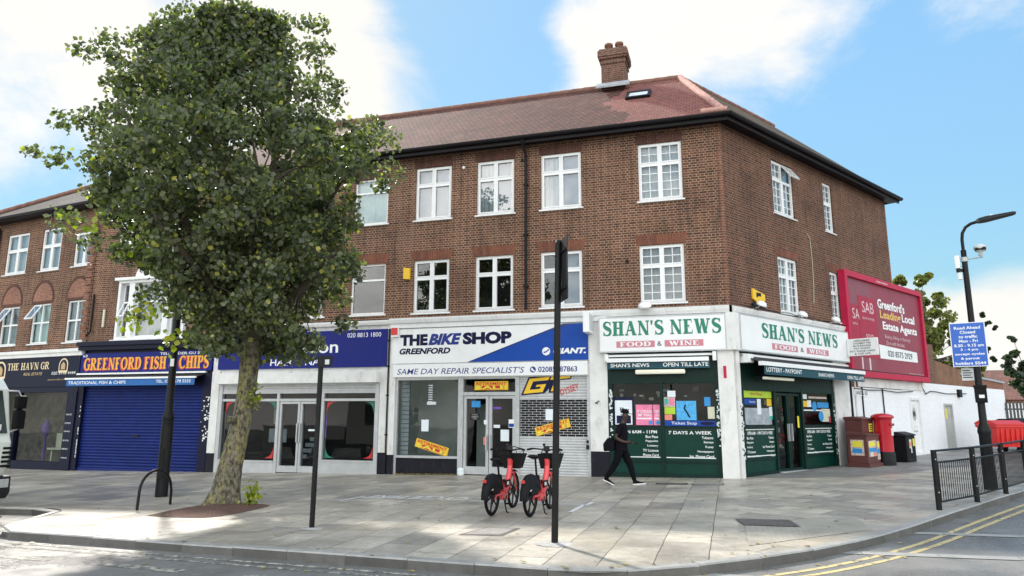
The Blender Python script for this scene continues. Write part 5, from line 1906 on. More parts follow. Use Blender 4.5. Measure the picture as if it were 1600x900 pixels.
def shop_text_panel(S, u0, u1, head, left, rt, ztop=1.29, zbot=.5, d=-.02, hh=.07):
    mb = MB()
    mb.box(u0, u1, d, d + .004, ztop - .012, ztop + .012); mb.box(u0, u1, d, d + .004, zbot - .012, zbot + .012)
    put_text(mb, head, u0 + (u1 - u0) * .06, u0 + (u1 - u0) * .94, ztop - .14, ztop - .05, d + .003, .02)
    n = max(len(left), len(rt))
    for i in range(n):
        z = ztop - .26 - i * .123
        for s, al in ((left, 0), (rt, 1)):
            if i < len(s) and s[i]:
                wd = len(s[i]) * hh * .60
                a = u0 + .05 if al == 0 else u1 - .05 - wd
                put_text(mb, s[i], a, a + wd, z, z + hh, d + .003, .018)
    return mb.build('lettering', 'white_text', S, fix=False)


S = thing('newsagent_shop', 'dark green newsagent front behind the walking man with posters in its window', 'shop', FA, -1.9, 0)
mb = MB()
mb.box(-.40, .03, -.3, .09, zb - .1, 3.42); mb.build('pilaster', 'white_dirty', S)
mb = MB(); mb.box(-3.42, -.40, -.3, .0, 2.62, 4.42); mb.build('fascia', 'green_dark', S)
mb = MB(); mb.prof([(0, 4.40), (.10, 4.42), (.14, 4.50), (.15, 4.58), (0, 4.63)], -3.4, -.02); mb.build('cornice', 'white_dirty', S)
mb = MB()
mb.box(-3.42, -3.30, -.25, .02, zb - .1, 2.62); mb.box(-.52, -.40, -.25, .02, zb - .1, 2.62); mb.box(-1.98, -1.90, -.2, .015, zb - .1, 2.55)
mb.box(-3.30, -.52, -.2, .012, 2.50, 2.62)
mb.box(-3.30, -1.98, -.2, .0, 1.25, 1.33); mb.box(-1.90, -.52, -.2, .0, 1.25, 1.33)
mb.box(-3.30, -1.98, -.2, .02, zb - .1, .07); mb.box(-1.90, -.52, -.2, .02, zb - .1, .07)
mb.box(-3.30, -1.98, -.2, -.005, .36, .42); mb.box(-1.90, -.52, -.2, -.005, .36, .42)
mb.build('frame', 'green_dark', S)
mb = MB()
for a, b in ((-3.30, -1.98), (-1.90, -.52)): mb.box(a, b, -.2, -.022, .42, 1.25); mb.box(a, b, -.2, -.03, .07, .36)
mb.build('panel', 'green_panel', S)
shop_text_panel(S, -3.24, -2.02, 'OPEN 6AM - 11PM', [], ['Bus Pass', 'Paypoint', 'Lottery', 'TV Licence', 'Phone Card'], 1.275, .5)
shop_text_panel(S, -1.86, -.56, '7 DAYS A WEEK', [], ['Tobacco', 'Stamps', 'E-pay', 'Newspapers', 'Int. Phone Card'], 1.26, .5)
panes(S, [(-3.30, -1.98, 1.33, 2.50), (-1.90, -.52, 1.33, 2.50)], -.06)
interior(S, -3.30, -.52, 1.2, 2.55, .6)
mb = MB()
for i in range(16):
    u = RNG.uniform(-3.2, -.7); z = RNG.uniform(2.05, 2.4)
    mb.box(u, u + RNG.uniform(.05, .2), -.5, -.45, z, z + RNG.uniform(.04, .12), i % 3)
mb.build('shelf_goods', ['poster_mix', 'net_dull', 'brown_box'], S)
pb = poster(S, 'play_board', 'navy_text', -3.28, -2.72, 1.36, 2.13, -.055, .0)
mb = MB(); mb.box(-3.24, -2.76, -.051, -.048, 1.62, 2.04); mb.box(-3.24, -3.20, -.051, -.048, 1.40, 1.62); mb.box(-2.80, -2.76, -.051, -.048, 1.40, 1.62); mb.box(-3.24, -2.76, -.051, -.048, 1.37, 1.40); mb.build('board_face', 'paper', pb)
letters(pb, 'Play', 'navy_text', -3.10, -2.84, 1.70, 1.84, -.045, .02); letters(pb, 'here', 'navy_text', -3.08, -2.86, 1.60, 1.68, -.045, .02); letters(pb, '9', 'white_text', -3.0, -2.92, 1.44, 1.57, -.045, .02)
for u0, u1 in ((-2.66, -2.20), (-2.18, -2.0)):
    p1 = poster(S, 'pink_poster', 'poster_pink', u0, u1, 1.36, 1.92, -.055)
    mb = MB(); mb.box(u0 + .03, u1 - .03, -.051, -.048, 1.52, 1.56)
    put_text(mb, 'IT COULD', u0 + .03, u1 - .02, 1.70, 1.77, -.048, .03); put_text(mb, 'BE YOU', u0 + .06, u1 - .04, 1.60, 1.67, -.048, .03)
    mb.build('lettering', 'white_text', p1, fix=False)
    mb = MB(); c0 = (u1 - .06, 1.43); mb.prism([(c0[0] + .055 * cos(t), c0[1] + .06 * sin(t)) for t in np.linspace(0, 2 * pi, 14)[:-1]], -.0515, -.0485); mb.build('roundel', 'poster_cyan', p1)
for a, b, z0, z1, m in ((-1.88, -1.58, 1.86, 2.12, 'poster_mix'), (-1.87, -1.58, 1.66, 1.85, 'lime'), (-1.87, -1.67, 1.50, 1.65, 'salmon'), (-1.55, -1.02, 1.50, 2.02, 'poster_blue'), (-.72, -.54, 1.54, 1.86, 'cream'), (-1.78, -1.56, 2.13, 2.30, 'paper'), (-.80, -.64, 1.88, 2.12, 'poster_cyan')):
    poster(S, 'flyer', m, a, b, z0, z1, -.055)
poster(S, 'flyer', 'poster_pink', -1.73, -1.60, 1.90, 2.09, -.050); poster(S, 'flyer', 'turq', -1.86, -1.76, 1.93, 2.08, -.050)
mb = MB(); mb.tube([(-1.30, .046, 1.92), (-1.34, .046, 1.82), (-1.26, .046, 1.70), (-1.20, .046, 1.58)], .022, 6); mb.build('printed_figure', 'navy_text', S)
ts = poster(S, 'ticket_band', 'blue_bright', -1.88, -.52, 1.345, 1.485, -.05)
letters(ts, 'Ticket Stop', 'white_text', -1.70, -1.02, 1.36, 1.46, -.044, .005)
mb = MB(); mb.prism([(-.75 + .19 * cos(t), 1.415 + .05 * sin(t)) for t in np.linspace(0, 2 * pi, 20)[:-1]], -.0465, -.044); mb.build('band_oval', 'navy_text', ts)
mb = MB()
for u0 in (-3.40, -.50):
    for i in range(40):
        u = u0 + RNG.uniform(0, .07); z = RNG.uniform(.75, 2.3)
        mb.box(u, u + RNG.uniform(.02, .05), .0205, .024, z, z + RNG.uniform(.02, .09))
mb.build('sticker_residue', 'paper', S)['kind'] = 'stuff'
mb = MB(); mb.box(-.26, -.18, .0905, .096, 2.62, 2.95); mb.build('meter_sticker', 'magenta', S)
S = thing('newsagent_sign', 'white lightbox sign with green serif letters above the walking man', 'shop sign', FA, -1.88, .03, z=3.37)
mb = MB(); mb.box(-3.62, -.13, .002, .20, 3.37, 4.38); mb.build('box', 'white_clean', S, bevel=.015)
mb = MB(); frame_rect(mb, -3.62, -.13, 3.37, 4.38, .035, .201, .207); mb.build('trim', 'steel', S)
serif(S, "SHAN'S NEWS", 'green_text', -3.50, -.26, 3.84, 4.25, .203, .27, .10)
mb = MB(); mb.box(-3.12, -2.05, .2005, .203, 3.50, 3.68); mb.box(-1.78, -.74, .2005, .203, 3.50, 3.68); mb.build('name_bar', 'pink_bar', S)
serif(S, 'FOOD', 'white_text', -3.02, -2.16, 3.53, 3.655, .206, .24, .1); serif(S, 'WINE', 'white_text', -1.66, -.86, 3.53, 3.655, .206, .24, .1); serif(S, '&', 'black', -1.98, -1.86, 3.53, 3.66, .204, .2, .08)
S = thing('newsagent_awning', 'teal awning reading OPEN TILL LATE folded under the front newsagent sign', 'awning', FA, -1.95, .1, z=2.85)
mb = MB(); mb.box(-3.46, -.44, .0, .12, 3.25, 3.31); mb.box(-3.40, -.62, .14, .26, 3.09, 3.20); mb.box(-3.46, -3.36, .0, .22, 3.12, 3.32); mb.box(-.52, -.42, .0, .24, 3.10, 3.34); mb.build('cassette', 'white_clean', S)
mb = MB(); mb.box(-3.38, -.60, .19, .20, 2.90, 3.09); mb.build('valance', 'teal', S)
letters_lines(S, [("SHAN'S NEWS", -3.30, -2.22, 2.95, 3.06), ('OPEN TILL LATE', -1.85, -.64, 2.95, 3.06)], 'white_text', .203, .015)
S = thing('tube_light', 'pale fluorescent tube light over the front newsagent window', 'light fitting', FA, -1.95, .05, z=2.74)
mb = MB(); mb.box(-2.62, -1.26, .08, .20, 2.75, 2.88); mb.build('diffuser', 'tube', S, bevel=.04)
mb = MB(); mb.box(-2.5, -1.4, .0, .08, 2.78, 2.86); mb.build('backplate', 'green_dark', S)

# corner board with the house number
S = thing('corner_fascia', 'blank white corner board numbered 69 between the two newsagent signs', 'shop sign', FA, 0, .1, z=3.37)
bm_ = MB()
q0, q1 = (-.13, .19), None
c0, c1 = sideP(.10, .19, 0), None
poly = [(-.13, .0), (-.13, .185), (.0 + .06, .20), (c0[0], c0[1]), (sideP(.10, 0, 0)[0], sideP(.10, 0, 0)[1])]
bm_.add([(a, -b, 3.38) for a, b in poly] + [(a, -b, 4.40) for a, b in poly], [(0, 1, 2, 3, 4), (5, 6, 7, 8, 9)] + [(i, (i + 1) % 5, (i + 1) % 5 + 5, i + 5) for i in range(5)])
bm_.build('board', 'white_dirty', S)
tm = MB(); put_text(tm, '69', .17, .32, 4.20, 4.30, .196, .01)
lt = tm.build('lettering', 'plastic_grey', S, off=(0, 0, 3.37), fix=False)
lt.location = Vector((0, .1, 0)); lt.rotation_euler = (0, 0, AB - AA)

# ---- newsagent, side street ----------------------------------------------------------------------------
zb = FB.g(3)
S = thing('newsagent_shop', 'dark green newsagent front with glass doors facing the side street', 'shop', FB, 3, 0)
MB().box(.04, .20, -.2, .085, zb - .2, 3.42).build('pilaster', 'white_dirty', S); MB().box(5.80, 6.88, -.3, .05, zb - .15, 3.42).build('pilaster', 'white_dirty', S)
mb = MB(); mb.box(.20, 5.80, -.3, .0, 2.42, 4.42); mb.build('fascia', 'green_dark', S)
mb = MB(); mb.prof([(0, 4.42), (.10, 4.44), (.14, 4.52), (.15, 4.58), (0, 4.63)], .1, 7.1); mb.build('cornice', 'white_dirty', S)
mb = MB()
mb.box(.20, .42, -.25, .02, zb - .15, 2.42); mb.box(5.62, 5.80, -.25, .02, zb - .1, 2.42)
for u in (2.06, 3.66): mb.box(u - .05, u + .05, -.2, .02, zb - .1, 2.42)
mb.box(.42, 5.62, -.2, .015, 2.32, 2.42)
for a, b in ((.42, 2.01), (3.71, 5.62)):
    mb.box(a, b, -.2, .0, 1.27, 1.36); mb.box(a, b, -.2, .02, zb - .15, zb + .06); mb.box(a, b, -.2, -.004, .42, .48)
mb.build('frame', 'green_dark', S)
for a, b in ((.42, 2.01), (3.71, 5.62)): MB().box(a, b, -.2, -.022, .48, 1.27).build('panel', 'green_panel', S); MB().box(a, b, -.2, -.03, zb + .06, .42).build('panel', 'green_panel', S)
LB = ['Bus Pass', 'Paypoint', 'Lottery', 'TV Licence', 'Congestion Charge']; RB_ = ['Tobacco', 'Stamps', 'Int. Phone Card', 'Newspapers', 'E-pay']
shop_text_panel(S, .46, 1.97, 'OPEN 6AM - 11PM 7 DAYS A WEEK', LB, RB_, 1.25, .54, hh=.068); shop_text_panel(S, 3.80, 5.52, 'OPEN 6AM - 11PM 7 DAYS A WEEK', LB, RB_, 1.25, .54, hh=.068)
panes(S, [(.42, 2.01, 1.36, 2.32), (3.71, 5.62, 1.36, 2.32)], -.06)
interior(S, .5, 5.62, zb, 2.4, .6)
for a, b in ((2.12, 2.86), (2.88, 3.60)):
    mb = MB(); frame_rect(mb, a, b, zb + .02, 2.28, .07, -.16, -.03)
    dr = mb.build('door', 'green_dark', S)
    mb = MB(); mb.pan(a + .06, b - .06, zb + .08, 2.22, -.1); mb.build('door_pane', 'glass_dark', dr, fix=False)
    mb = MB(); mb.box(b - .12 if a < 2.5 else a + .05, b - .08 if a < 2.5 else a + .09, -.03, .03, .9, 1.4); mb.build('door_handle', 'steel', dr)
mb = MB(); mb.box(2.1, 3.62, -.2, .10, zb - .12, zb + .02); mb.build('doorstep', 'steel_lt', S)
mb = MB()
for i in range(60):
    u = RNG.uniform(2.2, 3.5); z = RNG.uniform(.2, 2.1)
    mb.box(u, u + RNG.uniform(.05, .2), -.5, -.45, z, z + RNG.uniform(.05, .18), i % 5)
mb.build('shelf_goods', ['poster_mix', 'brown_box', 'interior_mid', 'cream', 'red'], S)
for a, b, z0, z1, m in ((.42, 2.0, 2.12, 2.31, 'lime'), (.55, 1.15, 1.93, 2.09, 'blue_bright'), (1.72, 1.98, 1.90, 2.1, 'yellow'), (1.2, 1.4, 1.66, 2.09, 'paper'), (1.83, 2.0, 1.62, 1.88, 'paper'), (1.87, 2.0, 1.52, 1.62, 'turq'),
                        (.46, 1.95, 1.38, 1.84, 'net_dull'), (.45, .56, 1.38, 1.48, 'blue_bright'), (3.80, 4.10, 1.90, 2.08, 'yellow'), (4.1, 4.35, 1.90, 2.1, 'paper'), (4.75, 5.5, 1.88, 2.05, 'poster_cyan'), (5.0, 5.56, 1.45, 1.85, 'cream'), (3.8, 5.2, 1.78, 1.82, 'paper'), (5.45, 5.6, 1.42, 1.62, 'magenta'),
                        (3.78, 4.1, 2.14, 2.28, 'paper'), (4.2, 5.4, 2.16, 2.22, 'poster_mix'), (3.42, 3.56, 1.28, 1.62, 'lemon')):
    poster(S, 'flyer', m, a, b, z0, z1, -.055 if m != 'net_dull' else -.058)
letters(S, 'New Range', 'red', .85, 1.5, 2.18, 2.26, -.048, .01); letters(S, 'Ticket Stop', 'white_text', .78, 1.1, 1.97, 2.03, -.048, .01)
for u, z, r in ((4.55, 1.92, .15), (4.95, 1.62, .16)):
    mb = MB(); mb.prism([(u + r * cos(t), z + r * sin(t)) for t in np.linspace(0, 2 * pi, 18)[:-1]], -.0535, -.05); mb.build('round_sticker', 'poster_cyan', S)
mb = MB()
for u0 in (.22, 5.66, .08):
    for i in range(30):
        u = u0 + RNG.uniform(0, .1); z = RNG.uniform(.4, 2.0)
        dd = .0205 if u0 > .1 else .0855
        mb.box(u, u + RNG.uniform(.02, .05), dd, dd + .004, z, z + RNG.uniform(.02, .09), i % 2 if u0 < .1 else 0)
mb.build('sticker_residue', ['paper', 'black'], S)['kind'] = 'stuff'
S = thing('newsagent_side_sign', 'white lightbox sign with green serif letters on the wall facing the side street', 'shop sign', FB, 3.5, .03, z=3.37)
mb = MB(); mb.box(.12, 7.02, .002, .20, 3.37, 4.39); mb.build('box', 'white_clean', S, bevel=.015)
mb = MB(); frame_rect(mb, .12, 7.02, 3.37, 4.39, .035, .201, .207); mb.build('trim', 'steel', S)
serif(S, "SHAN'S NEWS", 'green_text', 1.24, 5.92, 3.80, 4.22, .203, .27, .10)
mb = MB(); mb.box(1.76, 3.25, .2005, .203, 3.50, 3.68); mb.box(3.80, 5.24, .2005, .203, 3.50, 3.68); mb.build('name_bar', 'pink_bar', S)
serif(S, 'FOOD', 'white_text', 1.90, 3.12, 3.53, 3.655, .206, .24, .1); serif(S, 'WINE', 'white_text', 3.95, 5.10, 3.53, 3.655, .206, .24, .1); serif(S, '&', 'black', 3.42, 3.62, 3.53, 3.66, .204, .2, .08)
S = thing('newsagent_side_awning', 'teal awning half folded out under the side street newsagent sign', 'awning', FB, 3, .2, z=2.6)
mb = MB(); mb.box(.28, 6.9, .0, .14, 3.22, 3.30); mb.box(.35, 6.75, .55, .66, 2.96, 3.07); mb.box(.28, .55, .0, .3, 3.05, 3.28); mb.build('cassette', 'white_clean', S)
mb = MB(); mb.prof([(.14, 3.24), (.6, 3.05), (.6, 3.03), (.14, 3.2)], .4, 6.7); mb.build('canopy', 'plastic_grey', S)
mb = MB(); mb.box(.50, 6.70, .62, .63, 2.72, 2.96); mb.build('valance', 'teal', S)
letters_lines(S, [('LOTTERY - PAYPOINT', .60, 2.55, 2.80, 2.92), ("SHAN'S NEWS", 3.55, 4.55, 2.78, 2.89), ('OPEN TILL LATE', 5.45, 6.65, 2.77, 2.88)], 'white_text', .633, .012)
mb = MB()
for x in (1.2, 5.8): mb.tube([(x, -.14, 3.15), (x + .25, -.4, 3.0), (x, -.6, 3.0)], .018, 6)
mb.build('folding_arm', 'steel', S)
S = thing('tube_light', 'fluorescent tube light under the side street awning', 'light fitting', FB, 1.6, .3, z=2.62)
mb = MB(); mb.box(.75, 2.35, .40, .50, 2.60, 2.68); mb.build('diffuser', 'tube', S, bevel=.03)
mb = MB(); mb.box(.9, 2.2, .0, .45, 2.68, 2.70); mb.build('bracket', 'green_dark', S)

S = thing('goods_sign', 'white panel listing groceries and phone cards jutting out across the billboard', 'shop sign', FB, 6.6, .3, z=3.55)
mb = MB(); mb.box(6.57, 6.67, .21, 1.18, 3.57, 4.13); mb.build('box', 'white', S, bevel=.01)
zz = 4.05
tm = MB()
for i, s in enumerate(('GROCERIES', 'CIGARETTES', 'BUS PASSES', 'PAY POINT', "INT'L PHONE CARDS", '& TOP UPS')):
    wd = min(.80, .056 * len(s)); put_text(tm, s, -wd / 2, wd / 2, 4.03 - i * .085, 4.03 - i * .085 + .055, 0, .015)
lt = tm.build('lettering', 'plastic_grey', S, off=(0, 0, 3.55), fix=False)
lt.location = Vector((6.566 - 6.6, -.70 + .3, 0)); lt.rotation_euler = (0, 0, -pi / 2)

for (F, u, z, s, lab) in ((FA, -2.28, 4.66, 1.35, 'round white floodlight above the front newsagent sign'), (FB, 1.15, 4.72, 1.1, 'white floodlight under the yellow plaque on the side wall'), (FB, 3.52, 4.66, 1.1, 'white floodlight above the middle of the side newsagent sign'), (FB, 5.72, 4.70, 1.1, 'white floodlight by the narrow window near the billboard')):
    S = thing('floodlight', lab, 'floodlight', F, u, .1, z=z, group='floodlights above the newsagent signs')
    mb = MB()
    mb.T = Matrix.Translation((u, -.30, z)) @ Matrix.Rotation(.5, 4, 'X')
    mb.lathe([(.02, .10), (.09 * s, .08), (.135 * s, .02), (.14 * s, -.02), (.12 * s, -.035)], 18)
    mb.build('head', 'white_clean', S)
    mb = MB(); mb.tube([(u, 0, z - .10), (u, -.18, z - .06), (u, -.30, z)], .018, 6); mb.build('arm', 'steel', S)
S = thing('house_plaque', 'yellow and black shield shaped plaque on the bricks by the corner', 'sign', FB, 1.4, 0, z=4.75)
mb = MB(); mb.prism([(1.12, 5.22), (1.78, 5.10), (1.78, 4.92), (1.45, 4.78), (1.12, 4.92)], .02, .07); mb.build('shield', 'yellow', S)
mb = MB(); mb.box(1.1, 1.85, .02, .06, 4.72, 4.80); mb.build('base', 'black', S)
mb = MB(); mb.prism([(1.3, 4.98), (1.38, 4.98), (1.38, 5.02), (1.56, 5.02), (1.56, 5.12), (1.3, 5.12)], .071, .074); mb.build('mark', 'black', S)
S = thing('cable_run', 'loose black cables draped along the top of the side newsagent sign', 'cable', FB, 3.5, .05, z=4.6)
mb = MB()
pts = [(u, -.12 - .04 * sin(u * 2.1), 4.63 + .035 * sin(u * 3.7) + .02 * sin(u * 9)) for u in np.linspace(.3, 7.0, 40)]
mb.tube(pts, .014, 5); mb.tube([(u, -.09, 4.66 + .03 * cos(u * 4.1)) for u in np.linspace(.8, 6.5, 30)], .010, 5)
mb.build('cable', 'gutter', S)


# ================================================================== BILLBOARD, WHITE ANNEXE
S = thing('billboard', 'large red framed estate agent billboard on the end wall', 'billboard', FB, 10.2, .1, z=2.96)
bu0, bu1, bz0, bz1 = 6.78, 13.62, 2.97, 6.52
mb = MB(); mb.box(bu0, bu1, .012, .16, bz0, bz1); mb.build('panel', 'maroon', S)
mb = MB(); frame_rect(mb, bu0 - .03, bu1 + .03, bz0 - .03, bz1 + .03, .20, .03, .26); mb.build('frame', 'magenta', S, bevel=.01)
mb = MB()
mb.prism([(7.0, 4.9), (7.0, 6.3), (8.9, 6.3), (8.9, 3.2), (7.9, 3.2)], .161, .163); mb.build('picture_shade', 'maroon_dark', S)
for a, b, c, e, d in ((7.04, 7.9, 3.75, 5.44, .166), (7.84, 9.28, 3.62, 5.80, .172)):
    mb = MB(); mb.prism([(a, c), (b, c), (b, e - .03), (a, e)], d - .004, d); bd = mb.build('pictured_board', 'maroon_board', S)
    mb = MB(); m = (a + b) / 2
    if b > 9: mb.box(7.75, 7.86, .166, .168, 3.22, c); mb.box(8.36, 8.47, .166, .168, 3.20, c)
    put_text(mb, 'SAB' if b > 9 else 'SA', a + .27, b - .22 if b > 9 else b - .04, 5.21 if b > 9 else 4.92, 5.61 if b > 9 else 5.29, d + .003)
    put_text(mb, 'ESTATES' if b > 9 else 'ESTA', a + .25, b - .22, 4.97 if b > 9 else 4.72, 5.05 if b > 9 else 4.79, d + .003)
    if b > 9: put_text(mb, 'SOLD', a + .42, b - .42, 4.28, 4.46, d + .003, .01)
    mb.build('lettering', 'pinkish' if b > 9 else 'pinkish', bd, fix=False)
letters_lines(S, [("Greenford's", 9.48, 11.95, 5.50, 5.86), ('Local', 11.62, 12.86, 5.16, 5.48), ('Estate Agents', 9.78, 13.0, 4.66, 5.04)], 'white_text', .165, .03)
letters(S, 'Leading', 'yellow_bb', 9.62, 11.50, 5.06, 5.45, .165, .02)
letters_lines(S, [('Buying, Selling or Renting?', 9.90, 12.25, 4.40, 4.56), ("Do it with the best.", 9.98, 11.65, 4.20, 4.34)], 'pinkish', .165)
mb = MB(); mb.prism([(9.33, 3.66), (12.80, 3.68), (12.80, 4.07), (9.28, 4.16)], .163, .166); ns = mb.build('number_strip', 'white_clean', S)
mb = MB(); put_text(mb, '020 8575 2929', 10.0, 12.28, 3.77, 3.99, .169, .012); mb.build('lettering', 'navy_text', ns, fix=False)
mb = MB(); mb.box(7.2, 13.4, .161, .164, bz0 + .18, bz0 + .215); mb.build('picture_rule', 'plastic_grey', S)
letters(S, 'www.sabestates.co.uk', 'pinkish', 11.8, 13.3, bz0 + .235, bz0 + .29, .166)
letters(S, 'CLEAR MEDIA', 'white_text', 9.3, 10.3, bz1 - .10, bz1 - .05, .262, .01)

ZA = lambda u: .0145 * u
T4 = thing('white_annexe', 'single storey white painted brick building with two narrow doors beyond the billboard', 'building', FB, 15, 0)
D1, D2 = (12.0, 13.05, ZA(12), 2.34), (15.62, 16.62, ZA(16) + .1, 2.16)
mb = MB()
wall(mb, 6.885, 24.2, -.4, 2.94, [D1, D2], d=-.012)
mb.quad((24.2, -.012, -.4), (24.2, -6, -.4), (24.2, -6, 2.94), (24.2, -.012, 2.94))
mb.quad((6.885, -.012, 2.94), (24.2, -.012, 2.94), (24.2, -6, 2.94), (6.885, -6, 2.94))
mb.build('wall', 'brick_white', T4, fix=False)
mb = MB(); mb.box(7.6, 13.4, -.01, .035, 2.62, 2.93); mb.box(7.35, 7.42, -.01, .03, .2, 2.9); mb.build('painted_band', 'white_dirty', T4)
mb = MB(); mb.box(13.72, 15.1, -.5, -.02, 2.95, 4.55); mb.build('pier', 'brick_chimney', T4)
mb = MB(); mb.prism([(15.11, 2.95), (18.6, 2.95), (18.6, 3.62), (15.11, 3.92)], -.5, -.02); mb.build('rendered_parapet', 'render_brown', T4)
mb = MB(); mb.prism([(18.61, 2.95), (24.2, 2.95), (24.2, 3.24), (18.61, 3.40)], -.5, -.025); mb.build('parapet', 'brick_parapet', T4)
mb = MB(); mb.prism([(18.1, 3.42), (24.3, 3.25), (24.3, 3.34), (18.1, 3.52)], -.55, .03); mb.build('coping', 'lead', T4)
mb = MB(); a, b, c, e = D1; frame_rect(mb, a, b, c, e, .10, -.1, .02)
d_ = mb.build('door_frame', 'white', T4)
mb = MB(); mb.box(a + .1, b - .1, -.1, -.05, c, e - .1); frame_rect(mb, a + .22, b - .22, 1.25, 2.1, .05, -.05, -.03); frame_rect(mb, a + .22, b - .22, .3, 1.0, .05, -.05, -.03); dd_ = mb.build('door', 'white_clean', d_)
mb = MB(); mb.box(a + .35, b - .35, -.048, -.03, 1.05, 1.10); mb.prism([((a + b) / 2 + .17 * cos(t), 1.72 + .26 * sin(t)) for t in np.linspace(0, 2 * pi, 16)[:-1]], -.049, -.045); mb.build('letter_box', 'steel', dd_)
mb = MB()
for k in range(5): mb.prism([((a + b) / 2 - .13 + .05 * k, 1.62 + .05 * (k % 2)), ((a + b) / 2 - .09 + .05 * k, 1.62 + .05 * (k % 2)), ((a + b) / 2 - .07 + .04 * k, 1.80), ((a + b) / 2 - .12 + .05 * k, 1.82)], -.044, -.042)
mb.build('glass_pattern', 'plastic_grey', dd_)
mb = MB(); a, b, c, e = D2; frame_rect(mb, a, b, c - .05, e, .08, -.1, .015); fr_ = mb.build('door_frame', 'steel_lt', T4)
mb = MB(); mb.box(a + .08, b - .08, -.1, -.06, c, e - .08); dd_ = mb.build('door', mat('grey green door', (.40, .43, .40), .5), fr_)
mb = MB(); mb.box(a + .14, a + .48, -.06, -.05, 1.55, 1.95); mb.build('door_notice', 'lemon', dd_)
mb = MB()
mb.tube([(9.6, -.02, 2.6), (9.62, -.02, 1.4), (9.6, -.02, .25)], .022, 6)
mb.tube([(7.3, -.03, 2.55), (8.4, -.04, 2.52), (9.6, -.03, 2.55), (10.8, -.05, 2.5), (12.4, -.03, 2.57)], .016, 5)
mb.tube([(13.3, -.03, 3.2), (13.35, -.03, 2.75), (13.7, -.03, 2.5), (14.2, -.03, 2.62), (14.8, -.03, 2.62), (16, -.03, 2.56), (18.5, -.03, 2.62)], .018, 5)
mb.box(17.4, 17.75, -.01, .09, 2.45, 2.78)
mb.build('cable', 'gutter', T4)
mb = MB(); mb.box(7.0, 7.06, -.01, .05, .1, 2.9); mb.box(7.9, 7.94, -.01, .03, .1, 2.6); mb.build('pipe', 'plastic_grey', T4)
S = thing('street_nameplate', 'small white street nameplate on the white wall above the brown cabinet', 'sign', FB, 7.85, 0, z=2.3)
mb = MB(); mb.box(7.28, 8.42, -.008, .012, 2.30, 2.52); mb.build('plate', 'white_text', S)
letters(S, 'MANSELL RD', 'black', 7.36, 8.34, 2.345, 2.475, .0135, .02)


# ================================================================== STREET FURNITURE
def at(x, y, ang=0):
    return Frame(x, y, ang)


F0 = at(-8.05, 16.65); zb = G(-8.05, 16.65)
S = thing('lamp_post', 'thick black lamp column rising into the tree in front of the blue shutter', 'lamp post', F0, group='lamp posts')
mb = MB(); z = zb
mb.lathe([(.140, z - .1), (.138, z + .02), (.132, z + 1.5), (.120, z + 1.72), (.130, z + 1.76), (.130, z + 1.82), (.088, z + 1.95), (.080, z + 3.5), (.065, z + 8.2)], 24); mb.build('column', 'black_pole', S)
mb = MB(); mb.tube([(0, 0, z + 8.1), (0, 0, z + 8.5), (.08, -.2, z + 8.75), (.2, -.7, z + 8.85)], .045, 10); mb.build('bracket', 'black_pole', S)
mb = MB(); mb.prof([(.6, z + 8.8), (1.4, z + 8.86), (1.4, z + 8.92), (.9, z + 8.97), (.6, z + 8.92)], .1, .36); mb.build('lamp_head', 'plastic_grey', S, bevel=.02)
mb = MB(); mb.box(-.03, .06, .082, .088, z + 2.98, z + 3.16); mb.build('label', 'white_text', S)
mb = MB(); mb.box(-.05, .05, .15, .156, z + .4, z + 1.1); mb.build('hatch', 'black', S)

S = thing('cycle_hoop', 'black hoop cycle stand beside the thick lamp column', 'cycle stand', at(-7.22, 14.7, atan2(15.14 - 14.28, -7.05 + 7.30)))
z = G(-7.2, 14.7)
hw = .46
pts = [(-hw, 0, z - .1), (-hw + .02, 0, z + .30)] + [(-.02 - (.42) * cos(t), 0, z + .33 + .40 * sin(t)) for t in np.linspace(.1, pi - .1, 14)] + [(hw - .04, 0, z + .30), (hw - .04, 0, z - .1)]
mb = MB(); mb.tube(pts, .027, 12); mb.build('hoop', 'black_pole', S)

F0 = at(-3.18, 11.63, rad(-18)); z = G(-3.18, 11.63)
S = thing('sign_post', 'slim black post with a small dark parking plate in front of the salon', 'sign post', F0, group='slim black posts')
mb = MB(); mb.tube([(0, 0, z - .1), (.015, 0, z + 2.72)], .042, 14); mb.lathe([(.045, z + 2.72), (.03, z + 2.76)], 14, (.015, 0, 0)); mb.build('post', 'black_pole', S)
mb = MB(); mb.box(-.02, .26, .045, .06, z + 2.56, z + 2.74); pl = mb.build('plate', 'black', S)
mb = MB(); mb.box(.13, .21, .061, .064, z + 2.60, z + 2.68); mb.build('label', 'grey_label', pl)
mb = MB(); mb.lathe([(.20, z + .004), (.10, z + .014), (.05, z + .02)], 9); mb.build('mortar_collar', 'conc_pale', S)

F0 = at(.59, 9.98, rad(-4)); z = G(.59, 9.98)
S = thing('sign_post', 'tall black post with a traffic sign seen edge on beside the parked bicycles', 'sign post', F0, group='slim black posts')
mb = MB(); mb.tube([(0, 0, z - .1), (.09, .0, z + 4.22)], .047, 16); mb.lathe([(.05, z + 4.22), (.03, z + 4.26)], 14, (.09, 0, 0)); mb.build('post', 'black_pole', S)
mb = MB(); mb.T = Matrix.Translation((.06, 0, 0)) @ Matrix.Rotation(rad(-76), 4, 'Z')
mb.box(-.36, .36, -.078, -.070, z + 3.34, z + 4.26); mb.build('plate', 'plastic_grey', S)
mb = MB(); mb.T = Matrix.Translation((.06, 0, 0)) @ Matrix.Rotation(rad(-76), 4, 'Z')
mb.box(-.30, .30, -.070, -.045, z + 3.50, z + 3.54); mb.box(-.30, .30, -.070, -.045, z + 4.05, z + 4.09); mb.build('bracket', 'black', S)
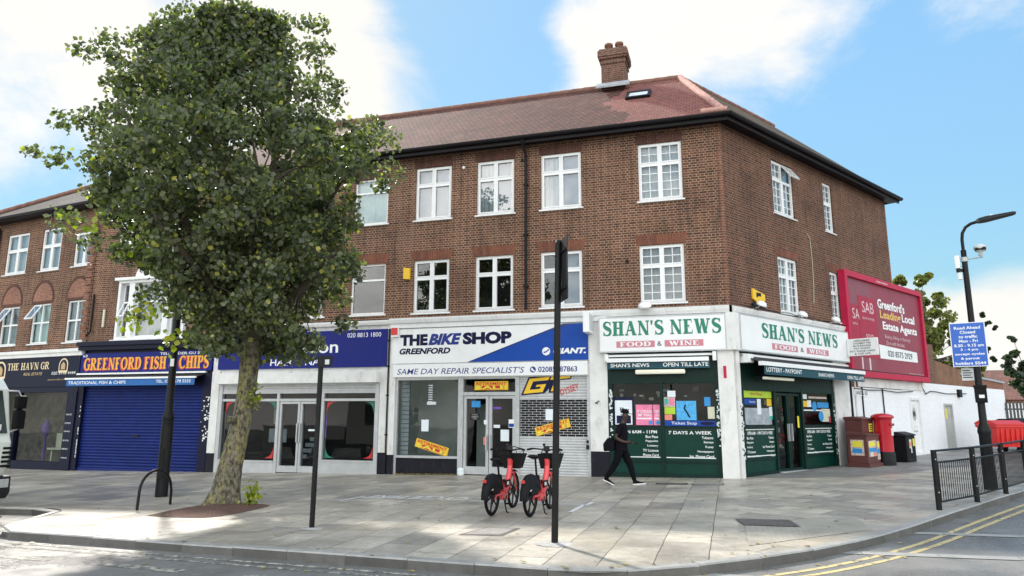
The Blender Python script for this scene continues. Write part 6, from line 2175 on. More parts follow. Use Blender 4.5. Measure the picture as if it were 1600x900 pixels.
mb = MB(); mb.lathe([(.26, z + .004), (.14, z + .012), (.05, z + .02)], 9); mb.build('mortar_collar', 'conc_pale', S)

# lamp post at the corner with its signs
LX, LY = 10.35, 15.59
F0 = at(LX, LY, -atan2(LX, LY)); z = G(LX, LY)
S = thing('lamp_post', 'slender black street lamp with a swan neck arm at the side street corner', 'lamp post', F0, group='lamp posts')
mb = MB(); mb.lathe([(.13, z - .1), (.125, z + .1), (.115, z + 1.15), (.13, z + 1.2), (.13, z + 1.26), (.075, z + 1.42), (.068, z + 2.8), (.055, z + 5.3)], 20)
mb.build('column', 'black_pole', S)
mb = MB(); mb.tube([(0, 0, z + 5.28), (0, 0, z + 5.55), (.02, 0, z + 5.70), (.09, 0, z + 5.83), (.20, 0, z + 5.90), (.34, 0, z + 5.93)], .035, 10); mb.build('bracket', 'black_pole', S)
mb = MB()
sec = [(.30, .05, .05), (.36, .10, .09), (.50, .15, .09), (.70, .14, .07), (1.0, .12, .05), (1.06, .08, .03)]
vs = []
for x, w_, h in sec:
    zc = z + 5.93 + .12 * (x - .3)
    vs += [(x, -w_, zc - h * .4), (x, w_, zc - h * .4), (x, w_ * .8, zc + h * .6), (x, -w_ * .8, zc + h * .6)]
fs = [(0, 1, 2, 3), (20, 23, 22, 21)]
for i in range(5):
    for k in range(4): fs.append((i * 4 + k, i * 4 + (k + 1) % 4, i * 4 + 4 + (k + 1) % 4, i * 4 + 4 + k))
mb.add(vs, fs); lh = mb.build('lamp_head', 'plastic_grey', S)
mb = MB(); mb.lathe([(.035, z + 6.0), (.035, z + 6.05), (.02, z + 6.06)], 10, (.62, 0, 0)); mb.build('light_sensor', 'grey_label', lh)
mb = MB(); mb.box(-.10, .13, -.11, .11, z + 1.85, z + 2.20); mb.box(-.11, .14, -.12, .12, z + 2.17, z + 2.23); bx = mb.build('control_box', 'plastic_black', S, bevel=.01)
mb = MB(); mb.box(-.02, .08, .111, .115, z + 1.95, z + 2.02); mb.build('label', 'white_text', bx)
S2 = thing('camera_cluster', 'pair of grey surveillance cameras clamped to the slender lamp post', 'camera', F0, 0, 0, z + 4.7)
mb = MB(); mb.tube([(0, 0, z + 5.08), (.36, 0, z + 5.10)], .015, 8); mb.lathe([(.075, z + 5.03), (.075, z + 5.13)], 14); mb.build('clamp', 'steel', S2)
mb = MB(); mb.lathe([(.02, z + 5.12), (.05, z + 5.14), (.03, z + 5.20), (.10, z + 5.24), (.13, z + 5.30), (.12, z + 5.36), (.05, z + 5.40)], 16, (.32, 0, 0)); mb.build('dome', 'grey_label', S2)
mb = MB(); mb.box(.22, .43, -.05, .12, z + 5.25, z + 5.31); mb.build('dome_band', 'black', S2)
mb = MB(); mb.box(-.19, -.09, -.04, .08, z + 4.88, z + 5.18); mb.box(-.16, -.075, -.03, .06, z + 4.62, z + 4.80); mb.tube([(0, 0, z + 4.9), (-.12, 0, z + 4.95)], .015, 6); mb.build('camera_case', 'white_clean', S2, bevel=.015)
mb = MB(); mb.box(-.18, -.05, -.03, .09, z + 4.80, z + 4.86); mb.build('camera_lens', 'black', S2)
S3 = thing('traffic_sign', 'blue rectangular traffic sign about road closing hours on the slender lamp post', 'road sign', F0, 0, .1, z + 2.6)
a, b, c, e = -.44, .235, z + 2.64, z + 3.63
mb = MB(); mb.box(a, b, .09, .10, c, e); mb.build('plate', 'white_text', S3, bevel=.003)
mb = MB(); mb.box(a + .018, b - .018, .1005, .103, c + .018, e - .018); mb.build('blue_face', 'road_sign_blue', S3)
LN = [('Road Ahead', .78), ('Closed', .46), ('to traffic', .56), ('Mon - Fri', .56), ('8.30 - 9.15 am', .88), ('3 - 4 pm', .52), ('except cycles', .88), ('& permit', .56), ('holders SS44', .90)]
tm = MB(); W_ = b - a
for i, (s, f_) in enumerate(LN):
    zc = e - .055 - (i + 1) * .099
    m_ = (a + b) / 2
    put_text(tm, s, m_ - W_ * f_ * .47, m_ + W_ * f_ * .47, zc, zc + .066, .1045, .025)
tm.build('lettering', 'white_text', S3, fix=False)
mb = MB(); mb.box(-.09, .09, .06, .09, c + .15, c + .20); mb.box(-.09, .09, .06, .09, e - .2, e - .15); mb.build('clamp', 'steel', S3)
S4 = thing('small_plate', 'small grey plate fixed below the blue traffic sign', 'road sign', F0, 0, .08, z + 2.3)
mb = MB(); mb.box(-.30, -.06, -.005, .005, z + 2.34, z + 2.62); mb.build('plate', 'grey_label', S4)
mb = MB()
for k in range(4): mb.box(-.28, -.10 - .03 * (k % 2), .0055, .008, z + 2.40 + k * .05, z + 2.42 + k * .05)
mb.build('lettering', 'plastic_grey', S4)

# pedestrian guard rail following the kerb
RP = [(7.45, 12.64), (8.72, 13.56), (10.11, 14.78), (11.45, 16.0), (12.8, 17.2), (14.2, 18.4)]
S = thing('guard_rail', 'black pedestrian guard railing along the side street kerb', 'railing', at(7.45, 12.64))
OFFZ = OFF[S.name]
def lp(i): return Vector((RP[i][0] - 7.45, RP[i][1] - 12.64, G(*RP[i])))
for i in range(len(RP)):
    q = lp(i)
    mb = MB(); mb.box(q.x - .035, q.x + .035, -q.y - .035, -q.y + .035, q.z - .1, q.z + 1.02)
    pr = mb.build('post', 'black_pole', S, off=(0, 0, OFFZ.z), bevel=.006)
    mb = MB()
    for zz in (.30, .86): mb.lathe([(.012, .036), (.009, .042)], 8, (q.x - .0, q.y - .08, q.z + zz), axis='y')
    mb.build('bolt', 'steel', pr, off=(0, 0, OFFZ.z))
for i in range(len(RP) - 1):
    a, b = lp(i), lp(i + 1)
    t = (b - a).normalized()
    a2, b2 = a + t * .04, b - t * .04
    mb = MB(); up_ = Vector((0, 0, 1))
    mb.tube([a2 + up_ * 1.0, b2 + up_ * 1.0], .022, 4)
    mb.build('top_rail', 'black_pole', S, off=(0, 0, OFFZ.z))
    mb = MB()
    mb.tube([a2 + up_ * .80, b2 + up_ * .80], .017, 4); mb.tube([a2 + up_ * .13, b2 + up_ * .13], .017, 4)
    n = int((b2 - a2).length / .085)
    for k in range(1, n):
        q = a2.lerp(b2, k / n); mb.tube([q + up_ * .14, q + up_ * .79], .0065, 6)
    mb.build('bar_panel', 'black_pole', S, off=(0, 0, OFFZ.z))

# post box, cabinets, bins
zb = G(11.79, 22.59)
F0 = at(11.79, 22.59, rad(-10))
S = thing('post_box', 'round red pillar post box with black foot by the white wall', 'post box', F0)
mb = MB(); mb.lathe([(.265, zb + .42), (.265, zb + 1.36), (.275, zb + 1.40), (.275, zb + 1.44), (.335, zb + 1.46), (.34, zb + 1.50), (.32, zb + 1.54), (.22, zb + 1.585), (.05, zb + 1.61), (.01, zb + 1.612)], 36); mb.build('body', 'red_box', S)
mb = MB(); mb.lathe([(.29, zb - .05), (.29, zb + .38), (.268, zb + .42)], 36); mb.build('foot', 'black', S)
mb = MB(); mb.T = Matrix.Rotation(rad(58), 4, 'Z'); mb.box(-.15, .15, .26, .30, zb + 1.22, zb + 1.30); mb.build('slot_hood', 'red_box', S, bevel=.01)
mb = MB(); mb.T = Matrix.Rotation(rad(58), 4, 'Z'); mb.box(-.12, .12, .295, .301, zb + 1.225, zb + 1.25); mb.build('slot', 'black', S)
mb = MB(); mb.T = Matrix.Rotation(rad(58), 4, 'Z'); mb.box(-.09, .09, .255, .272, zb + .92, zb + 1.15); mb.build('collection_plate', 'white_text', S)
F1 = Frame(CX, CY, AB)
def vB(x, y):
    q = Vector((x, y, 0)) - FB.o
    return q.dot(FB.u), q.dot(FB.n)
v0, d0 = vB(10.85, 21.75)
zb = FB.g(v0, d0)
S = thing('street_cabinet', 'brown street cabinet plastered with torn printed posters beside the newsagent', 'cabinet', FB, v0, d0)
mb = MB(); mb.box(v0 - .10, v0 + .86, d0 - .62, d0 + .06, zb - .05, zb + .12); mb.box(v0 - .06, v0 + .82, d0 - .6, d0 + .0, zb + .12, zb + .95)
mb.prof([(d0 - .62, zb + .95), (d0 + .03, zb + .95), (d0 + .03, zb + .99), (d0 - .62, zb + 1.06)], v0 - .09, v0 + .85); mb.build('body', 'brown_box', S, bevel=.008)
u_ = v0
for a, b, c, e, m in ((.08, .62, .32, .80, 'poster_mix'), (.12, .50, .62, .76, 'lemon'), (.10, .60, .45, .58, 'poster_cyan'), (.66, .86, .22, .78, 'poster_mix'), (.68, .84, .60, .74, 'lemon'), (.68, .85, .40, .55, 'poster_cyan'), (.16, .34, .33, .46, 'cream'), (.4, .58, .33, .44, 'salmon')):
    poster(S, 'torn_poster', m, v0 + a - .05, v0 + b - .05, zb + c, zb + e, d0 + .001 + (.003 if m == 'poster_mix' else .007 if m != 'cream' else .011), .03)
mb = MB()
for (a, b, c, e, m) in ((-.10, -.50, .35, .82, 0), (-.14, -.44, .60, .78, 1), (-.16, -.45, .42, .56, 2)):
    x = v0 - .0605 - .002 * m; mb.add([(x, -(d0 + a), zb + c), (x, -(d0 + b), zb + c), (x, -(d0 + b), zb + e), (x, -(d0 + a), zb + e)], [(0, 1, 2, 3)], m)
mb.build('torn_poster', ['poster_mix', 'lemon', 'poster_cyan'], S, fix=False)
v1, d1 = v0 + .62, .75
S = thing('street_cabinet', 'taller plain brown street cabinet with a yellow warning label behind the postered one', 'cabinet', FB, v1, d1)
zb = FB.g(v1, d1)
mb = MB(); mb.box(v1 - .25, v1 + .55, .25, .80, zb - .05, zb + 1.42); mb.prof([(.22, zb + 1.42), (.83, zb + 1.42), (.83, zb + 1.45), (.5, zb + 1.52), (.22, zb + 1.50)], v1 - .28, v1 + .58); mb.build('body', 'brown_box', S, bevel=.01)
mb = MB(); mb.box(v1 + .20, v1 + .45, .801, .806, zb + 1.05, zb + 1.30); lb = mb.build('warning_label', 'lemon', S)
mb = MB()
for k in range(3): mb.box(v1 + .24, v1 + .41, .8065, .809, zb + 1.10 + k * .06, zb + 1.13 + k * .06)
mb.build('lettering', 'black', lb)
v2, d2 = vB(13.05, 23.95)
zb = FB.g(v2, d2)
S = thing('litter_bin', 'black lidded litter bin with peeling stickers beside the post box', 'bin', FB, v2, d2)
mb = MB(); mb.box(v2 - .36, v2 + .42, d2 - .30, d2 + .30, zb - .02, zb + .86); mb.build('body', 'plastic_black', S, bevel=.015)
mb = MB(); mb.prof([(d2 - .33, zb + .862), (d2 + .33, zb + .862), (d2 + .33, zb + .90), (d2, zb + .99), (d2 - .33, zb + .97)], v2 - .39, v2 + .45); mb.build('lid', 'plastic_grey', S, bevel=.01)
for a, b, c, e, m in ((-.10, .10, .45, .74, 'cream'), (-.08, .08, .52, .66, 'salmon'), (.20, .36, .52, .76, 'lemon'), (.02, .12, .30, .45, 'paper')):
    poster(S, 'sticker', m, v2 + a, v2 + b, zb + c, zb + e, d2 + (.302 if m != 'salmon' else .307), -.15 if m in ('paper',) else 0)
mb = MB(); frame_rect(mb, v2 - .30, v2 + .12, zb + .08, zb + .80, .03, d2 + .3, d2 + .308); frame_rect(mb, v2 + .15, v2 + .38, zb + .08, zb + .80, .02, d2 + .3, d2 + .308); mb.build('door_edge', 'plastic_grey', S)

# wheeled bins beyond the annexe
def wheelie(x, y, ang, m, label, lidm, scale=1.0):
    F0 = at(x, y, ang); z = G(x, y)
    S = thing('wheeled_bin', label, 'bin', F0, group='large wheeled bins by the annexe')
    mb = MB(); s = scale
    vs = []
    for w_, d_, zz in ((.52, .40, .22), (.60, .48, .95), (.64, .52, .97), (.64, .52, 1.05)):
        vs += [(-w_ * s, -d_ * s, z + zz * s), (w_ * s, -d_ * s, z + zz * s), (w_ * s, d_ * s, z + zz * s), (-w_ * s, d_ * s, z + zz * s)]
    fs = [(0, 3, 2, 1), (12, 13, 14, 15)]
    for i in range(3):
        for k in range(4): fs.append((i * 4 + k, i * 4 + (k + 1) % 4, i * 4 + 4 + (k + 1) % 4, i * 4 + 4 + k))
    mb.add(vs, fs); mb.build('body', m, S)
    mb = MB(); mb.prof([(-.54 * s, z + 1.055 * s), (.54 * s, z + 1.055 * s), (.54 * s, z + 1.10 * s), (.2 * s, z + 1.24 * s), (-.3 * s, z + 1.24 * s), (-.54 * s, z + 1.14 * s)], -.66 * s, .66 * s); mb.build('lid', lidm, S, bevel=.02)
    for sx in (-1, 1):
        for sy in (-1, 1):
            mb = MB(); mb.lathe([(.10 * s, -.03), (.10 * s, .03)], 14, (sx * .42 * s, sy * .32 * s, z + .10 * s), axis='x'); mb.box(sx * .42 * s - .05, sx * .42 * s + .05, sy * .32 * s - .03, sy * .32 * s + .03, z + .12 * s, z + .24 * s)
            mb.build('wheel', 'rubber', S)
    mb = MB()
    for k in range(5): mb.box((-.45 + k * .22) * s, (-.43 + k * .22) * s, .44 * s, .50 * s, z + .3 * s, z + .92 * s)
    mb.build('rib', m, S)
    return S


wb = wheelie(19.3, 28.1, rad(8), 'red_bin', 'large red wheeled bin with a yellow sticker beside the white annexe', 'red_bin', 1.0)
mb = MB(); zb = OFF[wb.name].z; mb.box(-.42, .02, .512, .516, zb + .99, zb + 1.04); mb.build('sticker', 'lemon', wb)
wheelie(20.9, 29.3, rad(12), 'plastic_black', 'large black wheeled bin just behind the red one at the picture edge', 'plastic_black', 1.02)

# far fence and house at the end of the side street
S = thing('palisade_fence', 'dark palisade fence in the distance behind the wheeled bins', 'fence', at(25.0, 34.5, rad(-8)))
zb = OFF[S.name].z
mb = MB()
for k in range(60):
    u = -1.5 + k * .16
    mb.prism([(u, zb), (u + .10, zb), (u + .10, zb + 1.9), (u + .05, zb + 2.05), (u, zb + 1.9)], 0, .02)
mb.build('pales', 'fence', S)
mb = MB(); mb.box(-1.5, 8.2, -.05, -.0, zb + .35, zb + .42); mb.box(-1.5, 8.2, -.05, -.0, zb + 1.6, zb + 1.67); mb.build('rails', 'fence', S)
S = thing('distant_house', 'distant house with an orange tiled roof behind the palisade fence', 'house', at(45, 58, rad(-20)))
zb = OFF[S.name].z
mb = MB(); mb.box(-5.5, 9, -8, 0, zb - 1, zb + 2.4); mb.build('wall', 'brick_parapet', S)
mb = MB(); mb.prof([(.4, zb + 2.3), (-4, zb + 5.0), (-8.4, zb + 2.3)], -5.8, 9.4); mb.build('roof', 'house_tile', S)
mb = MB()
for u in (-4, -1, 2, 5): mb.box(u, u + 1.4, -.05, .02, zb + .8, zb + 2.0)
mb.build('window', 'upvc', S)


# ================================================================== TREES
def leaves_mesh(name, P, size, m, parent, off, seed=1, droop=.5, fold=.25):
    """P: (n,3) leaf centres; one folded leaf of two quads for each"""
    r = np.random.default_rng(seed)
    n = len(P)
    d = r.normal(size=(n, 3)); d[:, 2] -= droop
    d /= np.linalg.norm(d, axis=1)[:, None]
    s = r.normal(size=(n, 3))
    s -= (s * d).sum(1)[:, None] * d
    s /= np.linalg.norm(s, axis=1)[:, None]
    nn = np.cross(d, s)
    L_ = size * r.uniform(.65, 1.3, n)[:, None]
    W_ = L_ * r.uniform(.38, .52, n)[:, None]
    b = P - d * L_ * .5
    tip = P + d * L_ * .55 - nn * L_ * .10
    mid = P + d * L_ * -.02 + nn * L_ * .04
    l1 = P - d * L_ * .12 + s * W_ - nn * L_ * fold * .5
    l2 = P - d * L_ * .12 - s * W_ - nn * L_ * fold * .5
    u1 = P + d * L_ * .22 + s * W_ * .75 - nn * L_ * fold * .45
    u2 = P + d * L_ * .22 - s * W_ * .75 - nn * L_ * fold * .45
    V = np.stack([b, l1, u1, tip, u2, l2], 1).reshape(-1, 3) - np.array(off)
    idx = np.arange(n)[:, None] * 6
    F = np.concatenate([idx + np.array([[0, 1, 2, 3]]), idx + np.array([[0, 3, 4, 5]])], 0)
    me = bpy.data.meshes.new(name)
    me.vertices.add(len(V)); me.vertices.foreach_set('co', V.ravel())
    me.loops.add(F.size); me.loops.foreach_set('vertex_index', F.ravel())
    me.polygons.add(len(F))
    me.polygons.foreach_set('loop_start', np.arange(0, F.size, 4))
    me.polygons.foreach_set('loop_total', np.full(len(F), 4))
    me.materials.append(MT[m])
    me.update(); me.validate()
    o = bpy.data.objects.new(name, me); COL.objects.link(o)
    o.parent = parent
    return o


def clumps(r, centres, radii, per):
    out = []
    for c, rad_, n in zip(centres, radii, per):
        q = r.normal(size=(n, 3)); q /= np.linalg.norm(q, axis=1)[:, None]
        q *= (r.uniform(0, 1, n) ** .45)[:, None]
        out.append(c + q * rad_ * np.array([1, 1, .8]))
    return np.concatenate(out)


TX, TY = -5.86, 14.79
TANG = -atan2(TX, TY)          # local x to the viewer's right, local y away
zt = G(TX, TY)
S = thing('street_tree', 'big leafy lime tree with a leaning mossy trunk in a square of bare soil', 'tree', at(TX, TY, TANG))
ZS = np.array([2.7, 3.05, 3.5, 4.1, 4.7, 5.3, 6.0, 6.7, 7.4, 8.1, 8.8, 9.4, 10.0, 10.6, 11.1])
LXs = np.array([-.50, -.90, -1.45, -1.7, -2.2, -2.9, -3.2, -3.6, -3.5, -3.15, -3.1, -3.0, -2.1, -1.0, -.5])
RXs = np.array([1.3, 1.95, 2.4, 2.5, 2.6, 2.45, 2.6, 3.1, 3.15, 3.0, 2.0, 1.6, 1.2, .6, .2])
r = np.random.default_rng(11)
cs, rr, pp = [], [], []
tries = 0
while len(cs) < 560 and tries < 9000:
    tries += 1
    z = r.uniform(2.95, 10.6)
    a, b = np.interp(z, ZS, LXs), np.interp(z, ZS, RXs)
    c, h = (a + b) / 2, (b - a) / 2
    dy = min(3.0, h * 1.0) * min(1, max(.12, (11.2 - z) / 4.6))
    th, k = r.uniform(0, 2 * pi), r.uniform(.0, 1) ** .42
    R_ = r.uniform(.24, .56)
    x, y = c + (h - R_ * .55) * k * cos(th), (dy - R_ * .4) * k * sin(th)
    if z < 4.0 and x > 1.3 and r.uniform() < .75: continue
    # open, twiggy upper right corner
    if x > .9 and z > 8.3 and r.uniform() < .80: continue
    if x < -2.2 and 7.6 < z < 8.4 and r.uniform() < .55: continue
    cs.append((x, y, z)); rr.append(R_); pp.append(int(r.uniform(120, 215) * (R_ / .45) ** 1.6))
for (x, z, R_) in ((3.05, 8.1, .42), (3.1, 7.3, .45), (2.75, 8.45, .35), (-3.6, 6.7, .35), (-3.95, 6.6, .2), (-3.45, 7.35, .35), (-3.45, 9.2, .35), (-3.0, 9.5, .4), (1.3, 10.6, .3), (1.45, 10.0, .28), (1.5, 9.5, .25), (1.0, 10.9, .3), (1.75, 9.0, .3), (1.1, 10.2, .3), (1.2, 9.7, .3), (-.6, 10.95, .35), (-1.5, 10.4, .4),
                   (-3.25, 5.35, .4), (-2.9, 5.1, .35), (-2.3, 4.75, .3), (-1.75, 4.0, .3), (-1.9, 3.6, .22), (-.9, 3.2, .3), (-.4, 2.95, .25), (1.2, 2.85, .3), (.5, 2.9, .3)):
    cs.append((x, r.uniform(-.6, .4), z)); rr.append(R_); pp.append(int(95 * (R_ / .45) ** 1.5) + 20)
cs = np.array(cs)
P = clumps(r, cs, rr, pp)
# stray leaves on the outside
leaves_mesh('crown', P, .098, 'leaf', S, (0, 0, zt), 3)
br = MB()
lean = lambda z: .05 + .17 * max(0, z) / 1.0 * .62
tr = [(-.02, 0, zt - .05), (.0, 0, zt + .12), (.03, 0, zt + .35), (.08, .0, .6), (.16, .02, 1.1), (.24, .03, 1.6), (.29, .05, 2.2), (.30, .08, 2.8), (.28, .1, 3.4)]
nk = 18
vs, fs = [], []
rads = [.37, .31, .255, .23, .215, .20, .195, .20, .17]
rr_ = random.Random(5)
ph = [rr_.uniform(0, 6) for _ in range(4)]
for i, (q, ra) in enumerate(zip(tr, rads)):
    for k in range(nk):
        a = 2 * pi * k / nk
        flare = (1 + (.22 * sin(3 * a + ph[0]) + .14 * sin(5 * a + ph[1])) * max(0, 1 - i / 3.2)) * (1 + .05 * sin(2 * a + i * .9) + .03 * sin(7 * a + i))
        vs.append((q[0] + ra * flare * cos(a), q[1] + ra * flare * sin(a), q[2]))
for i in range(len(tr) - 1):
    for k in range(nk): fs.append((i * nk + k, i * nk + (k + 1) % nk, (i + 1) * nk + (k + 1) % nk, (i + 1) * nk + k))
br.add(vs, fs, 0, True)
for q in ((.45, -.12, 2.15), (.05, -.2, 1.5), (.5, -.1, 1.9)):
    br.lathe([(.09, -.10), (.075, .0), (.04, .035), (.01, .04)], 10, q, axis='x')
trunk = br.build('trunk', 'bark', S, off=(0, 0, zt))
lb = MB()
top = Vector((.28, .1, 3.2))
mains = [((-1.6, -.3, 6.2), (-2.9, -.5, 8.6)), ((-.5, .5, 6.5), (-.9, .6, 10.2)), ((.5, -.4, 6.8), (.9, -.5, 10.2)), ((1.5, .3, 5.8), (2.5, .2, 7.9)), ((-1.9, .8, 5.0), (-3.4, 1.0, 6.6)), ((.2, -1.4, 5.5), (.0, -2.2, 7.5)), ((.6, 1.5, 5.5), (.8, 2.4, 7.6)), ((1.6, -.9, 4.6), (2.2, -1.2, 5.6)), ((-1.0, -1.2, 4.6), (-1.9, -1.8, 6.0))]
nodes = []
for m_, e_ in mains:
    m_, e_ = Vector(m_), Vector(m_).lerp(Vector(e_), .72)
    pts = [top + (m_ - top) * t * (1) if t <= 1 else m_ + (e_ - m_) * (t - 1) for t in (0, .33, .66, 1, 1.33, 1.66, 2)]
    pts = [q + Vector((rr_.uniform(-.08, .08), rr_.uniform(-.08, .08), .10 * sin(i))) if 0 < i else q for i, q in enumerate(pts)]
    lb.tube(pts, [.15, .13, .11, .085, .06, .04, .02], 8)
    nodes += pts[2:5]
for c in cs:
    if rr_.random() < .55 and abs(c[0]) < 2.9 and c[2] < 9.6:
        c = Vector(c)
        nb_ = min(nodes, key=lambda q: (q - c).length)
        mid = nb_.lerp(c, .5) + Vector((rr_.uniform(-.15, .15), rr_.uniform(-.15, .15), .12))
        lb.tube([nb_, mid, c, c + (c - mid) * .08], [.022, .015, .007, .003], 5, cap=False)
lb.tube([(1.05, -.4, 8.0), (1.35, -.3, 9.0), (1.42, -.2, 9.7), (1.35, -.1, 10.4)], [.022, .014, .009, .004], 6)
lb.tube([(1.35, -.3, 9.0), (1.6, -.2, 9.4)], [.008, .004], 5)
lb.build('limbs', 'twig', S, off=(0, 0, zt), fix=False)
# fresh shoots at the foot and drooping sprays coloured as if sunlit
sh = thing('basal_shoot', 'tuft of fresh yellow green shoots at the foot of the tree trunk', 'plant', at(-5.35, 14.72), 0, 0)
z = OFF[sh.name].z
r2 = np.random.default_rng(4)
P = np.array([.06, 0, z + .2]) + r2.normal(size=(90, 3)) * np.array([.10, .09, .11])
P[:, 2] = np.maximum(P[:, 2], z + .05)
leaves_mesh('leaf_tuft', P, .085, 'leaf_lime', sh, (0, 0, z), 9, .0)
mb = MB()
for k in range(7): mb.tube([(0, 0, z), (.05 + .02 * k - .05, .02 * (k % 3), z + .2), (-.1 + .06 * k, .03 * (k % 4) - .04, z + .38)], [.007, .005, .003], 5)
mb.build('stem', 'twig', sh, fix=False)
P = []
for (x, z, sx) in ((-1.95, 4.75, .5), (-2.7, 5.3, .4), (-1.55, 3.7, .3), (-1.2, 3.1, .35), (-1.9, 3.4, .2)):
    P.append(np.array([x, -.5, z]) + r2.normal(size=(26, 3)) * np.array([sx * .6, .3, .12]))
leaves_mesh('painted_lit_sprays', np.concatenate(P), .13, 'leaf_lime', S, (0, 0, zt), 12)  # sunlight on these sprays is put into the leaf colour
for ent in ((.42, -.28, 2.0, 40), ):
    x, y, z, n = ent
    leaves_mesh('trunk_sprout', np.array([x, y, z]) + r2.normal(size=(n, 3)) * np.array([.09, .06, .16]), .08, 'leaf_lime', S, (0, 0, zt), 13)


def bg_tree(x, y, label, blobs, leaf, size, name, seed, h_trunk, per=170, trunk_r=.16, sparse=1.0, twig=1.0):
    F = at(x, y, -atan2(x, y)); zg = G(x, y)
    S = thing(name, label, 'tree', F)
    r = np.random.default_rng(seed)
    cs, rr, pp = [], [], []
    for (bx, by, bz, R) in blobs:
        nsub = max(3, int(9 * R ** 1.3))
        for _ in range(nsub):
            q = r.normal(size=3); q /= np.linalg.norm(q); q *= r.uniform(.3, 1) ** .5 * R * .85
            cs.append((bx + q[0], by + q[1], bz + q[2] * .9)); rr.append(R * r.uniform(.25, .42)); pp.append(int(per * sparse * r.uniform(.5, 1.2)))
    P = clumps(r, np.array(cs), rr, pp)
    leaves_mesh('crown', P, size, leaf, S, (0, 0, zg), seed)
    mb = MB()
    mb.tube([(0, 0, zg - .1), (.05, 0, zg + h_trunk * .5), (0, 0, zg + h_trunk)], [trunk_r, trunk_r * .8, trunk_r * .5], 10)
    mb.build('trunk', 'twig', S)
    mb = MB()
    for c in cs[::2]:
        if twig < 1 and hypot(c[0], c[1]) > .8: continue
        c = Vector(c); b0 = Vector((0, 0, zg + h_trunk * rr_.uniform(.7, 1)))
        mb.tube([b0, b0.lerp(c, .5) + Vector((0, 0, .15)), c], [trunk_r * .3 * twig, .03 * twig, .008], 5, cap=False)
    mb.build('limbs', 'twig', S, fix=False)
    return S


bg_tree(20.3, 36.0, 'pale olive leafed tree rising behind the white annexe', [(.5, 0, 7.6, 1.15), (1.2, .4, 6.8, 1.1), (.0, .3, 6.4, 1.2), (1.9, 0, 5.7, 1.1), (.9, 0, 5.4, 1.2), (2.6, .3, 4.7, .95), (-.2, 0, 8.4, .6), (1.0, 0, 8.6, .6), (1.9, .2, 4.2, .9), (1.8, 0, 7.5, .5), (3.0, 0, 3.9, .7)], 'leaf_pale', .17, 'garden_tree', 21, 4.2, per=240, sparse=1)
bg_tree(29.0, 39.5, 'narrow dark green tree against the cloud at the picture edge', [(-.55, 0, 5.9, .35), (-.6, 0, 5.3, .5), (-.5, 0, 4.6, .65), (-.2, 0, 3.9, .85), (.2, 0, 3.2, 1.0), (.9, 0, 4.2, .7), (1.2, .3, 3.0, 1.0), (-1.6, 0, 7.0, .22), (-1.9, .2, 7.5, .25), (-1.25, 0, 6.75, .16), (-1.75, 0, 5.5, .3), (-1.35, 0, 4.9, .25)], 'leaf_dark', .16, 'slender_tree', 33, 3.4, per=130, twig=.3, trunk_r=.10)

# fallen leaves and specks on the ground
r3 = random.Random(31)
lm = MB()
for k in range(150):
    if k < 95:
        i = r3.randrange(len(KPATH)); q = KPATH[i]
        if not (-8 < q[0] < 10): continue
        x, y = q[0] + r3.gauss(0, .5), q[1] + r3.gauss(-.05, .35)
    else:
        x, y = r3.uniform(-9, 7), r3.uniform(9.5, 18.5)
    inside = False
    kd = min(((x - q[0]) ** 2 + (y - q[1]) ** 2, q) for q in KPATH)
    ky_ = kd[1]
    dz = .008 if (y > np.interp(x, [q[0] for q in KPATH if q[0] > -8.9], [q[1] for q in KPATH if q[0] > -8.9])) else -.112
    a = r3.uniform(0, 6.28); s_ = r3.uniform(.025, .055)
    lm.add([(x + s_ * cos(a + t) * f_, y + s_ * sin(a + t) * f_, G(x, y) + dz + h) for t, f_, h in ((0, 1, .004), (1.57, .6, .012), (3.14, 1, .002), (4.71, .6, .010))], [(0, 1, 2, 3)])
props(lm.build('fallen_leaves', 'leaf_litter', fix=False), kind='stuff')
gm = MB()
for k in range(150):
    u = r3.uniform(-9.95, -7.9); d = abs(r3.gauss(.03, .05)) + .01
    q = FA.w(u, d); s_ = r3.uniform(.015, .04); a = r3.uniform(0, 6)
    z = G(q.x, q.y) + .01
    gm.add([(q.x + s_ * cos(a + t) * f_, q.y + s_ * sin(a + t) * f_, z + h) for t, f_, h in ((0, 1, .01), (1.57, .6, .03), (3.14, 1, .0), (4.71, .6, .02))], [(0, 1, 2, 3)])
props(gm.build('leaf_drift', 'leaf_litter', fix=False), kind='stuff')


# ================================================================== HIRE BICYCLES
def set_mesh(mb, name, mats, parent, z):
    return mb.build(name, mats, parent, off=(0, 0, z))


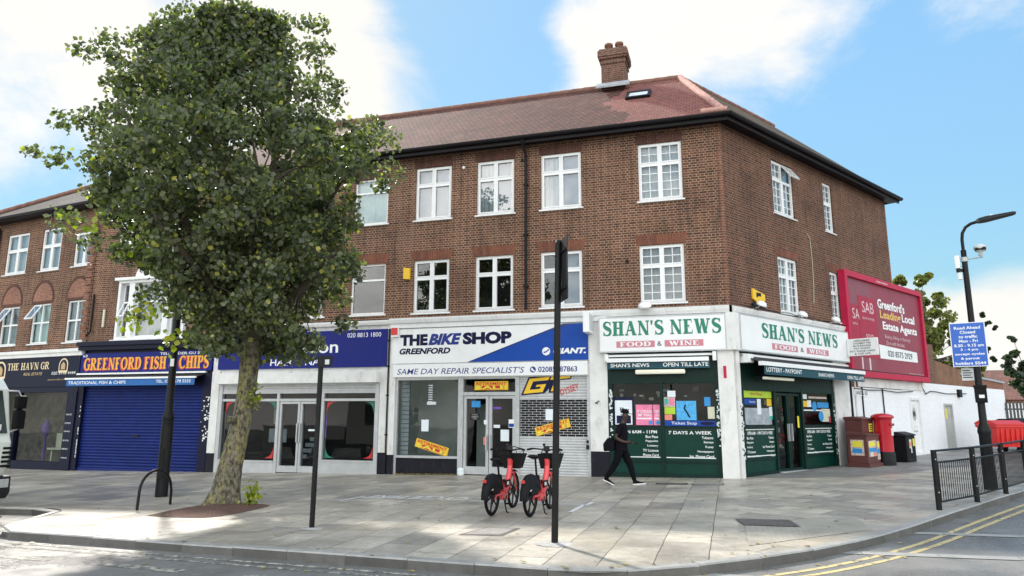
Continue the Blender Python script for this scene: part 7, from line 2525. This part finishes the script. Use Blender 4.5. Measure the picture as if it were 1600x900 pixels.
def make_bike(x, y, ang, label, sh=.93):
    """x forward from the rear wheel contact, y to the left, z up"""
    F = at(x, y, ang); z = G(x, y)
    S = thing('hire_bicycle', label, 'bicycle', F, group='coral hire bicycles parked on the pavement')
    Rw, WBs = .335, 1.10

    def wheel(cx, name, steer=0):
        T_ = Matrix.Translation((cx, 0, 0)) @ Matrix.Rotation(steer, 4, 'Z') @ Matrix.Translation((-cx, 0, 0))
        c = (cx, 0, z + Rw)
        mb = MB(); mb.T = T_
        mb.lathe([(.035, -.05), (.045, -.02), (.045, .02), (.035, .05)], 16, c, axis='y')
        for k in range(6):
            a = 2 * pi * k / 6 + .3
            mb.tube([(cx + .03 * cos(a), 0, c[2] + .03 * sin(a)), (cx + (Rw - .04) * cos(a), 0, c[2] + (Rw - .04) * sin(a))], [.020, .013], 6)
        mb.torus(c, Rw - .045, .016, (0, 1, 0), 40, 8)
        w_ = set_mesh(mb, name, 'plastic_grey', S, z)
        mb = MB(); mb.T = T_
        mb.torus(c, Rw - .022, .027, (0, 1, 0), 44, 10)
        set_mesh(mb, 'tyre', 'rubber', w_, z)
        return T_
    wheel(0, 'wheel'); ST = .04
    TS_ = wheel(WBs, 'wheel', ST)
    # frame: fat step-through beam, head tube, seat tube, chain stay
    mb = MB()
    mb.tube([(.44, 0, z + .40), (.62, 0, z + .36), (.78, 0, z + .48), (.90, 0, z + .72), (.94, 0, z + .90)], [.07, .068, .06, .052, .045], 12)
    mb.tube([(.93, 0, z + .66), (.885, 0, z + .93)], .040, 12)
    mb.tube([(.44, 0, z + .42), (.38, 0, z + .60)], [.06, .045], 12)
    for s in (-1, 1):
        mb.tube([(.46, s * .045, z + .34), (.22, s * .065, z + .33), (0, s * .07, z + Rw)], [.030, .024, .018], 8)
    mb.box(.30, .58, -.085, .085, z + .235, z + .34)
    fr = set_mesh(mb, 'frame', 'coral', S, z)
    mb = MB(); mb.box(.55, .80, -.058, -.040, z + .44, z + .56); mb.box(.55, .80, .040, .058, z + .44, z + .56); mb.build('frame_panel', 'plastic_black', fr, off=(0, 0, z))
    mb = MB(); mb.box(.66, .70, .0585, .061, z + .47, z + .53); mb.box(.60, .64, .0585, .061, z + .47, z + .53); mb.box(.66, .70, -.061, -.0585, z + .47, z + .53); mb.build('frame_mark', 'white_text', fr, off=(0, 0, z))
    # front fork and mudguard
    mb = MB(); mb.T = TS_
    for s in (-1, 1): mb.tube([(.94, s * .05, z + .66), (1.03, s * .06, z + .50), (WBs, s * .06, z + Rw)], [.020, .018, .014], 8)
    mb.box(.90, .98, -.07, .07, z + .65, z + .69)
    set_mesh(mb, 'fork', 'coral', S, z)

    def guard(cx, a0, a1, w_, T_=None, name='mudguard', drop=0):
        mb = MB(); mb.T = T_
        vs, fs = [], []
        n = 16
        for i in range(n + 1):
            a = a0 + (a1 - a0) * i / n
            for (rr, yy) in ((Rw + .035, -w_), (Rw + .05, 0), (Rw + .035, w_), (Rw + .01 - drop * sin(pi * i / n), w_ * 1.02), (Rw + .01 - drop * sin(pi * i / n), -w_ * 1.02)):
                vs.append((cx + rr * cos(a), yy, z + Rw + rr * sin(a)))
        for i in range(n):
            for k in range(5):
                if k == 3: continue
                fs.append((i * 5 + k, i * 5 + (k + 1) % 5, i * 5 + 5 + (k + 1) % 5, i * 5 + 5 + k))
        mb.add(vs, fs, 0, True)
        return set_mesh(mb, name, 'plastic_black', S, z)
    guard(WBs, 1.0, 2.3, .04, TS_)
    # rear skirt guard over half of the wheel
    g = guard(0, .35, 3.25, .06, None, 'mudguard', .20)
    mb = MB()
    for s in (-.048, .048):
        pts = [(0 + (Rw + .03) * cos(a), z + Rw + (Rw + .03) * sin(a)) for a in np.linspace(.3, 2.55, 12)] + [(-.10, z + Rw + .06), (.0, z + Rw - .02), (.22, z + Rw + .0)]
        mb.prism(pts, s - .005, s + .005)
    set_mesh(mb, 'wheel_skirt', 'plastic_black', S, z)
    mb = MB(); mb.box(-.20, -.06, .0535, .056, z + .50, z + .55); mb.box(-.18, -.08, .0535, .056, z + .44, z + .47); mb.box(-.20, -.06, -.056, -.0535, z + .50, z + .55); mb.box(-.18, -.08, -.056, -.0535, z + .44, z + .47); set_mesh(mb, 'skirt_lettering', 'white_text', S, z)
    mb = MB(); mb.box(-.20, .02, .0535, .0555, z + .56, z + .60); mb.box(-.20, .02, -.0555, -.0535, z + .56, z + .60); set_mesh(mb, 'skirt_stripe', 'coral', S, z)
    mb = MB(); mb.box(-.372, -.342, -.030, .030, z + .585, z + .635); set_mesh(mb, 'tail_light', 'red', S, z)
    # battery / seat tube, saddle
    mb = MB(); mb.tube([(.40, 0, z + .42), (.325, 0, z + .66)], [.065, .055], 10); mb.tube([(.335, 0, z + .62), (.262, 0, z + sh - .02)], .019, 10); set_mesh(mb, 'seat_post', 'plastic_black', S, z)
    mb = MB()
    prof = [(.09, .0, .008), (.075, .05, .022), (.0, .085, .03), (-.09, .115, .03), (-.14, .12, .02), (-.165, .06, .008)]
    vs, fs = [], []
    for (dx, hw_, h) in [(.155, .018, .012), (.10, .030, .024), (.02, .045, .028), (-.05, .090, .032), (-.11, .118, .034), (-.145, .085, .02)]:
        for k in range(8):
            a = 2 * pi * k / 8
            vs.append((.265 + dx, hw_ * cos(a), z + sh + h * sin(a) + (.02 if dx < -.08 else 0)))
    for i in range(5):
        for k in range(8): fs.append((i * 8 + k, i * 8 + (k + 1) % 8, i * 8 + 8 + (k + 1) % 8, i * 8 + 8 + k))
    fs += [tuple(range(8)), tuple(range(40, 48))]
    mb.add(vs, fs, 0, True); set_mesh(mb, 'saddle', 'plastic_black', S, z)
    # handlebar with stem, grips and levers
    mb = MB(); mb.T = TS_
    mb.tube([(.89, 0, z + .90), (.865, 0, z + 1.06)], [.03, .026], 10)
    bar = [(.74, -.31, z + 1.10), (.80, -.24, z + 1.115), (.87, -.12, z + 1.10), (.885, 0, z + 1.07), (.87, .12, z + 1.10), (.80, .24, z + 1.115), (.74, .31, z + 1.10)]
    mb.tube(bar, .014, 8)
    hb = set_mesh(mb, 'handlebar', 'plastic_black', S, z)
    for s in (-1, 1):
        mb = MB(); mb.T = TS_; mb.tube([(.72, s * .335, z + 1.095), (.785, s * .255, z + 1.113)], .019, 8); set_mesh(mb, 'grip', 'rubber', hb, z)
        mb = MB(); mb.T = TS_; mb.tube([(.82, s * .22, z + 1.11), (.84, s * .26, z + 1.10), (.80, s * .33, z + 1.085)], .008, 6); set_mesh(mb, 'brake_lever', 'steel', hb, z)
    mb = MB(); mb.T = TS_; mb.box(.84, .90, -.05, .05, z + 1.09, z + 1.16); mb.lathe([(.02, z + 1.16), (.03, z + 1.19), (.01, z + 1.21)], 10, (.87, .05, 0)); set_mesh(mb, 'control_unit', 'plastic_grey', hb, z)
    for s in (-1,):
        mb = MB(); mb.T = TS_; mb.tube([(.87, s * .1, z + 1.10), (.99, s * .10, z + 1.06), (1.0, s * .06, z + .92), (.93, s * .03, z + .78)], .006, 6); set_mesh(mb, 'brake_cable', 'rubber', hb, z)
    # basket: tapered open tray with a rim
    mb = MB(); mb.T = TS_
    lo_, hi_ = (.97, 1.23, .15, z + .74), (.95, 1.33, .21, z + 1.01)
    V = []
    for (x0, x1, w_, zz) in (lo_, hi_):
        V += [(x0, -w_, zz), (x1, -w_, zz), (x1, w_, zz), (x0, w_, zz)]
    for (x0, x1, w_, zz) in ((.985, 1.215, .135, z + .76), (.965, 1.315, .195, z + 1.01)):
        V += [(x0, -w_, zz), (x1, -w_, zz), (x1, w_, zz), (x0, w_, zz)]
    fs = [(0, 1, 2, 3), (8, 9, 10, 11)]
    for k in range(4):
        k2 = (k + 1) % 4
        fs += [(k, k2, 4 + k2, 4 + k), (8 + k, 8 + k2, 12 + k2, 12 + k), (4 + k, 4 + k2, 12 + k2, 12 + k)]
    mb.add(V, fs)
    bk = set_mesh(mb, 'basket', 'plastic_black', S, z)
    mb = MB(); mb.T = TS_; mb.tube([(1.16, -.19, z + 1.01), (1.16, -.16, z + 1.10), (1.16, 0, z + 1.14), (1.16, .16, z + 1.10), (1.16, .19, z + 1.01)], .009, 8); set_mesh(mb, 'basket_hoop', 'plastic_black', bk, z)
    mb = MB(); mb.T = TS_; mb.box(1.21, 1.24, -.03, .03, z + .73, z + .78); set_mesh(mb, 'headlight', 'white_text', S, z)
    # crank, pedals, double leg stand
    mb = MB(); mb.lathe([(.055, -.075), (.055, .075)], 16, (.50, 0, z + .29), axis='y')
    for s, a in ((1, .9), (-1, .9 + pi)):
        e = (.50 + .16 * cos(a), s * .10, z + .29 + .16 * sin(a))
        mb.tube([(.50, s * .085, z + .29), e], .012, 6)
    cr = set_mesh(mb, 'crank', 'plastic_black', S, z)
    for s, a in ((1, .9), (-1, .9 + pi)):
        e = (.50 + .16 * cos(a), s * .10, z + .29 + .16 * sin(a))
        mb = MB(); mb.box(e[0] - .045, e[0] + .045, -(e[1] + s * .06) - .045, -(e[1] + s * .06) + .045, e[2] - .012, e[2] + .012); set_mesh(mb, 'pedal', 'rubber', cr, z)
    for s in (-1, 1):
        mb = MB(); mb.tube([(.36, s * .05, z + .29), (.34, s * .10, z + .24), (.31, s * .16, z + .03), (.35, s * .18, z + .012)], .012, 8); set_mesh(mb, 'stand_leg', 'black', S, z)
    return S


make_bike(-.34, 12.80, rad(70), 'coral hire bicycle nearer the shop doors with its saddle set low')
make_bike(.33, 12.58, rad(68.5), 'coral hire bicycle partly behind the tall post with its saddle raised', .985)


# ================================================================== PERSON
def skin_mesh(name, verts, edges, radii, mats, root=0, sub=2, smooth_it=True):
    me = bpy.data.meshes.new(name)
    me.from_pydata(verts, edges, [])
    ob = bpy.data.objects.new(name, me)
    COL.objects.link(ob)
    md = ob.modifiers.new('skin', 'SKIN')
    md.use_smooth_shade = True
    md.branch_smoothing = .4
    lay = me.skin_vertices[0].data if me.skin_vertices else None
    if lay is None:
        bpy.context.view_layer.objects.active = ob
        me.skin_vertices.new() if hasattr(me.skin_vertices, 'new') else None
        lay = me.skin_vertices[0].data
    for i, q in enumerate(radii):
        lay[i].radius = (q, q) if isinstance(q, (int, float)) else q
        lay[i].use_root = (i == root)
    ms = ob.modifiers.new('sub', 'SUBSURF')
    ms.levels = ms.render_levels = sub
    dg = bpy.context.evaluated_depsgraph_get()
    dg.update()
    m2 = bpy.data.meshes.new_from_object(ob.evaluated_get(dg))
    bpy.data.objects.remove(ob)
    m2.name = name
    m2.materials.clear()
    for m in mats: m2.materials.append(MT[m])
    for p_ in m2.polygons: p_.use_smooth = True
    return m2


PXY = (2.72, 17.80)
FP = at(PXY[0], PXY[1], AA)
zp = G(*PXY)
S = thing('person', 'man in black cap, tee and jeans striding past the newsagent with his hand held out', 'person', FP)
# local: x forward, y away from the viewer (his left), z up
V, E_, Rr = [], [], []


def addv(p_, r_, parent=None):
    V.append(p_); Rr.append(r_)
    if parent is not None: E_.append((parent, len(V) - 1))
    return len(V) - 1


pel = addv((.0, 0, .93), (.125, .15))
sp1 = addv((.02, 0, 1.10), (.115, .140), pel)
sp2 = addv((.04, 0, 1.27), (.125, .165), sp1)
chest = addv((.045, 0, 1.40), (.115, .165), sp2)
neck = addv((.085, 0, 1.51), .058, chest)
hd0 = addv((.115, 0, 1.58), (.075, .068), neck)
hd1 = addv((.135, 0, 1.66), (.098, .078), hd0)
hd2 = addv((.125, 0, 1.74), (.088, .074), hd1)
hd3 = addv((.115, 0, 1.79), (.045, .04), hd2)


def limb(start, pts):
    k = start
    for p_, r_ in pts: k = addv(p_, r_, k)
    return k


# near (right) leg trails, far (left) leg leads
limb(pel, [((-.02, -.09, .84), .125), ((-.07, -.10, .64), .108), ((-.13, -.10, .50), .088), ((-.25, -.10, .32), .076), ((-.37, -.10, .15), .056), ((-.385, -.10, .105), .045), ((-.31, -.10, .050), .040), ((-.235, -.10, .030), .030)])
limb(pel, [((.04, .09, .84), .125), ((.12, .09, .66), .108), ((.20, .09, .50), .088), ((.25, .09, .31), .076), ((.30, .09, .12), .056), ((.31, .09, .085), .045), ((.39, .09, .055), .042), ((.46, .09, .045), .030)])


def arm(s, pts, hand_dir):
    k = addv((.04, s * .17, 1.425), .070, chest)
    k = limb(k, pts)
    base = Vector(V[k])
    hd = Vector(hand_dir).normalized()
    palm = base + hd * .07
    k2 = addv(tuple(palm), (.034, .024), k)
    side = Vector((0, 0, 1)).cross(hd).normalized()
    for i, (o_, l_) in enumerate(((-.030, .062), (-.010, .075), (.010, .072), (.030, .055))):
        a = addv(tuple(palm + side * o_ + hd * .035), .0095, k2)
        b = addv(tuple(palm + side * o_ * 1.1 + hd * (.035 + l_ * .5) + Vector((0, 0, -.008))), .009, a)
        addv(tuple(palm + side * o_ * 1.1 + hd * (.030 + l_ * .9) + Vector((0, 0, -.028))), .008, b)
    t0 = addv(tuple(base + hd * .03 + Vector((0, 0, .028)) + side * .01 * s), .011, k)
    addv(tuple(base + hd * .075 + Vector((0, 0, .045))), .009, t0)


arm(-1, [((-.03, -.20, 1.29), .056), ((-.09, -.215, 1.14), .047), ((.04, -.205, 1.06), .041), ((.15, -.19, 1.035), .033), ((.20, -.18, 1.03), .026)], (.95, .1, .05))
arm(1, [((.02, .20, 1.29), .056), ((.02, .21, 1.13), .047), ((.13, .20, 1.02), .041), ((.22, .18, 1.00), .033), ((.26, .17, .99), .026)], (.9, -.3, .1))
me = skin_mesh('body', V, E_, Rr, ['skin', 'tee', 'jeans'], 0, 2)
for p_ in me.polygons:
    c = p_.center
    if abs(c.y) > .165 and .95 < c.z < 1.24 or c.z > 1.49 or (c.x > .10 and .95 < c.z < 1.12 and abs(c.y) > .12): p_.material_index = 0
    elif c.z > .90: p_.material_index = 1
    else: p_.material_index = 2
bd = bpy.data.objects.new('body', me); COL.objects.link(bd); bd.parent = S
# clothes hang loose: tee hem and sleeves as separate shells
def cloth(name, m, rings):
    """rings: (centre, rx, ry, z) stacked"""
    mb = MB(); n = 20; vs, fs = [], []
    for (cx_, cy_, z_, rx, ry) in rings:
        for k in range(n):
            a = 2 * pi * k / n
            vs.append((cx_ + rx * cos(a) * (1 + .03 * sin(3 * a + z_ * 9)), cy_ + ry * sin(a), z_ + .008 * sin(4 * a)))
    for i in range(len(rings) - 1):
        for k in range(n): fs.append((i * n + k, i * n + (k + 1) % n, (i + 1) * n + (k + 1) % n, (i + 1) * n + k))
    mb.add(vs, fs, 0, True)
    o = mb.build(name, m, S, off=(0, 0, 0))
    return o


cloth('tee_shirt', 'tee', [(.0, 0, .82, .160, .185), (.0, 0, .93, .162, .186), (.015, 0, 1.05, .150, .175), (.035, 0, 1.22, .150, .180), (.045, 0, 1.36, .138, .188), (.05, 0, 1.44, .105, .165), (.075, 0, 1.49, .065, .075)])
for s, q in ((-1, [((.04, -.175, 1.435), .078), ((-.01, -.20, 1.32), .074), ((-.045, -.212, 1.235), .070)]), (1, [((.04, .175, 1.435), .078), ((.03, .20, 1.32), .074), ((.02, .212, 1.235), .070)])):
    mb = MB(); mb.tube([a for a, b in q], [b for a, b in q], 14); mb.build('sleeve', 'tee', S, off=(0, 0, 0))
# head details and cap
mb = MB()
mb.lathe([(.005, .10), (.05, .096), (.085, .07), (.103, .03), (.106, -.01)], 20, (0, 0, 0))
mb2 = MB(); mb2.T = Matrix.Translation((.122, 0, 1.745)) @ Matrix.Rotation(rad(6), 4, 'Y') @ Matrix.Diagonal((1.02, .82, 1, 1)); mb2.add(mb.v, mb.f, 0, True)
pts = [(.07, -.075), (.20, -.06), (.235, 0), (.20, .06), (.07, .075)]
mb2.T = Matrix.Translation((.122, 0, 1.745)) @ Matrix.Rotation(rad(9), 4, 'Y')
mb2.add([(a, b, -.008) for a, b in pts] + [(a, b, .004) for a, b in pts], [(0, 1, 2, 3, 4), (9, 8, 7, 6, 5)] + [(i, (i + 1) % 5, (i + 1) % 5 + 5, i + 5) for i in range(5)])
mb2.build('cap', 'bag', S, off=(0, 0, 0))
mb = MB()
mb.lathe([(.004, .022), (.012, .012), (.017, 0), (.012, -.016), (.003, -.022)], 10, (.222, 0, 1.655)); mb.lathe([(.003, .008), (.02, .004), (.022, -.002), (.003, -.010)], 10, (.212, 0, 1.605))
for s in (-1, 1): mb.lathe([(.004, .03), (.018, .02), (.02, -.01), (.006, -.03)], 8, (.12, s * .078, 1.665))
mb.build('face_features', 'skin', S, off=(0, 0, 0))
mb = MB()
for s in (-1, 1): mb.lathe([(.003, .006), (.009, 0), (.003, -.006)], 8, (.212, s * .032, 1.685))
mb.build('eyes', 'black', S, off=(0, 0, 0))
# trainers
for (x, y, z_, pitch) in ((-.375, -.10, .075, .42), (.335, .09, .0, -.10)):
    T_ = Matrix.Translation((x, y, z_)) @ Matrix.Rotation(pitch, 4, 'Y')
    mb = MB(); mb.T = T_
    sec = [(-.06, .035, .085), (.0, .045, .095), (.08, .046, .075), (.15, .048, .06), (.21, .036, .05), (.235, .015, .04)]
    vs, fs = [], []
    for (dx, hw_, h) in sec:
        for (a, b) in ((-1, .022), (1, .022), (.95, h * .7), (.4, h), (-.4, h), (-.95, h * .7)): vs.append((dx, a * hw_, b))
    for i in range(5):
        for k in range(6): fs.append((i * 6 + k, i * 6 + (k + 1) % 6, i * 6 + 6 + (k + 1) % 6, i * 6 + 6 + k))
    fs += [(0, 1, 2, 3, 4, 5), tuple(range(30, 36))]
    mb.add(vs, fs, 0, True); sh_ = mb.build('shoe', 'bag', S, off=(0, 0, 0))
    mb = MB(); mb.T = T_
    outl = [(-.075, -.03), (-.06, -.042), (.08, -.05), (.17, -.053), (.235, -.03), (.25, 0), (.235, .03), (.17, .053), (.08, .05), (-.06, .042), (-.075, .03)]
    n = len(outl)
    mb.add([(a, b, .0) for a, b in outl] + [(a, b, .028) for a, b in outl], [tuple(range(n)), tuple(range(2 * n - 1, n - 1, -1))] + [(i, (i + 1) % n, (i + 1) % n + n, i + n) for i in range(n)])
    mb.build('sole', 'sole', sh_, off=(0, 0, 0))
Bq = thing('shoulder_bag', 'dark bag slung low behind the walking man', 'bag', FP, -.25, .05, zp + .80)
mb = MB()
bv = [(-.40, .80), (-.14, .82), (-.12, 1.02), (-.17, 1.14), (-.30, 1.13), (-.42, .98)]
mb.prism(bv, -.05, .20)
mb.build('pouch', 'bag', Bq, off=(-.25, -.05, .80), bevel=.04)
mb = MB(); mb.tube([(-.20, -.16, 1.12), (-.06, -.185, 1.30), (.06, -.13, 1.47)], .014, 6); mb.build('strap', 'bag', Bq, off=(-.25, -.05, .80))
Pq = thing('phone', 'small dark phone in the walking man\'s outstretched hand', 'phone', FP, .31, .17, zp + 1.03)
mb = MB(); mb.T = Matrix.Rotation(-.3, 4, 'Y'); mb.box(-.06, .06, -.035, .035, .012, .021); mb.build('case', 'black', Pq, off=(0, 0, 0), bevel=.003)


# ================================================================== LORRY at the picture edge
LAY = rad(-16)
LP = (-11.0, 13.89)
F0 = at(LP[0], LP[1], LAY); z = G(*LP) - .12
S = thing('lorry', 'white lorry cab with black twin mirrors parked in the lay by', 'lorry', F0)
zo = OFF[S.name].z
# local x forward (towards the viewer's right), d outwards to the road
mb = MB()
side = [(-2.1, z + .75), (.05, z + .72), (.16, z + .95), (.20, z + 1.45), (.13, z + 1.62), (-.05, z + 2.55), (-.25, z + 2.78), (-2.1, z + 2.85)]
mb.prism(side, -1.2, 1.2); cab = mb.build('cab', 'lorry_white', S, bevel=.05)
mb = MB(); mb.quad((.135, 1.10, z + 1.64), (.135, -1.10, z + 1.64), (-.045, -1.02, z + 2.52), (-.045, 1.02, z + 2.52)); mb.T = None
ws = MB(); ws.add([(v[0] + .03, v[1], v[2]) for v in mb.v], mb.f); ws.build('windscreen', 'screen_dark', S, fix=False)
for a in (1.215, -1.225): MB().prism([(-1.2, z + 1.62), (-.02, z + 1.62), (-.18, z + 2.5), (-1.2, z + 2.5)], a, a + .01).build('side_window', 'screen_dark', S)
mb = MB(); mb.prism([(-.5, z + .32), (.22, z + .32), (.30, z + .45), (.28, z + .78), (-.5, z + .78)], -1.22, 1.22); bp_ = mb.build('bumper', 'plastic_grey', S, bevel=.04)
for s in (-.95, .95):
    mb = MB(); mb.box(.27, .315, s - .2, s + .2, z + .55, z + .72); mb.build('headlight', 'steel_lt', bp_, bevel=.01)
mb = MB()
for k in range(5): mb.box(.20, .225, -.8, .8, z + .95 + k * .09, z + 1.0 + k * .09)
mb.build('grille', 'plastic_black', S)
for s in (-1, 1):
    mb = MB()
    for k in range(5): mb.box(.08, .20, s * 1.12 - .09, s * 1.12 + .09, z + .95 + k * .09, z + 1.0 + k * .09)
    mb.build('side_vent', 'plastic_black', S)
    mb = MB(); mb.box(.02, .14, s * 1.38 - .11, s * 1.38 + .11, z + 1.72, z + 2.12); mb.box(.02, .14, s * 1.38 - .11, s * 1.38 + .11, z + 2.15, z + 2.42); mr_ = mb.build('mirror', 'plastic_black', S, bevel=.03)
    mb = MB(); mb.tube([(-.05, -s * 1.15, z + 2.52), (.07, -s * 1.31, z + 2.52), (.08, -s * 1.38, z + 2.4)], .018, 6); mb.tube([(.1, -s * 1.18, z + 1.66), (.08, -s * 1.38, z + 1.72)], .018, 6); mb.build('mirror_arm', 'steel_lt', mr_)
    for x in (-.95, -4.6):
        mb = MB(); mb.lathe([(.30, -.14), (.46, -.12), (.48, 0), (.46, .12), (.30, .14)], 24, (x, s * 1.0, z + .48), axis='y'); wh = mb.build('wheel', 'rubber', S)
        mb = MB(); mb.lathe([(.05, -.15), (.28, -.13), (.28, .13), (.05, .15)], 18, (x, s * 1.0, z + .48), axis='y'); mb.build('rim', 'steel', wh)
mb = MB(); mb.box(-6.6, -2.2, -1.25, 1.25, z + .95, z + 1.55); mb.build('flat_bed', 'lorry_white', S, bevel=.03)
mb = MB(); mb.box(-6.5, -.2, -.5, .5, z + .55, z + .95); mb.build('chassis', 'plastic_black', S)
mb = MB(); mb.box(.162, .168, -.95, -.75, z + 1.70, z + 1.82); mb.build('permit', 'white_text', S)

for o in bpy.data.objects:
    if o.type == 'MESH' and o.data: o.data.name = o.name
